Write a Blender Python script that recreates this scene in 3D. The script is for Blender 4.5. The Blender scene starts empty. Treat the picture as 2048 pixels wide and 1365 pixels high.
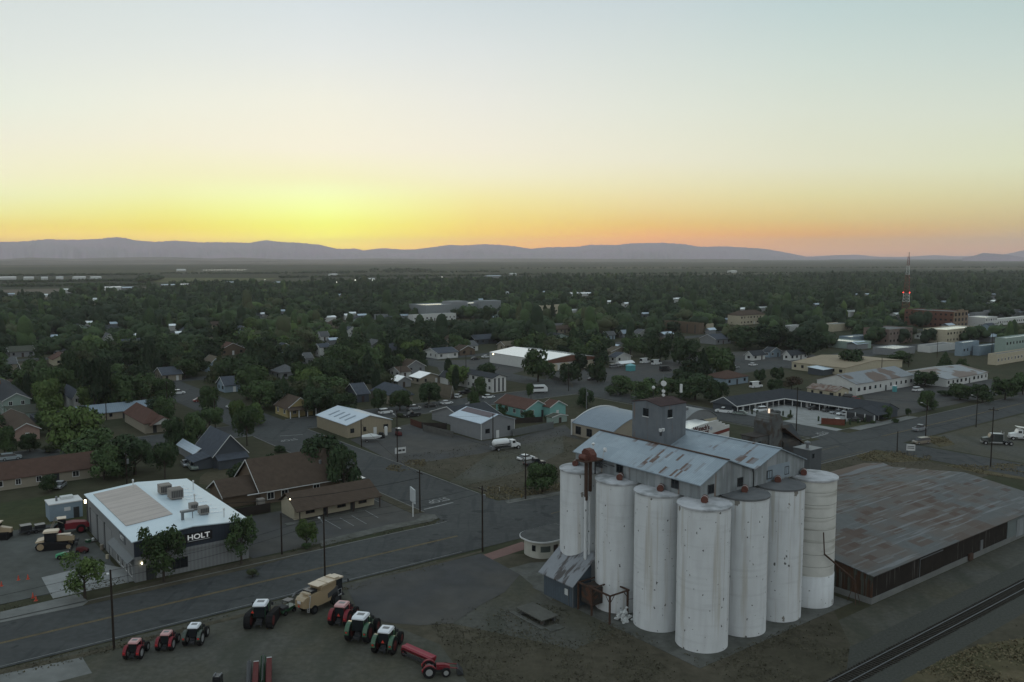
import bpy, bmesh, math, random
import numpy as np
from mathutils import Vector, Matrix, noise
sc = bpy.context.scene
R = math.radians
# ---------------------------------------------------------------- camera
F, H, HZ = 1730., 50., 513.          # focal length in px of a 2048 px wide frame, camera height, horizon row
PT = math.atan((682.5-HZ)/F)
cd = bpy.data.cameras.new('camera'); cam = bpy.data.objects.new('camera', cd); sc.collection.objects.link(cam)
cam.location = (0, 0, H); cam.rotation_euler = (math.pi/2-PT, 0, 0)
cd.sensor_width = 36; cd.lens = 36*F/2048; cd.clip_start = 1; cd.clip_end = 200000
sc.camera = cam
sc.view_settings.view_transform = 'Standard'; sc.view_settings.look = 'None'
sc.view_settings.exposure = 0; sc.view_settings.gamma = 1
sc.cycles.max_bounces = 5; sc.cycles.diffuse_bounces = 3; sc.cycles.glossy_bounces = 2; sc.cycles.volume_bounces = 1
sc.cycles.transparent_max_bounces = 6; sc.cycles.use_denoising = True
sc.cycles.caustics_reflective = False; sc.cycles.caustics_refractive = False

def G(px, py, z=0.):
    a = (px-1024)/F; b = -(py-682.5)/F
    dy = math.cos(PT)+b*math.sin(PT); dz = -math.sin(PT)+b*math.cos(PT); t = (z-H)/dz
    return (a*t, dy*t)
def dirpx(px, py):
    a = (px-1024)/F; b = -(py-682.5)/F
    v = Vector((a, math.cos(PT)+b*math.sin(PT), -math.sin(PT)+b*math.cos(PT))); return v.normalized()
AZ = R(52.6); SA, CA = math.sin(AZ), math.cos(AZ); ROT = math.pi/2-AZ
def UV(x, y): return (x*SA+y*CA, -x*CA+y*SA)
def XY(u, v): return (u*SA-v*CA, u*CA+v*SA)
def guv(px, py, z=0.): return UV(*G(px, py, z))
def u_at(px, v, z=0.):
    lo, hi = -100., 900.
    for _ in range(60):
        m_ = (lo+hi)/2; lo, hi = (m_, hi) if PR(*XY(m_, v), z)[0] < px else (lo, m_)
    return lo
def z_at(u, v, py):
    lo, hi = 0., 60.
    for _ in range(60):
        m_ = (lo+hi)/2; lo, hi = (m_, hi) if PR(*XY(u, v), m_)[1] > py else (lo, m_)
    return lo
def PR(x, y, z=0.):
    z -= H; c, s = math.cos(PT), math.sin(PT); f = y*c-z*s; w = y*s+z*c
    return (1024+F*x/f, 682.5-F*w/f)

# ---------------------------------------------------------------- sky (world)
HAZE = 6.2e-5; HTOP = 420.; BOXR = 20500.; INS = (.30, .31, .31)
SUN_AZ = math.atan2(dirpx(650, 500).x, dirpx(650, 500).y)
w = bpy.data.worlds.new('World'); sc.world = w; w.use_nodes = True
nt = w.node_tree; nt.nodes.clear(); N = nt.nodes.new; L = nt.links.new
out = N('ShaderNodeOutputWorld'); bg = N('ShaderNodeBackground'); L(bg.outputs[0], out.inputs[0])
def s2l(c):
    g_ = .3*c[0]+.59*c[1]+.11*c[2]; c = tuple(x*.90+g_*.10 for x in c)
    return tuple(((x/255.)/12.92 if x/255. <= .04045 else ((x/255.+.055)/1.055)**2.4) for x in c)
def wmath(op, a, b=None, c=None):
    n = N('ShaderNodeMath'); n.operation = op
    for i, x in enumerate((a, b, c)):
        if x is None: continue
        if isinstance(x, (int, float)): n.inputs[i].default_value = x
        else: L(x, n.inputs[i])
    return n.outputs[0]
tc = N('ShaderNodeTexCoord'); sp = N('ShaderNodeSeparateXYZ'); L(tc.outputs['Generated'], sp.inputs[0])
el = wmath('ARCSINE', sp.outputs[2]); az = wmath('ARCTAN2', sp.outputs[0], sp.outputs[1])
elc = wmath('MAXIMUM', el, 0.); tt = wmath('SQRT', wmath('DIVIDE', elc, math.pi/2))
# colour of the sky down each of several bearings: rows are (photo row, colour)
cols = [
 (0,    [(0,(213,222,220)),(100,(221,228,222)),(200,(229,235,220)),(280,(237,235,212)),(350,(239,236,198)),(390,(234,236,182)),(425,(233,228,152)),(450,(233,213,125)),(475,(232,200,112)),(513,(225,180,110))]),
 (330,  [(0,(214,224,223)),(100,(224,230,224)),(200,(236,237,221)),(280,(241,237,212)),(350,(241,238,190)),(390,(238,240,170)),(425,(236,232,135)),(455,(235,218,110)),(480,(234,205,98)),(513,(228,180,95))]),
 (650,  [(0,(214,224,227)),(100,(226,231,228)),(200,(239,238,222)),(300,(245,239,214)),(355,(243,240,190)),(385,(243,252,184)),(420,(243,255,155)),(450,(240,245,118)),(475,(238,230,92)),(495,(238,215,85)),(513,(235,195,90))]),
 (960,  [(0,(205,217,220)),(100,(220,226,224)),(200,(232,232,222)),(300,(240,235,214)),(350,(241,236,200)),(400,(240,229,158)),(440,(238,216,126)),(470,(236,200,108)),(495,(236,186,108)),(513,(225,170,110))]),
 (1300, [(0,(199,213,216)),(120,(213,222,216)),(220,(224,228,214)),(320,(232,229,204)),(370,(232,224,180)),(420,(230,208,145)),(450,(228,190,118)),(480,(225,168,105)),(500,(216,160,118)),(513,(205,155,125))]),
 (1620, [(0,(188,209,209)),(120,(204,218,210)),(220,(215,222,206)),(330,(222,222,194)),(390,(220,212,160)),(440,(214,190,130)),(470,(212,166,118)),(500,(200,165,140)),(513,(190,160,145))]),
 (2048, [(0,(184,205,203)),(100,(196,212,206)),(220,(210,219,203)),(330,(215,219,186)),(400,(208,200,154)),(450,(197,177,135)),(500,(188,160,142)),(513,(180,158,148))]),
]
ramps = []
def ramp(stops):
    r = N('ShaderNodeValToRGB'); L(tt, r.inputs[0]); e = r.color_ramp.elements
    while len(e) > 1: e.remove(e[-1])
    first = True
    for p, c in sorted(stops):
        if first: e[0].position = p; k = e[0]; first = False
        else: k = e.new(p)
        k.color = (*c, 1)
    return r.outputs[0]
def comp(c, e):                     # the sky stands behind the haze: take out what the haze takes out and adds
    path = min((HTOP-H)/max(math.sin(e), 1e-4), BOXR); T = math.exp(-HAZE*path)
    return tuple(max(.02, (x-i*(1-T))/T) for x, i in zip(c, INS))
ZEN = (.45, .56, .63)
for cx, rows in cols:
    st = []
    for y, c in rows:
        d = dirpx(cx, y); e = max(math.asin(d.z), .0005)
        st.append((math.sqrt(e/(math.pi/2)), comp(s2l(c), e)))
    top = s2l(rows[0][1]); t40 = tuple(a*.35+b*.65 for a, b in zip(top, ZEN))
    st += [(math.sqrt(38/90.), t40), (1., ZEN)]
    d = dirpx(cx, 513); ramps.append((math.atan2(d.x, d.y), ramp(st)))
side = [(0., (.50,.47,.43)), (math.sqrt(8/90.), (.60,.62,.60)), (math.sqrt(25/90.), (.60,.68,.70)), (1., ZEN)]
east = [(0., (.48,.50,.51)), (math.sqrt(6/90.), (.70,.71,.70)), (math.sqrt(16/90.), (.74,.80,.80)), (math.sqrt(40/90.), (.60,.69,.73)), (1., ZEN)]
rs, re_ = ramp(side), ramp(east)
ramps = [(-math.pi, re_), (R(-115), re_), (R(-65), rs)]+ramps+[(R(65), rs), (R(115), re_), (math.pi, re_)]
cur = ramps[0][1]
for (a0, _), (a1, c1) in zip(ramps[:-1], ramps[1:]):
    m = N('ShaderNodeMapRange'); m.interpolation_type = 'SMOOTHSTEP' if a1-a0 > .5 else 'LINEAR'
    m.inputs[1].default_value = a0; m.inputs[2].default_value = a1; L(az, m.inputs[0])
    x = N('ShaderNodeMix'); x.data_type = 'RGBA'; L(m.outputs[0], x.inputs[0]); L(cur, x.inputs[6]); L(c1, x.inputs[7]); cur = x.outputs[2]
# a trace of the physical sky on top of the measured colours
ns = N('ShaderNodeTexSky'); ns.sky_type = 'NISHITA'; ns.sun_disc = False; ns.sun_elevation = R(1.); ns.sun_rotation = SUN_AZ
mx = N('ShaderNodeMix'); mx.data_type = 'RGBA'; mx.blend_type = 'ADD'; mx.inputs[0].default_value = .001
L(cur, mx.inputs[6]); L(ns.outputs[0], mx.inputs[7]); L(mx.outputs[2], bg.inputs[0]); bg.inputs[1].default_value = 1.0
w.cycles.sampling_method = 'MANUAL'; w.cycles.sample_map_resolution = 512

# the sun has gone behind the mountains: only a faint warm light from its side is left
sd = bpy.data.lights.new('sun', 'SUN'); sd.energy = .12; sd.angle = R(12); sd.color = (1., .72, .42)
so = bpy.data.objects.new('sun', sd); sc.collection.objects.link(so)
dv = Vector((math.sin(SUN_AZ)*math.cos(R(3)), math.cos(SUN_AZ)*math.cos(R(3)), math.sin(R(3))))
so.rotation_euler = dv.to_track_quat('Z', 'Y').to_euler()

# ---------------------------------------------------------------- materials
MATS = {}
def mat(name, col, rough=.8, spec=.3, metal=0., var=.12, vscale=.6, var2=None, v2scale=.08, v2amt=.5, bump=0., bscale=8., emit=None, estr=0.,
        stripes=None, coat=0., rnd=0., alpha=None):
    """principled surface; var: noise brightness variation in world space; var2: second colour mixed by a broad noise;
    stripes=(axis, spacing, depth): ribs/boards/courses as tone bands only; rib shading is put into the colour"""
    m = bpy.data.materials.new(name); m.use_nodes = True; t = m.node_tree; b = t.nodes['Principled BSDF']
    n = t.nodes.new; l = t.links.new
    b.inputs['Roughness'].default_value = rough; b.inputs['Specular IOR Level'].default_value = spec; b.inputs['Metallic'].default_value = metal
    if coat: b.inputs['Coat Weight'].default_value = coat
    geo = n('ShaderNodeNewGeometry'); pos = geo.outputs['Position']
    oc = n('ShaderNodeTexCoord').outputs['Object']
    c = n('ShaderNodeRGB'); c.outputs[0].default_value = (*col, 1); cur = c.outputs[0]
    def mixc(f, a, b2, typ='MIX'):
        x = n('ShaderNodeMix'); x.data_type = 'RGBA'; x.blend_type = typ
        if isinstance(f, float): x.inputs[0].default_value = f
        else: l(f, x.inputs[0])
        l(a, x.inputs[6])
        if isinstance(b2, tuple): x.inputs[7].default_value = (*b2, 1)
        else: l(b2, x.inputs[7])
        return x.outputs[2]
    def nz(scale, det=4., src=None, rough_=.6):
        x = n('ShaderNodeTexNoise'); x.inputs['Scale'].default_value = scale; x.inputs['Detail'].default_value = det; x.inputs['Roughness'].default_value = rough_
        l(src or pos, x.inputs['Vector']); return x.outputs['Fac']
    def rmp(f, a, b2, lo=0., hi=1.):
        x = n('ShaderNodeMapRange'); x.inputs[1].default_value = a; x.inputs[2].default_value = b2; x.inputs[3].default_value = lo; x.inputs[4].default_value = hi
        l(f, x.inputs[0]); return x.outputs[0]
    if var2: cur = mixc(rmp(nz(v2scale, 5.), .5-.12*1, .5+.12, 0., v2amt), cur, var2)
    if rnd:
        oi = n('ShaderNodeObjectInfo'); v = rmp(oi.outputs['Random'], 0., 1., 1-rnd, 1+rnd)
        x = n('ShaderNodeVectorMath'); x.operation = 'SCALE'; l(cur, x.inputs[0]); l(v, x.inputs['Scale']); cur = x.outputs[0]
    if var:
        v = rmp(nz(vscale, 6.), .25, .75, 1-var, 1+var)
        x = n('ShaderNodeVectorMath'); x.operation = 'SCALE'; l(cur, x.inputs[0]); l(v, x.inputs['Scale']); cur = x.outputs[0]
    h = None
    if stripes:
        ax, sp_, dep = stripes
        wv = n('ShaderNodeTexWave'); wv.wave_type = 'BANDS'; wv.bands_direction = ax; wv.inputs['Scale'].default_value = 1/sp_*math.pi/10.*1.0; wv.wave_profile = 'SIN'
        l(oc, wv.inputs['Vector'])
        v = rmp(wv.outputs['Fac'], 0., 1., 1-dep, 1+dep*.4)  # rib shading put into the colour as bands; no bump is linked
        x = n('ShaderNodeVectorMath'); x.operation = 'SCALE'; l(cur, x.inputs[0]); l(v, x.inputs['Scale']); cur = x.outputs[0]
        h = wv.outputs['Fac']
    if bump:
        bn = n('ShaderNodeBump'); bn.inputs['Strength'].default_value = bump; bn.inputs['Distance'].default_value = .05
        l(nz(bscale, 3.), bn.inputs['Height']); l(bn.outputs[0], b.inputs['Normal'])
    l(cur, b.inputs['Base Color'])
    if emit:
        b.inputs['Emission Color'].default_value = (*emit, 1); b.inputs['Emission Strength'].default_value = estr
    MATS[name] = m
    return m
def hooks(m):
    t = m.node_tree; b = t.nodes['Principled BSDF']; src = b.inputs['Base Color'].links[0].from_socket
    return t, b, src
def stain(m, col, scale=(1, 1, 1), thr=.6, soft=.04, det=5., amt=1., space='Object', off=0., nscale=1.):
    """lay a second colour over the first where a (stretched) noise passes a threshold: rust, chips, dirt, wear"""
    t, b, src = hooks(m); n = t.nodes.new; l = t.links.new
    co = n('ShaderNodeTexCoord').outputs['Object'] if space == 'Object' else n('ShaderNodeNewGeometry').outputs['Position']
    mp = n('ShaderNodeMapping'); mp.inputs['Scale'].default_value = scale; mp.inputs['Location'].default_value = (off, off*1.3, off*.7); l(co, mp.inputs[0])
    z = n('ShaderNodeTexNoise'); z.inputs['Scale'].default_value = nscale; z.inputs['Detail'].default_value = det; l(mp.outputs[0], z.inputs['Vector'])
    r = n('ShaderNodeMapRange'); r.inputs[1].default_value = thr-soft; r.inputs[2].default_value = thr+soft; r.inputs[3].default_value = 0; r.inputs[4].default_value = amt
    l(z.outputs['Fac'], r.inputs[0])
    x = n('ShaderNodeMix'); x.data_type = 'RGBA'; l(r.outputs[0], x.inputs[0]); l(src, x.inputs[6]); x.inputs[7].default_value = (*col, 1)
    l(x.outputs[2], b.inputs['Base Color']); return m

def nodes_of(m):
    t, b, src = hooks(m); return t, b, src, t.nodes.new, t.links.new
def panels(m, col_, cell, thr, amt=1., mod=0., seed=0., modscale=.12, modthr=.5):
    '''sheet by sheet colour: whole rectangular sheets (cell = size along object x, y) take a second colour'''
    t, b, src, n, l = nodes_of(m); co = n('ShaderNodeTexCoord').outputs['Object']
    jit = n('ShaderNodeTexNoise'); jit.inputs['Scale'].default_value = 2.5; l(co, jit.inputs['Vector'])
    js = n('ShaderNodeVectorMath'); js.operation = 'SCALE'; l(jit.outputs['Color'], js.inputs[0]); js.inputs['Scale'].default_value = .22
    ad = n('ShaderNodeVectorMath'); ad.operation = 'ADD'; l(co, ad.inputs[0]); l(js.outputs[0], ad.inputs[1])
    mp = n('ShaderNodeMapping'); mp.inputs['Scale'].default_value = (1/cell[0], 1/cell[1], 0); mp.inputs['Location'].default_value = (seed, seed*.37, 0); l(ad.outputs[0], mp.inputs[0])
    fl = n('ShaderNodeVectorMath'); fl.operation = 'FLOOR'; l(mp.outputs[0], fl.inputs[0]); wn = n('ShaderNodeTexWhiteNoise'); l(fl.outputs[0], wn.inputs['Vector'])
    r = n('ShaderNodeMapRange'); r.inputs[1].default_value = thr-.02; r.inputs[2].default_value = thr+.12; r.inputs[4].default_value = amt; l(wn.outputs['Value'], r.inputs[0]); f = r.outputs[0]
    if mod:
        z = n('ShaderNodeTexNoise'); z.inputs['Scale'].default_value = modscale; z.inputs['Detail'].default_value = 5; l(co, z.inputs['Vector']); q = n('ShaderNodeMapRange'); q.inputs[1].default_value = modthr-.04; q.inputs[2].default_value = modthr+.04; q.inputs[3].default_value = 1-mod; l(z.outputs['Fac'], q.inputs[0])
        mu = n('ShaderNodeMath'); mu.operation = 'MULTIPLY'; l(f, mu.inputs[0]); l(q.outputs[0], mu.inputs[1]); f = mu.outputs[0]
    x = n('ShaderNodeMix'); x.data_type = 'RGBA'; l(f, x.inputs[0]); l(src, x.inputs[6]); x.inputs[7].default_value = (*col_, 1); l(x.outputs[2], b.inputs['Base Color']); return m
def chips(m, col_, scale=.9, rad=.10, keep=.55, seed=0., stretch=(1, 1, .7)):
    '''scattered small ragged chips and holes'''
    t, b, src, n, l = nodes_of(m); co = n('ShaderNodeTexCoord').outputs['Object']
    jit = n('ShaderNodeTexNoise'); jit.inputs['Scale'].default_value = 4.; jit.inputs['Detail'].default_value = 4; l(co, jit.inputs['Vector'])
    js = n('ShaderNodeVectorMath'); js.operation = 'SCALE'; l(jit.outputs['Color'], js.inputs[0]); js.inputs['Scale'].default_value = .45
    ad = n('ShaderNodeVectorMath'); ad.operation = 'ADD'; l(co, ad.inputs[0]); l(js.outputs[0], ad.inputs[1])
    mp = n('ShaderNodeMapping'); mp.inputs['Scale'].default_value = stretch; mp.inputs['Location'].default_value = (seed, seed, seed); l(ad.outputs[0], mp.inputs[0])
    v = n('ShaderNodeTexVoronoi'); v.inputs['Scale'].default_value = scale; l(mp.outputs[0], v.inputs['Vector']); sc_ = n('ShaderNodeSeparateColor'); l(v.outputs['Color'], sc_.inputs[0])
    rd = n('ShaderNodeMapRange'); rd.inputs[1].default_value = keep; rd.inputs[2].default_value = 1.; rd.inputs[3].default_value = 0.; rd.inputs[4].default_value = rad*2; l(sc_.outputs[0], rd.inputs[0])
    lt = n('ShaderNodeMath'); lt.operation = 'LESS_THAN'; l(v.outputs['Distance'], lt.inputs[0]); l(rd.outputs[0], lt.inputs[1])
    x = n('ShaderNodeMix'); x.data_type = 'RGBA'; l(lt.outputs[0], x.inputs[0]); l(src, x.inputs[6]); x.inputs[7].default_value = (*col_, 1); l(x.outputs[2], b.inputs['Base Color']); return m
# ground covers
asph = mat('asphalt', (.060,.064,.064), .9, .12, var=.22, vscale=.9, var2=(.048,.051,.052), v2scale=.05, v2amt=.8, bump=.3)
stain(asph, (.078,.082,.082), (.02,.35,1), .62, .1, amt=.5, space='P')
stain(asph, (.036,.040,.043), (.6,.045,1), .60, .03, amt=.55, space='P', off=7); stain(asph, (.030,.033,.035), (.25,.25,1), .665, .012, amt=.7, space='P', off=3, det=2)
asph2 = mat('old_asphalt', (.060,.062,.064), .92, .1, var=.2, vscale=.3, var2=(.085,.08,.07), v2scale=.06, v2amt=.6, bump=.3)
gravel = mat('gravel', (.082,.083,.074), .95, .08, var=.25, vscale=1.2, var2=(.070,.066,.045), v2scale=.05, v2amt=.75, bump=.4)
stain(gravel, (.045,.050,.038), (.25,.06,1), .58, .08, amt=.5, space='P')
dirt = mat('dirt', (.085,.070,.047), .95, .08, var=.25, vscale=.8, var2=(.05,.052,.034), v2scale=.06, v2amt=.8, bump=.4)
yardc = mat('yard_concrete', (.092,.098,.094), .9, .12, var=.2, vscale=.5, var2=(.065,.068,.062), v2scale=.07, v2amt=.8)
glint = mat('bright_flashing', (.9,.9,.9), .12, .5, metal=.9, var=0.)
concrete = mat('concrete', (.165,.17,.165), .85, .15, var=.14, vscale=.7, var2=(.13,.135,.13), v2scale=.2, v2amt=.8)
concrete2 = mat('pale_concrete', (.26,.27,.27), .85, .15, var=.12, vscale=.5, var2=(.20,.205,.20), v2scale=.3, v2amt=.7)
darkslab = mat('old_concrete', (.11,.112,.105), .9, .12, var=.25, vscale=.8, var2=(.07,.072,.062), v2scale=.25, v2amt=.8)
pinkwalk = mat('pink_paving', (.17,.105,.095), .9, .1, var=.1)
kerbm = mat('kerb_concrete', (.15,.15,.145), .9, .12, var=.2, vscale=1.)
paint_w = mat('white_road_paint', (.22,.225,.225), .8, .15, var=.35, vscale=1.5)
paint_y = mat('worn_yellow_paint', (.16,.12,.055), .85, .1, var=.35, vscale=.8)
lawn = mat('lawn', (.036,.047,.025), .95, .05, var=.25, vscale=.7, var2=(.06,.058,.03), v2scale=.05, v2amt=.7, bump=.4)
drygrass = mat('dry_grass', (.105,.088,.056), .95, .05, var=.3, vscale=.6, var2=(.055,.055,.028), v2scale=.12, v2amt=.8, bump=.5)
weeds = mat('weedy_ground', (.080,.072,.054), .95, .05, var=.3, vscale=.6, var2=(.050,.048,.034), v2scale=.07, v2amt=.7, bump=.4)
ballast = mat('ballast', (.060,.062,.055), .95, .08, var=.3, vscale=3., bump=.5)
# building skins
silo_w = mat('white_painted_concrete', (.585,.61,.625), .8, .2, var=.05, vscale=.4)
stain(silo_w, (.42,.42,.43), (1.2,1.2,.18), .56, .12, amt=.35, off=3)
stain(silo_w, (.36,.37,.38), (.15,.15,1.6), .62, .06, amt=.2, off=9)
stain(silo_w, (.33,.29,.24), (2.2,2.2,.06), .66, .05, amt=.4, off=41)
chips(silo_w, (.12,.12,.12), 1.1, .085, .5, 3.); chips(silo_w, (.22,.21,.19), .55, .13, .6, 11., (1,1,.5)); chips(silo_w, (.08,.08,.08), 2.3, .10, .78, 21.)
stain(silo_w, (.40,.38,.33), (.9,.9,.05), .63, .05, amt=.6, off=23)
silo_c = mat('bare_weathered_concrete', (.53,.53,.50), .85, .15, var=.12, vscale=.5)
stain(silo_c, (.26,.25,.21), (.1,.1,1.1), .6, .04, amt=.5, off=5); stain(silo_c, (.5,.5,.47), (.5,.5,.2), .6, .1, amt=.5, off=8)
silo_top = mat('silo_top_concrete', (.40,.41,.43), .85, .15, var=.15, vscale=.8); stain(silo_top, (.18,.19,.19), (.5,.5,.5), .55, .08, amt=.7)
galv = mat('galvanised_roof_sheet', (.27,.325,.37), .5, .45, metal=.2, var=.12, vscale=.8, stripes=('Y', .35, .10))
stain(galv, (.20,.25,.30), (.25,.05,.25), .56, .05, amt=.45, off=2)
panels(galv, (.21,.26,.30), (2.6, 3.1), .55, .5, seed=4.); panels(galv, (.095,.050,.034), (1.5, .40), .74, .95, 1., 2., .14, .56); panels(galv, (.12,.09,.07), (1.9, .5), .95, .7, seed=7.)
galvw = mat('weathered_sheet_wall', (.24,.265,.275), .6, .35, metal=.1, var=.12, vscale=.8, stripes=('X', .8, .10))
stain(galvw, (.13,.14,.15), (1.2,1.2,.08), .53, .06, amt=.6, off=1); stain(galvw, (.16,.10,.065), (.9,.9,.07), .64, .03, amt=.8, off=4); stain(galvw, (.33,.35,.37), (.7,.7,.1), .62, .03, amt=.6, off=8)
galvd = mat('dark_tower_sheet', (.13,.145,.16), .7, .3, var=.12, vscale=.6)
stain(galvd, (.16,.11,.08), (1.2,1.2,.15), .64, .03, amt=.6, off=4); stain(galvd, (.09,.10,.11), (.9,.9,.1), .55, .05, amt=.6)
rust = mat('rust', (.065,.040,.030), .9, .15, var=.3, vscale=3.)
redrust = mat('red_oxide_drum', (.105,.042,.032), .7, .25, var=.3, vscale=3.)
rustroof = mat('rusty_corrugated_roof', (.098,.103,.104), .8, .25, metal=.05, var=.12, vscale=.8, stripes=('X', .5, .10))
stain(rustroof, (.105,.085,.072), (.10,.10,.10), .50, .06, det=6., amt=.7, off=3); panels(rustroof, (.085,.062,.050), (4.2, 2.4), .58, .8, 1., 1., .09, .47); panels(rustroof, (.072,.047,.037), (2.1, 1.3), .80, .8, seed=5.); panels(rustroof, (.14,.147,.15), (4.5, .35), .84, .7, seed=9.)
stain(rustroof, (.19,.205,.215), (.05,1.1,1.1), .62, .03, off=14, det=4, amt=.6)
brownwood = mat('dark_weathered_boards', (.026,.022,.019), .9, .12, var=.2, stripes=('X', .3, .35)); stain(brownwood, (.09,.085,.08), (2.,2.,.12), .64, .03, off=4)
greyboards = mat('mixed_board_wall', (.07,.075,.062), .9, .1, var=.2, stripes=('Y', .35, .3)); stain(greyboards, (.07,.04,.027), (.2,1.3,.2), .5, .03, off=2, det=1)
bluegrey = mat('blue_grey_sheet', (.075,.095,.115), .7, .25, var=.12, stripes=('Y', .4, .12))
oldwood = mat('old_grey_boards', (.105,.11,.11), .9, .1, var=.25, stripes=('X', .3, .2)); stain(oldwood, (.06,.045,.035), (.6,.6,.6), .55, .06, amt=.8)
def wallm(name, c, st=('Z', .25, .10), **k): return mat(name, c, .8, .2, var=.07, vscale=.8, stripes=st, **k)
def roofm(name, c, **k): return mat(name, c, .92, .1, var=.18, vscale=.9, stripes=('Z', .2, .10), **k)
white_wall = wallm('white_siding', (.50,.51,.50)); cream = wallm('cream_stucco', (.40,.36,.27), None); pale_green = wallm('pale_green_siding', (.25,.32,.29))
grey_wall = wallm('grey_siding', (.19,.20,.21)); dgrey_wall = wallm('slate_siding', (.062,.072,.085)); tan_wall = wallm('tan_metal_siding', (.27,.235,.17), ('X', .5, .1))
pink_wall = wallm('pink_stucco', (.30,.21,.18), None); turq = wallm('turquoise_siding', (.17,.36,.34)); yellow_wall = wallm('yellow_siding', (.33,.27,.13))
brick = mat('red_brick', (.12,.058,.042), .9, .12, var=.2, vscale=1.5, var2=(.15,.08,.06), v2scale=.3, v2amt=.6); brick2 = mat('tan_brick', (.21,.16,.115), .9, .12, var=.15)
brick3 = mat('faded_brick', (.15,.105,.088), .9, .12, var=.2, var2=(.20,.19,.18), v2scale=.12, v2amt=.6)
blue_wall = wallm('light_blue_siding', (.20,.26,.31)); brown_wall = wallm('brown_siding', (.12,.09,.065)); beige_wall = wallm('beige_siding', (.25,.225,.18))
r_brown = roofm('brown_shingles', (.072,.054,.042)); r_dark = roofm('charcoal_shingles', (.042,.047,.054)); r_grey = roofm('grey_shingles', (.10,.105,.11))
r_red = roofm('red_brown_shingles', (.095,.055,.045)); r_slate = roofm('blue_slate_shingles', (.065,.075,.092)); r_brick = roofm('brick_red_shingles', (.080,.050,.040)); r_tan = roofm('tan_shingles', (.12,.105,.08))
r_green = roofm('mossy_shingles', (.068,.074,.06))
r_white = mat('white_membrane_roof', (.78,.80,.80), .2, .8, metal=.5, var=.06, vscale=.6)
r_silver = mat('silver_metal_roof', (.42,.50,.58), .38, .5, metal=.2, var=.06, stripes=('X', .5, .08))
r_bluem = mat('blue_grey_metal_roof', (.20,.255,.31), .5, .4, metal=.1, var=.08, stripes=('X', .6, .08))
r_holt = mat('white_standing_seam_roof', (.50,.60,.66), .42, .45, var=.05, vscale=.5); r_gravel = mat('gravel_flat_roof', (.16,.165,.165), .9, .1, var=.15)
tanroof = mat('tan_coated_roof', (.27,.225,.16), .85, .2, var=.12); skypanel = mat('beige_skylight_sheet', (.42,.38,.35), .6, .3, var=.06)
trim = mat('white_trim', (.55,.56,.56), .6, .3, var=.04); dtrim = mat('dark_trim', (.03,.032,.035), .7, .3, var=.05)
glass = mat('window_glass', (.012,.015,.018), .12, .5, var=0.); litwin = mat('lit_window', (.3,.2,.1), .5, .3, var=0., emit=(1.,.62,.22), estr=1.6)
doorm = mat('brown_door', (.045,.032,.028), .7, .3, var=.05); rolldoor = mat('roller_door', (.21,.22,.225), .6, .3, var=.04, stripes=('Z', .35, .15))
holt_wall = mat('light_grey_panel', (.20,.21,.215), .7, .25, var=.05, stripes=('X', .6, .12)); navy = mat('navy_fascia', (.028,.036,.05), .6, .3, var=.06, stripes=('X', .5, .1))
ac_m = mat('evaporative_cooler_beige', (.25,.23,.21), .7, .3, var=.06, stripes=('Z', .12, .3)); pole_m = mat('creosoted_pole', (.030,.024,.020), .95, .05, var=.2, vscale=2.)
steel = mat('grey_steel', (.16,.17,.18), .5, .5, metal=.4, var=.1); wire_m = mat('black_cable', (.01,.01,.011), .8, .2, var=0.)
tyre = mat('tyre_rubber', (.012,.012,.013), .9, .15, var=.1); chrome = mat('bright_rim', (.45,.46,.47), .35, .5, metal=.5, var=0.)
lamp_m = mat('lamp_lens', (.8,.8,.7), .3, .5, var=0., emit=(1.,.86,.55), estr=9.); redlamp = mat('red_beacon', (.5,.02,.02), .3, .5, var=0., emit=(1.,.06,.05), estr=5.)
whitelamp = mat('white_floodlight', (.8,.8,.8), .3, .5, var=0., emit=(1.,.97,.9), estr=7.); taillens = mat('red_lens', (.45,.02,.02), .3, .5, var=0.)
fence_w = mat('grey_board_fence', (.10,.10,.095), .9, .1, var=.2, stripes=('X', .2, .25)); fence_d = mat('dark_board_fence', (.036,.03,.027), .9, .1, var=.2, stripes=('X', .2, .25)); fence_r = mat('red_board_fence', (.085,.038,.028), .9, .1, var=.2, stripes=('X', .2, .25))
cone_m = mat('orange_plastic', (.45,.07,.04), .6, .3, var=.05); tarp = mat('white_plastic_bags', (.5,.52,.52), .6, .3, var=.12, vscale=3.)
smv = mat('orange_triangle', (.55,.05,.03), .5, .3, var=0.)
# paints
def paint(name, c, met=0., rough=.35): return mat(name, c, rough, .5, metal=met, var=.04, coat=.3)
P_white = paint('white_paint', (.62,.64,.65)); P_silver = paint('silver_paint', (.30,.32,.34), .4); P_black = paint('black_paint', (.012,.013,.015)); P_grey = paint('grey_paint', (.07,.075,.08), .3)
P_red = paint('red_paint', (.22,.015,.015)); P_blue = paint('blue_paint', (.03,.05,.10)); P_tan = paint('tan_paint', (.22,.19,.15), .3); P_dgreen = paint('tractor_green', (.022,.075,.035))
P_tred = mat('tractor_red', (.16,.012,.020), .5, .3, var=.06); P_cream = paint('cream_yellow_paint', (.29,.22,.135)); P_creamtop = paint('pale_cream_paint', (.44,.36,.26)); P_bgreen = paint('bright_green_paint', (.03,.26,.12))
P_dred = mat('dark_red_paint', (.085,.018,.018), .75, .2, var=.15, vscale=2.); P_roofw = paint('white_cab_roof', (.60,.63,.67)); P_pinkroof = paint('faded_pink_cab_roof', (.42,.22,.22)); P_teal = paint('teal_paint', (.08,.30,.32))
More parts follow.
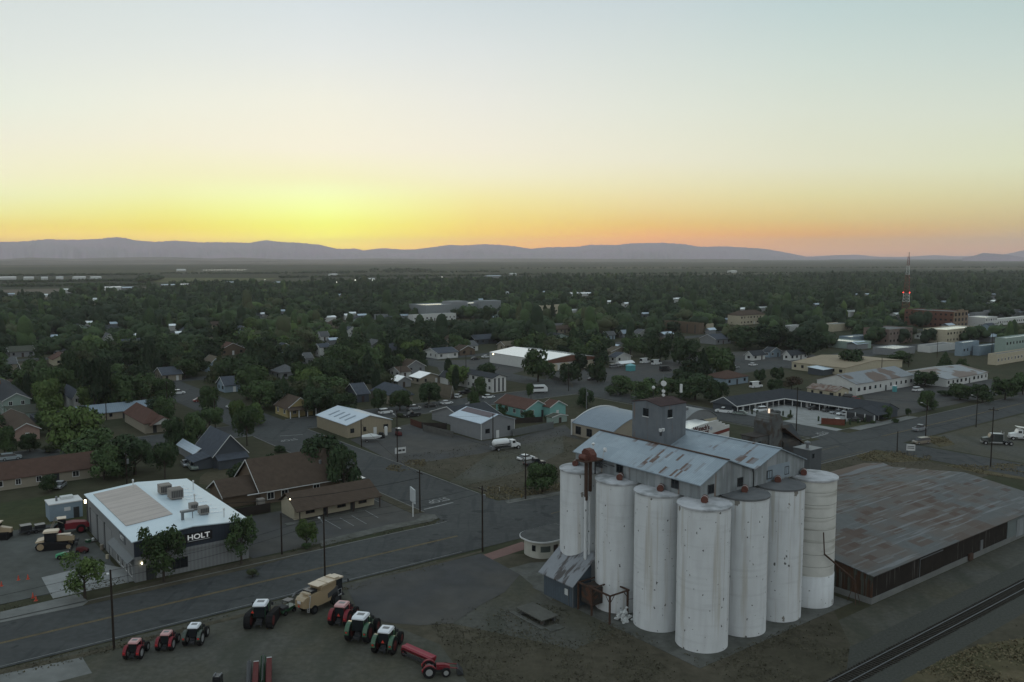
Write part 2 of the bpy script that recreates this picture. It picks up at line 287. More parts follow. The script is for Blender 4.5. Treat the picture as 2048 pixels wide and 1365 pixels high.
# foliage
def leafm(name, c, c2):
    m = mat(name, c, .9, .12, var=.16, vscale=.5, var2=c2, v2scale=.25, v2amt=.8, rnd=.22)
    b = m.node_tree.nodes['Principled BSDF']; return m
LEAF = {'dark green': leafm('dark_foliage', (.032,.052,.027), (.042,.064,.030)), 'green': leafm('green_foliage', (.047,.075,.034), (.058,.088,.036)),
        'bright green': leafm('bright_foliage', (.070,.108,.038), (.085,.12,.040)), 'olive': leafm('olive_foliage', (.066,.074,.040), (.05,.066,.034)),
        'blackish green': leafm('cypress_foliage', (.022,.036,.021), (.028,.044,.024)), 'reddish': leafm('reddish_foliage', (.07,.045,.036), (.055,.055,.032))}
bark = mat('bark', (.05,.042,.035), .95, .05, var=.25, vscale=2.)

# ---------------------------------------------------------------- mesh tools
col = sc.collection
class MB:
    def __init__(s): s.v = []; s.f = []
    def add(s, vs, fs):
        n = len(s.v); s.v += [tuple(p) for p in vs]; s.f += [tuple(i+n for i in q) for q in fs]; return s
    def box(s, x0, x1, y0, y1, z0, z1):
        return s.add([(x0,y0,z0),(x1,y0,z0),(x1,y1,z0),(x0,y1,z0),(x0,y0,z1),(x1,y0,z1),(x1,y1,z1),(x0,y1,z1)],
                     [(0,3,2,1),(4,5,6,7),(0,1,5,4),(1,2,6,5),(2,3,7,6),(3,0,4,7)])
    def frust(s, b, t, z0, z1):      # b, t = (x0,x1,y0,y1) bottom and top rectangles
        return s.add([(b[0],b[2],z0),(b[1],b[2],z0),(b[1],b[3],z0),(b[0],b[3],z0),(t[0],t[2],z1),(t[1],t[2],z1),(t[1],t[3],z1),(t[0],t[3],z1)],
                     [(0,3,2,1),(4,5,6,7),(0,1,5,4),(1,2,6,5),(2,3,7,6),(3,0,4,7)])
    def prism(s, pts, a0, a1, ax='y'):   # polygon in the plane across ax, swept from a0 to a1
        n = len(pts)
        def P(p, a): return (p[0], a, p[1]) if ax == 'y' else ((a, p[0], p[1]) if ax == 'x' else (p[0], p[1], a))
        vs = [P(p, a0) for p in pts]+[P(p, a1) for p in pts]
        return s.add(vs, [tuple(range(n)), tuple(range(2*n-1, n-1, -1))]+[(i, i+n, (i+1) % n+n, (i+1) % n) for i in range(n)])
    def tube(s, p, q, r, n=8, r2=None, cap=True):
        p, q = Vector(p), Vector(q); d = (q-p).normalized(); a = d.orthogonal().normalized(); b = d.cross(a); r2 = r if r2 is None else r2
        vs = [p+(a*math.cos(t)+b*math.sin(t))*r for t in [2*math.pi*i/n for i in range(n)]]+[q+(a*math.cos(t)+b*math.sin(t))*r2 for t in [2*math.pi*i/n for i in range(n)]]
        fs = [(i, (i+1) % n, (i+1) % n+n, i+n) for i in range(n)]
        if cap: fs += [tuple(range(n-1, -1, -1)), tuple(range(n, 2*n))]
        return s.add(vs, fs)
    def lathe(s, prof, n=32, c=(0, 0), a0=0., a1=2*math.pi):
        full = abs(a1-a0-2*math.pi) < 1e-6; m = n if full else n+1; vs = []
        for r, z in prof:
            vs += [(c[0]+r*math.cos(a0+(a1-a0)*i/n), c[1]+r*math.sin(a0+(a1-a0)*i/n), z) for i in range(m)]
        fs = []
        for k in range(len(prof)-1):
            for i in range(n):
                j = (i+1) % m; fs.append((k*m+i, k*m+j, (k+1)*m+j, (k+1)*m+i))
        return s.add(vs, fs)
    def build(s, name, m, parent=None, smooth=False):
        me = bpy.data.meshes.new(name); me.from_pydata(s.v, [], s.f); me.validate(); me.materials.append(m if not isinstance(m, str) else MATS[m])
        bm = bmesh.new(); bm.from_mesh(me); bmesh.ops.recalc_face_normals(bm, faces=bm.faces)
        bm.to_mesh(me); bm.free()
        if smooth:
            for p in me.polygons: p.use_smooth = len(p.vertices) == 4
        o = bpy.data.objects.new(name, me); col.objects.link(o)
        if parent is not None: o.parent = parent
        return o
def tag(o, label, cat, group=None, kind=None):
    if label: o['label'] = label
    if cat: o['category'] = cat
    if group: o['group'] = group
    if kind: o['kind'] = kind
    return o
def thing(name, label, cat, u, v, z=0., rz=0., group=None, world=False):
    """an Empty at the base; local x runs along the grid's u axis (the main road), y along v"""
    o = bpy.data.objects.new(name, None); col.objects.link(o); x, y = XY(u, v)
    o.location = (x, y, z); o.rotation_euler = (0, 0, (0 if world else ROT)+rz); o.empty_display_size = .5
    return tag(o, label, cat, group)
def at_uv(o, u, v, z=0., rz=0.):
    x, y = XY(u, v); o.location = (x, y, z); o.rotation_euler = (0, 0, ROT+rz); return o
def copy_tree(o, parent=None):
    c = o.copy(); col.objects.link(c); c.parent = parent
    for ch in o.children: copy_tree(ch, c)
    return c
SHN = 0
def sheet(name, pts, z, m, kind='structure', th=0.):
    """a flat ground sheet from grid (u, v) points"""
    global SHN
    if z < .03 and name not in ('road', 'street'): SHN += 1; z = .004*(1+SHN % 13)
    elif name == 'road_marking': z += .05
    P = [XY(*p) for p in pts]; mb = MB()
    if th: mb.prism([(p[0], p[1]) for p in P], z-th, z, 'z')
    else: mb.add([(p[0], p[1], z) for p in P], [tuple(range(len(P)))])
    o = mb.build(name, m); o['kind'] = kind; return o
def rect(u0, u1, v0, v1): return [(u0, v0), (u1, v0), (u1, v1), (u0, v1)]
def text_mesh(s, size, depth=.03, bold=0.):
    cu = bpy.data.curves.new('t', 'FONT'); cu.body = s; cu.size = size; cu.extrude = depth; cu.offset = bold; cu.align_x = 'CENTER'; cu.align_y = 'CENTER'
    o = bpy.data.objects.new('t', cu); col.objects.link(o); bpy.context.view_layer.update()
    me = bpy.data.meshes.new_from_object(o.evaluated_get(bpy.context.evaluated_depsgraph_get())); bpy.data.objects.remove(o); bpy.data.curves.remove(cu)
    return me
def text_obj(name, s, size, m, parent, loc, rot, depth=.03, bold=0., scale=(1, 1, 1)):
    me = text_mesh(s, size, depth, bold); me.materials.clear(); me.materials.append(m)
    o = bpy.data.objects.new(name, me); col.objects.link(o); o.parent = parent; o.location = loc; o.rotation_euler = rot; o.scale = scale; return o
FOOT = []      # footprints in (u, v), kept clear of trees
MARK = []      # (phrase, px, py) landmarks for labels
# ================================================================ land, roads, hills, haze
tm = mat('farmland_and_town_soil', (.040,.045,.027), .95, .05, var=.22, vscale=.35, var2=(.062,.056,.038), v2scale=.03, v2amt=.7)
def far_fields(m):
    t, b, src = hooks(m); n = t.nodes.new; l = t.links.new; pos = n('ShaderNodeNewGeometry').outputs['Position']
    mp = n('ShaderNodeMapping'); mp.vector_type = 'POINT'; mp.inputs['Rotation'].default_value = (0, 0, -ROT); mp.inputs['Scale'].default_value = (1/900., 1/420., 0); l(pos, mp.inputs[0])
    v = n('ShaderNodeTexVoronoi'); v.feature = 'F1'; v.distance = 'CHEBYCHEV'; v.inputs['Scale'].default_value = 1; l(mp.outputs[0], v.inputs['Vector'])
    r = n('ShaderNodeValToRGB'); e = r.color_ramp.elements; r.color_ramp.interpolation = 'CONSTANT'
    e[0].color = (.030,.040,.022,1); e[1].position = .3; e[1].color = (.036,.046,.024,1)
    for p, c in ((.5,(.050,.055,.030,1)), (.66,(.028,.037,.022,1)), (.8,(.085,.082,.05,1)), (.9,(.042,.05,.028,1))): k = e.new(p); k.color = c
    sp_ = n('ShaderNodeSeparateColor'); l(v.outputs['Color'], sp_.inputs[0]); l(sp_.outputs[0], r.inputs[0])
    s3 = n('ShaderNodeSeparateXYZ'); l(pos, s3.inputs[0]); q = n('ShaderNodeMapRange'); q.inputs[1].default_value = 1050; q.inputs[2].default_value = 1250; l(s3.outputs[1], q.inputs[0])
    x = n('ShaderNodeMix'); x.data_type = 'RGBA'; l(q.outputs[0], x.inputs[0]); l(src, x.inputs[6]); l(r.outputs[0], x.inputs[7]); l(x.outputs[2], b.inputs['Base Color'])
far_fields(tm)
g = MB(); g.add([(-20000,-1500,0),(20000,-1500,0),(20000,19500,0),(-20000,19500,0)], [(0,1,2,3)]); go = g.build('ground', tm); go['kind'] = 'structure'

def pp(*pts): return [guv(x, y) for x, y in pts]
# --- roads on the town grid
STU = [95+121*k for k in range(-3, 12)]; STV = [242+116*k for k in range(0, 8)]
RW = 7.5
sheet('road', rect(-60, 1400, 118, 134), .068, asph)
for k, u in enumerate(STU):
    if u < 60 and u < -30: continue
    hw = 8. if k == 3 else (6.8 if k == 4 else 5.)
    v0 = 134. if k != 4 else 40.
    if k < 3: v0 = 176.
    sheet('street', rect(u-hw, u+hw, v0, 134 if False else 1150), .060, asph)
for k, v in enumerate(STV):
    hw = 8.5 if k == 0 else 5.
    sheet('street', rect(-250, 1300, v-hw, v+hw), .064, asph)
# corner flare of the side street
sheet('road', pp((870,1048),(884,1036),(1000,1002),(1126,985),(1126,1010),(900,1075)), .072, asph)
# --- lots
sheet('yard', rect(-60, 74, 56, 117.6), .004, gravel)
sheet('asphalt_patch', pp((692,1172),(830,1140),(962,1108),(1040,1150),(1010,1185),(960,1212),(905,1248),(840,1252),(770,1246),(712,1215)), .058, asph2)
sheet('rail_bed', rect(-40, 520, 49.5, 58.5), .004, ballast)
sheet('dirt_track', rect(75, 520, 58.5, 64.0), .004, gravel)
sheet('weedy_ground', rect(-40, 520, 10, 49.5), .004, weeds)
sheet('weedy_ground', pp((700,1185),(965,1108),(1130,1110),(1660,1205),(1700,1290),(1690,1365),(960,1400),(880,1290),(760,1240)), .006, weeds)
sheet('silo_slab', [(79.5,66.3),(113,66.3),(113,75),(91,75),(91,99),(79.5,99)], .06, darkslab, th=.06)
sheet('asphalt_patch', pp((1000,1186),(1040,1150),(1100,1200),(1180,1225),(1230,1262),(1150,1300),(1010,1270),(905,1248)), .030, gravel)
sheet('concrete_pad', pp((985,1146),(1062,1126),(1132,1122),(1120,1180),(1100,1205),(1060,1186)), .012, darkslab)
sheet('pink_pavement', pp((962,1112),(1045,1084),(1060,1096),(985,1120)), .03, pinkwalk)
sheet('concrete_pad', pp((-30,1354),(163,1313),(184,1347),(110,1366),(0,1392)), .03, concrete)
sheet('worn_verge', pp((0,1340),(160,1308),(520,1220),(965,1101),(965,1105),(520,1226),(165,1315),(0,1350)), .014, weeds)
sheet('yard', rect(-14, 31.5, 140.5, 178), .008, yardc)
sheet('concrete_pad', pp((83,1156),(200,1128),(262,1140),(279,1160),(106,1198)), .05, concrete2, th=.05)
sheet('pavement', pp((0,1247),(0,1226),(160,1189),(176,1205),(166,1213)), .12, concrete, th=.12)
sheet('verge', pp((166,1213),(176,1203),(278,1172),(500,1120),(570,1108),(640,1094),(640,1100),(500,1138)), .10, weeds, th=.1)
sheet('parking_lot', [(50.5,137),(87,137.5),(87,160),(50.5,160)], .008, asph2)
sheet('pavement', pp((642,1094),(780,1060),(862,1044),(876,1038),(870,1030),(846,1030),(830,1042),(780,1050),(640,1083)), .10, darkslab, th=.1)
sheet('verge', rect(84.5, 87, 142, 178), .10, weeds, th=.1)
sheet('vacant_lot', rect(104, 160, 137.5, 186), .004, weeds)
sheet('gravel_lot', pp((870,985),(985,905),(1125,868),(1128,905),(1040,945),(960,965)), .008, gravel)
sheet('old_parking_lot', pp((800,932),(700,880),(830,845),(905,868),(960,883),(1030,876),(1130,850),(1160,880),(1128,872),(960,908)), .012, asph2)
sheet('dry_grass', pp((770,940),(790,925),(850,922),(850,932),(800,945)), .012, drygrass)
sheet('dry_grass', pp((965,996),(975,975),(1030,968),(1126,966),(1126,982),(1060,992),(1010,1002)), .012, drygrass)
sheet('pavement', pp((1010,1003),(1060,993),(1126,983),(1126,990),(1062,1001),(1014,1008)), .10, darkslab, th=.1)
sheet('dirt_yard', pp((400,955),(420,938),(480,935),(488,945),(445,975),(398,968)), .01, dirt)
sheet('lawn', rect(18, 35, 176, 200), .008, lawn); sheet('lawn', rect(104, 130, 251, 262), .008, lawn)
sheet('motel_courtyard', [(223,138),(247,138),(250,176),(223,176)], .03, concrete2)
sheet('pavement', rect(229, 262, 134, 137.5), .12, concrete, th=.12)
sheet('weedy_ground', rect(114, 207, 88, 118), .006, weeds)
sheet('gravel_lot', rect(224, 330, 60, 117), .008, gravel)
sheet('dry_grass', pp((1712,912),(1750,901),(1800,903),(1862,912),(1866,921),(1790,926),(1725,922)), .012, drygrass)
sheet('dry_grass', pp((1890,932),(1950,926),(2060,930),(2060,962),(1960,948)), .012, drygrass)
sheet('dry_grass', pp((1800,1365),(1880,1322),(1960,1290),(2060,1275),(2060,1380)), .012, drygrass)
sheet('dry_grass', pp((1850,872),(1890,874),(1910,890),(1880,895),(1856,884)), .024, drygrass)
sheet('gravel_yard', pp((1700,760),(1840,745),(1990,760),(2000,790),(1790,835),(1730,800)), .008, asph2)
sheet('car_park', pp((1095,745),(1240,735),(1440,705),(1600,700),(1640,715),(1500,745),(1330,768),(1150,775),(1090,772)), .01, asph2)
sheet('car_park', pp((868,722),(985,718),(1060,738),(1010,752),(880,745)), .01, asph2)
# --- kerbs, each a raised strip
for u0, u1, v0, v1 in [(-60,87,134,134.25),(103.5,208,136.6,136.85),(86.75,87,142,232),(103,103.25,146,233),(207.8,208.05,137,233),(222.8,223.05,150,233),(104,208,233.2,233.5),(104,208,250.6,250.9),(-60,87,233.2,233.5),(-60,87,250.6,250.9),(229,420,134,134.25),(114,207,117.5,117.8)]:
    b = MB(); b.box(0, u1-u0, 0, v1-v0, 0, .12); o = b.build('kerb', kerbm); at_uv(o, u0, v0); o['kind'] = 'structure'
# --- painted lines
def line(a, b, w_, m, z=.03, name='road_marking'):
    a, b = Vector(a), Vector(b); d = (b-a).normalized(); n_ = Vector((-d.y, d.x))*w_/2
    return sheet(name, [tuple(a-n_), tuple(b-n_), tuple(b+n_), tuple(a+n_)], z, m)
for a, b in [((-60,126.1),(84,126.1)),((-60,125.8),(84,125.8)),((106,126.1),(205,126.1)),((226,126.1),(700,126.1)),((226,125.8),(700,125.8))]: line(a, b, .15, paint_y)
line((-60,118.6),(80,118.6),.10,paint_w,.03); line((106,118.9),(205,118.9),.12,paint_y,.03)
line(guv(848,1020),guv(906,1006),.5,paint_w,.03); line(guv(1623,877),guv(1656,868),.5,paint_w,.032); line(guv(560,873),guv(606,870),.4,paint_w,.032); line(guv(1000,802),guv(1040,808),.3,paint_w,.032)
for p in [((732,992),(760,1006)),((727,1020),(757,1037)),((703,1032),(733,1049)),((680,1037),(708,1053)),((650,1041),(682,1059))]: line(guv(*p[0]), guv(*p[1]), .14, paint_w, .03)
for i, (px, py, r) in enumerate([(876,1002,math.pi),(577,881,math.pi),(1642,867,math.pi)]):
    me = text_mesh('STOP', 2.0, .0, .03); me.materials.clear(); me.materials.append(paint_w); o = bpy.data.objects.new('road_marking', me); col.objects.link(o); u, v = guv(px, py)
    at_uv(o, u, v, .084, r); o.scale = (1., 1.5, 1); o['kind'] = 'structure'
# --- railway: rails and sleepers
tr = MB()
def rails():
    t = bpy.data.objects.new('railway_track', None); col.objects.link(t); at_uv(t, 0, 53.9, .004); t['kind'] = 'structure'
    for s in (-.72, .72):
        b = MB(); b.box(20, 520, s-.035, s+.035, .24, .30); b.box(20, 520, s-.01, s+.01, .18, .24); b.build('rail', steel, t)
    b = MB(); rr = random.Random(4); x = 60.
    while x < 300: b.box(x, x+.24, -1.3-rr.random()*.08, 1.3+rr.random()*.08, 0, .17); x += .58
    b.build('sleepers', mat('sleeper_wood', (.042,.039,.034), .95, .05, var=.3, vscale=3.), t)['kind'] = 'stuff'
rails()
# --- distant fields
for pts, m in [(pp((-40,594),(330,578),(430,573),(330,574),(0,580),(-40,584)), mat('ploughed_field', (.115,.10,.080), .95, .05, var=.12, vscale=.01)),
               (pp((300,559),(330,556),(560,557),(540,560),(420,567),(310,565)), mat('pale_green_field', (.085,.092,.042), .95, .05, var=.12, vscale=.01)),
               (pp((1000,541),(1200,540),(1330,543),(1180,545)), mat('dark_orchard_field', (.035,.05,.025), .95, .05)),
               (pp((1400,548),(1580,545),(1600,547),(1420,550)), mat('straw_field', (.13,.12,.085), .95, .05))]:
    sheet('field', pts, .05, m)
# --- hills: each range is a ridge with a real distance, height and depth
def ridge(name, sil, D, depth, m, seed, rough=1., base=0.):
    xs = np.array([p[0] for p in sil], float); ys = np.array([p[1] for p in sil], float); n = int((xs[-1]-xs[0])/3); X = np.linspace(xs[0], xs[-1], n); Y = np.interp(X, xs, ys)
    rows = [-1.0, -.8, -.62, -.46, -.32, -.2, -.1, 0., .12, .3, .6, 1.]; vs = []
    for i, (x, y) in enumerate(zip(X, Y)):
        d = dirpx(x, y); a = math.atan2(d.x, d.y); zc = H+D*d.z/math.hypot(d.x, d.y)
        zc = max(zc, 2.)+rough*zc*.035*(noise.noise(Vector((i*.5, seed, 0)))+.8*noise.noise(Vector((i*1.7, seed+3, 0))))
        for r in rows:
            dd = D+r*depth; k = 1-abs(r)**(.8 if r < 0 else 1.2)
            gul = noise.fractal(Vector((i*.22*D/15000.+r*1.2, r*3., seed)), 1., 2., 4)*.30 if -1 < r < -.02 else 0.
            vs.append((dd*math.sin(a), dd*math.cos(a), -.5 if abs(r) == 1 else max(0., zc*max(0., k+gul*(1-k)*1.6))+base))
    m_ = len(rows); fs = [(i*m_+j, i*m_+j+1, (i+1)*m_+j+1, (i+1)*m_+j) for i in range(n-1) for j in range(m_-1)]
    o = MB().add(vs, fs).build(name, m, smooth=True); o['kind'] = 'structure'; return o
hm = mat('haze_tinted_scrub', (.30,.225,.29), .95, .05, var=.12, vscale=.0024, var2=(.21,.20,.215), v2scale=.0012, v2amt=.8); hm2 = mat('foothill_grass', (.17,.145,.125), .95, .05, var=.25, vscale=.004, var2=(.08,.08,.065), v2scale=.002, v2amt=.9)  # mountains: pale purple of the haze is put into their base colour
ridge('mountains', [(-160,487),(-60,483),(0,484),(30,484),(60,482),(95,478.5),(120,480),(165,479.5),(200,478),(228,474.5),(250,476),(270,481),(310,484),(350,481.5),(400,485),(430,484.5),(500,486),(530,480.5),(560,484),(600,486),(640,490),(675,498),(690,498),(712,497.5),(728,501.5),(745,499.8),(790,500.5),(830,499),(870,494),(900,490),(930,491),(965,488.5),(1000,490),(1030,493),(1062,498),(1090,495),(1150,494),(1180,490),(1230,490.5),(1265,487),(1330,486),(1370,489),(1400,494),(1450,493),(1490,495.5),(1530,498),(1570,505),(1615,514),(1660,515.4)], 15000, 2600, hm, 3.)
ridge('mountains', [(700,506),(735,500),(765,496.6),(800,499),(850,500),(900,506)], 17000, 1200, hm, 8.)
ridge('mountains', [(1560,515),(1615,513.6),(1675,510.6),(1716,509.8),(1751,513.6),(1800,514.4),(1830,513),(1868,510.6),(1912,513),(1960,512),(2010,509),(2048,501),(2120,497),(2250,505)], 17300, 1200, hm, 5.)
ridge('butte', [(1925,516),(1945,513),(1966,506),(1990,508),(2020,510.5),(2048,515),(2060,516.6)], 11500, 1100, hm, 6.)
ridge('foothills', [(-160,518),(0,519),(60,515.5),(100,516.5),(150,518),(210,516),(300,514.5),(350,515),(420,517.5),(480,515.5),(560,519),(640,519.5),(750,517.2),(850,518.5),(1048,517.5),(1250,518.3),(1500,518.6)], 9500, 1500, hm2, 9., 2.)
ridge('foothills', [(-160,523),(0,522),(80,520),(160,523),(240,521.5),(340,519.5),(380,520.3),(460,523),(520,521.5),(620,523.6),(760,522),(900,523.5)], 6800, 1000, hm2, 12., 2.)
# --- the air
hz = MB(); hz.box(-20400, 20400, -1900, 19900, -1, HTOP); ho = hz.build('haze', asph); ho.data.materials.clear()
m = bpy.data.materials.new('haze_air'); m.use_nodes = True; m.node_tree.nodes.clear(); o_ = m.node_tree.nodes.new('ShaderNodeOutputMaterial'); v_ = m.node_tree.nodes.new('ShaderNodeVolumePrincipled')
v_.inputs['Color'].default_value = (.96,.91,.96,1); v_.inputs['Density'].default_value = HAZE; v_.inputs['Anisotropy'].default_value = .45
m.node_tree.links.new(v_.outputs[0], o_.inputs['Volume']); ho.data.materials.append(m); ho['kind'] = 'stuff'; ho['label'] = 'pale dusk haze lying over the whole valley'
# ================================================================ building helpers
def window(par, face, a, z, w_, h, dim, pane=glass, frame=trim, deep=.05, detail=True):
    """face: 'u-','u+','v-','v+' wall of a box dim=(L,W); a = centre along the wall"""
    L_, W_ = dim
    def bx(b, a0, a1, z0, z1, d0, d1):
        if face == 'u-': b.box(-d1, -d0, a0, a1, z0, z1)
        elif face == 'u+': b.box(L_+d0, L_+d1, a0, a1, z0, z1)
        elif face == 'v-': b.box(a0, a1, -d1, -d0, z0, z1)
        else: b.box(a0, a1, W_+d0, W_+d1, z0, z1)
    t = min(.12, w_*.12)
    if not detail:
        b = MB(); bx(b, a-w_/2, a+w_/2, z, z+h, .0, .03); return b.build('window', pane, par)
    f = MB(); bx(f, a-w_/2-t, a+w_/2+t, z-t, z, .0, deep); bx(f, a-w_/2-t, a+w_/2+t, z+h, z+h+t, .0, deep); bx(f, a-w_/2-t, a-w_/2, z, z+h, .0, deep); bx(f, a+w_/2, a+w_/2+t, z, z+h, .0, deep)
    bx(f, a-.03, a+.03, z, z+h, .02, deep-.01)
    o = f.build('window', frame, par); p = MB(); bx(p, a-w_/2, a+w_/2, z, z+h, .004, .02); p.build('pane', pane, o); return o
def door(par, face, a, w_, h, dim, m=doorm, name='door', z=0., deep=.04):
    L_, W_ = dim; b = MB()
    if face == 'u-': b.box(-deep, -.002, a-w_/2, a+w_/2, z, z+h)
    elif face == 'u+': b.box(L_+.002, L_+deep, a-w_/2, a+w_/2, z, z+h)
    elif face == 'v-': b.box(a-w_/2, a+w_/2, -deep, -.002, z, z+h)
    else: b.box(a-w_/2, a+w_/2, W_+.002, W_+deep, z, z+h)
    return b.build(name, m, par)
def walls(par, L_, W_, h, m, name='wall', roof=None, rise=0., x0=0., y0=0., z0=0.):
    """four walls, with gable ends when roof is 'gu' (ridge along u) or 'gv' (ridge along v)"""
    b = MB(); b.box(x0, x0+L_, y0, y0+W_, z0, z0+h)
    if roof == 'gu': b.prism([(y0, z0+h), (y0+W_, z0+h), (y0+W_/2, z0+h+rise)], x0, x0+L_, 'x')
    if roof == 'gv': b.prism([(x0, z0+h), (x0+L_, z0+h), (x0+L_/2, z0+h+rise)], y0, y0+W_, 'y')
    if roof == 'su': b.prism([(x0, z0+h), (x0+L_, z0+h), (x0+L_, z0+h+rise)], y0, y0+W_, 'y')
    if roof == 'sv': b.prism([(y0, z0+h), (y0+W_, z0+h), (y0+W_, z0+h+rise)], x0, x0+L_, 'x')
    return b.build(name, m, par)
def roof_geo(L_, W_, h, roof, rise, ov=.45, t=.14, x0=0., y0=0.):
    b = MB(); z = h
    if roof == 'gu':
        s = rise/(W_/2); e = z-s*ov; y1 = y0+W_/2
        b.prism([(y0-ov, e), (y1, z+rise), (y1, z+rise+t), (y0-ov, e+t)], x0-ov, x0+L_+ov, 'x'); b.prism([(y1, z+rise), (y0+W_+ov, e), (y0+W_+ov, e+t), (y1, z+rise+t)], x0-ov, x0+L_+ov, 'x')
    elif roof == 'gv':
        s = rise/(L_/2); e = z-s*ov; x1 = x0+L_/2
        b.prism([(x0-ov, e), (x1, z+rise), (x1, z+rise+t), (x0-ov, e+t)], y0-ov, y0+W_+ov, 'y'); b.prism([(x1, z+rise), (x0+L_+ov, e), (x0+L_+ov, e+t), (x1, z+rise+t)], y0-ov, y0+W_+ov, 'y')
    elif roof == 'su': b.prism([(x0-ov, z), (x0+L_+ov, z+rise), (x0+L_+ov, z+rise+t), (x0-ov, z+t)], y0-ov, y0+W_+ov, 'y')
    elif roof == 'sv': b.prism([(y0-ov, z), (y0+W_+ov, z+rise), (y0+W_+ov, z+rise+t), (y0-ov, z+t)], x0-ov, x0+L_+ov, 'x')
    elif roof == 'hip':
        m_ = min(L_, W_)/2; a, c = (x0-ov, x0+L_+ov, y0-ov, y0+W_+ov), None
        if L_ >= W_: c = (x0+m_, x0+L_-m_+.01, y0+W_/2-.01, y0+W_/2+.01)
        else: c = (x0+L_/2-.01, x0+L_/2+.01, y0+m_, y0+W_-m_+.01)
        b.box(*a, z, z+t); b.frust(a, c, z+t, z+rise+t)
    elif roof == 'flat':
        b.box(x0+.2, x0+L_-.2, y0+.2, y0+W_-.2, z-.05, z+.02)
    return b
def bargeboards(par, L_, W_, h, roof, rise, ov=.45, m=trim):
    b = MB()
    if roof == 'gv':
        s = rise/(L_/2); e = h-s*ov
        for y in (-ov-.06, W_+ov+.0):
            for A_, B_ in (((-ov, e), (L_/2, h+rise)), ((L_+ov, e), (L_/2, h+rise))): b.prism([(A_[0], A_[1]-.06), (B_[0], B_[1]-.06), (B_[0], B_[1]+.17), (A_[0], A_[1]+.17)], y, y+.06, 'y')
    elif roof == 'gu':
        s = rise/(W_/2); e = h-s*ov
        for x in (-ov-.06, L_+ov):
            for A_, B_ in (((-ov, e), (W_/2, h+rise)), ((W_+ov, e), (W_/2, h+rise))): b.prism([(A_[0], A_[1]-.06), (B_[0], B_[1]-.06), (B_[0], B_[1]+.17), (A_[0], A_[1]+.17)], x, x+.06, 'x')
    else: return None
    b1, b2 = MB(), MB(); h_ = len(b.v)//2
    b1.add(b.v[:h_], b.f[:len(b.f)//2]); b2.add(b.v[h_:], [tuple(i-h_ for i in q) for q in b.f[len(b.f)//2:]]); b1.build('bargeboard', m, par); return b2.build('bargeboard', m, par)
def solve_len(u, v, xc, axis, z=0.):
    lo, hi = .2, 150.
    for _ in range(50):
        m_ = (lo+hi)/2; x = PR(*(XY(u+m_, v) if axis == 'u' else XY(u, v+m_)), z)[0]
        if axis == 'u': lo, hi = (m_, hi) if x < xc else (lo, m_)
        else: lo, hi = (m_, hi) if x > xc else (lo, m_)
    return lo
def foot(u, v, L_, W_, pad=1.): FOOT.append((u-pad, u+L_+pad, v-pad, v+W_+pad))
def building(name, label, cat, xa, xb, xc, yb, h, roof, rise, wm, rm, wins='', ov=.45, group=None, mark=None, detail=False, stor=1, parapet=0., dims=None, chimney=False, lit=0, rz=0., barge=True):
    """near (u-, v-) corner at photo (xb, yb); xa, xc = photo columns where the u- and v- walls end"""
    u, v = guv(xb, yb)
    L_, W_ = dims if dims else (solve_len(u, v, xc, 'u'), solve_len(u, v, xa, 'v'))
    t = thing(name, label, cat, u, v, group=group, rz=rz); foot(u, v, L_, W_)
    if mark: MARK.append((mark, (xa+xc)/2, yb))
    walls(t, L_, W_, h, wm, roof=roof, rise=rise)
    rf = roof_geo(L_, W_, h, roof, rise, ov).build('roof', rm, t)
    if parapet or roof == 'flat':
        p = parapet or .3; b = MB(); b.box(0, L_, -.03, .22, h, h+p); b.box(0, L_, W_-.22, W_+.03, h, h+p); b.box(-.03, .22, .22, W_-.22, h, h+p); b.box(L_-.22, L_+.03, .22, W_-.22, h, h+p); b.build('parapet', wm, t)
    if roof in ('gu', 'gv') and barge: bargeboards(t, L_, W_, h, roof, rise, ov)
    if chimney: b = MB(); b.box(L_*.3, L_*.3+.7, W_*.6, W_*.6+.7, h+rise*.4, h+rise+.9); b.build('chimney', brick, rf)
    rr = random.Random(int(xb*7+yb)); dim = (L_, W_); sh = h/stor; first = True; n_lit = lit
    for face in ('v-', 'u-', 'u+'):
        if face not in wins and wins != 'all': continue
        ln = L_ if face == 'v-' else W_; n_ = max(1, int(ln/3.4))
        for s in range(stor):
            for i in range(n_):
                a = ln*(i+.5)/n_+rr.uniform(-.25, .25)
                if face == 'v-' and s == 0 and i == n_//2: door(t, face, a, 1., min(2.1, sh*.85), dim, rr.choice((doorm, dtrim, trim)), name='door'); continue
                ww = rr.choice((.9, 1.2, 1.5)); hh = min(1.25, sh*.45); pn = litwin if (n_lit > 0 and rr.random() < .5) else glass
                if pn is litwin: n_lit -= 1
                window(t, face, a, s*sh+sh*.36, ww, hh, dim, pane=pn, detail=detail)
    t['_L'] = L_; t['_W'] = W_
    return t
def cyl(b, x, y, z0, z1, r, n=12): return b.tube((x, y, z0), (x, y, z1), r, n)

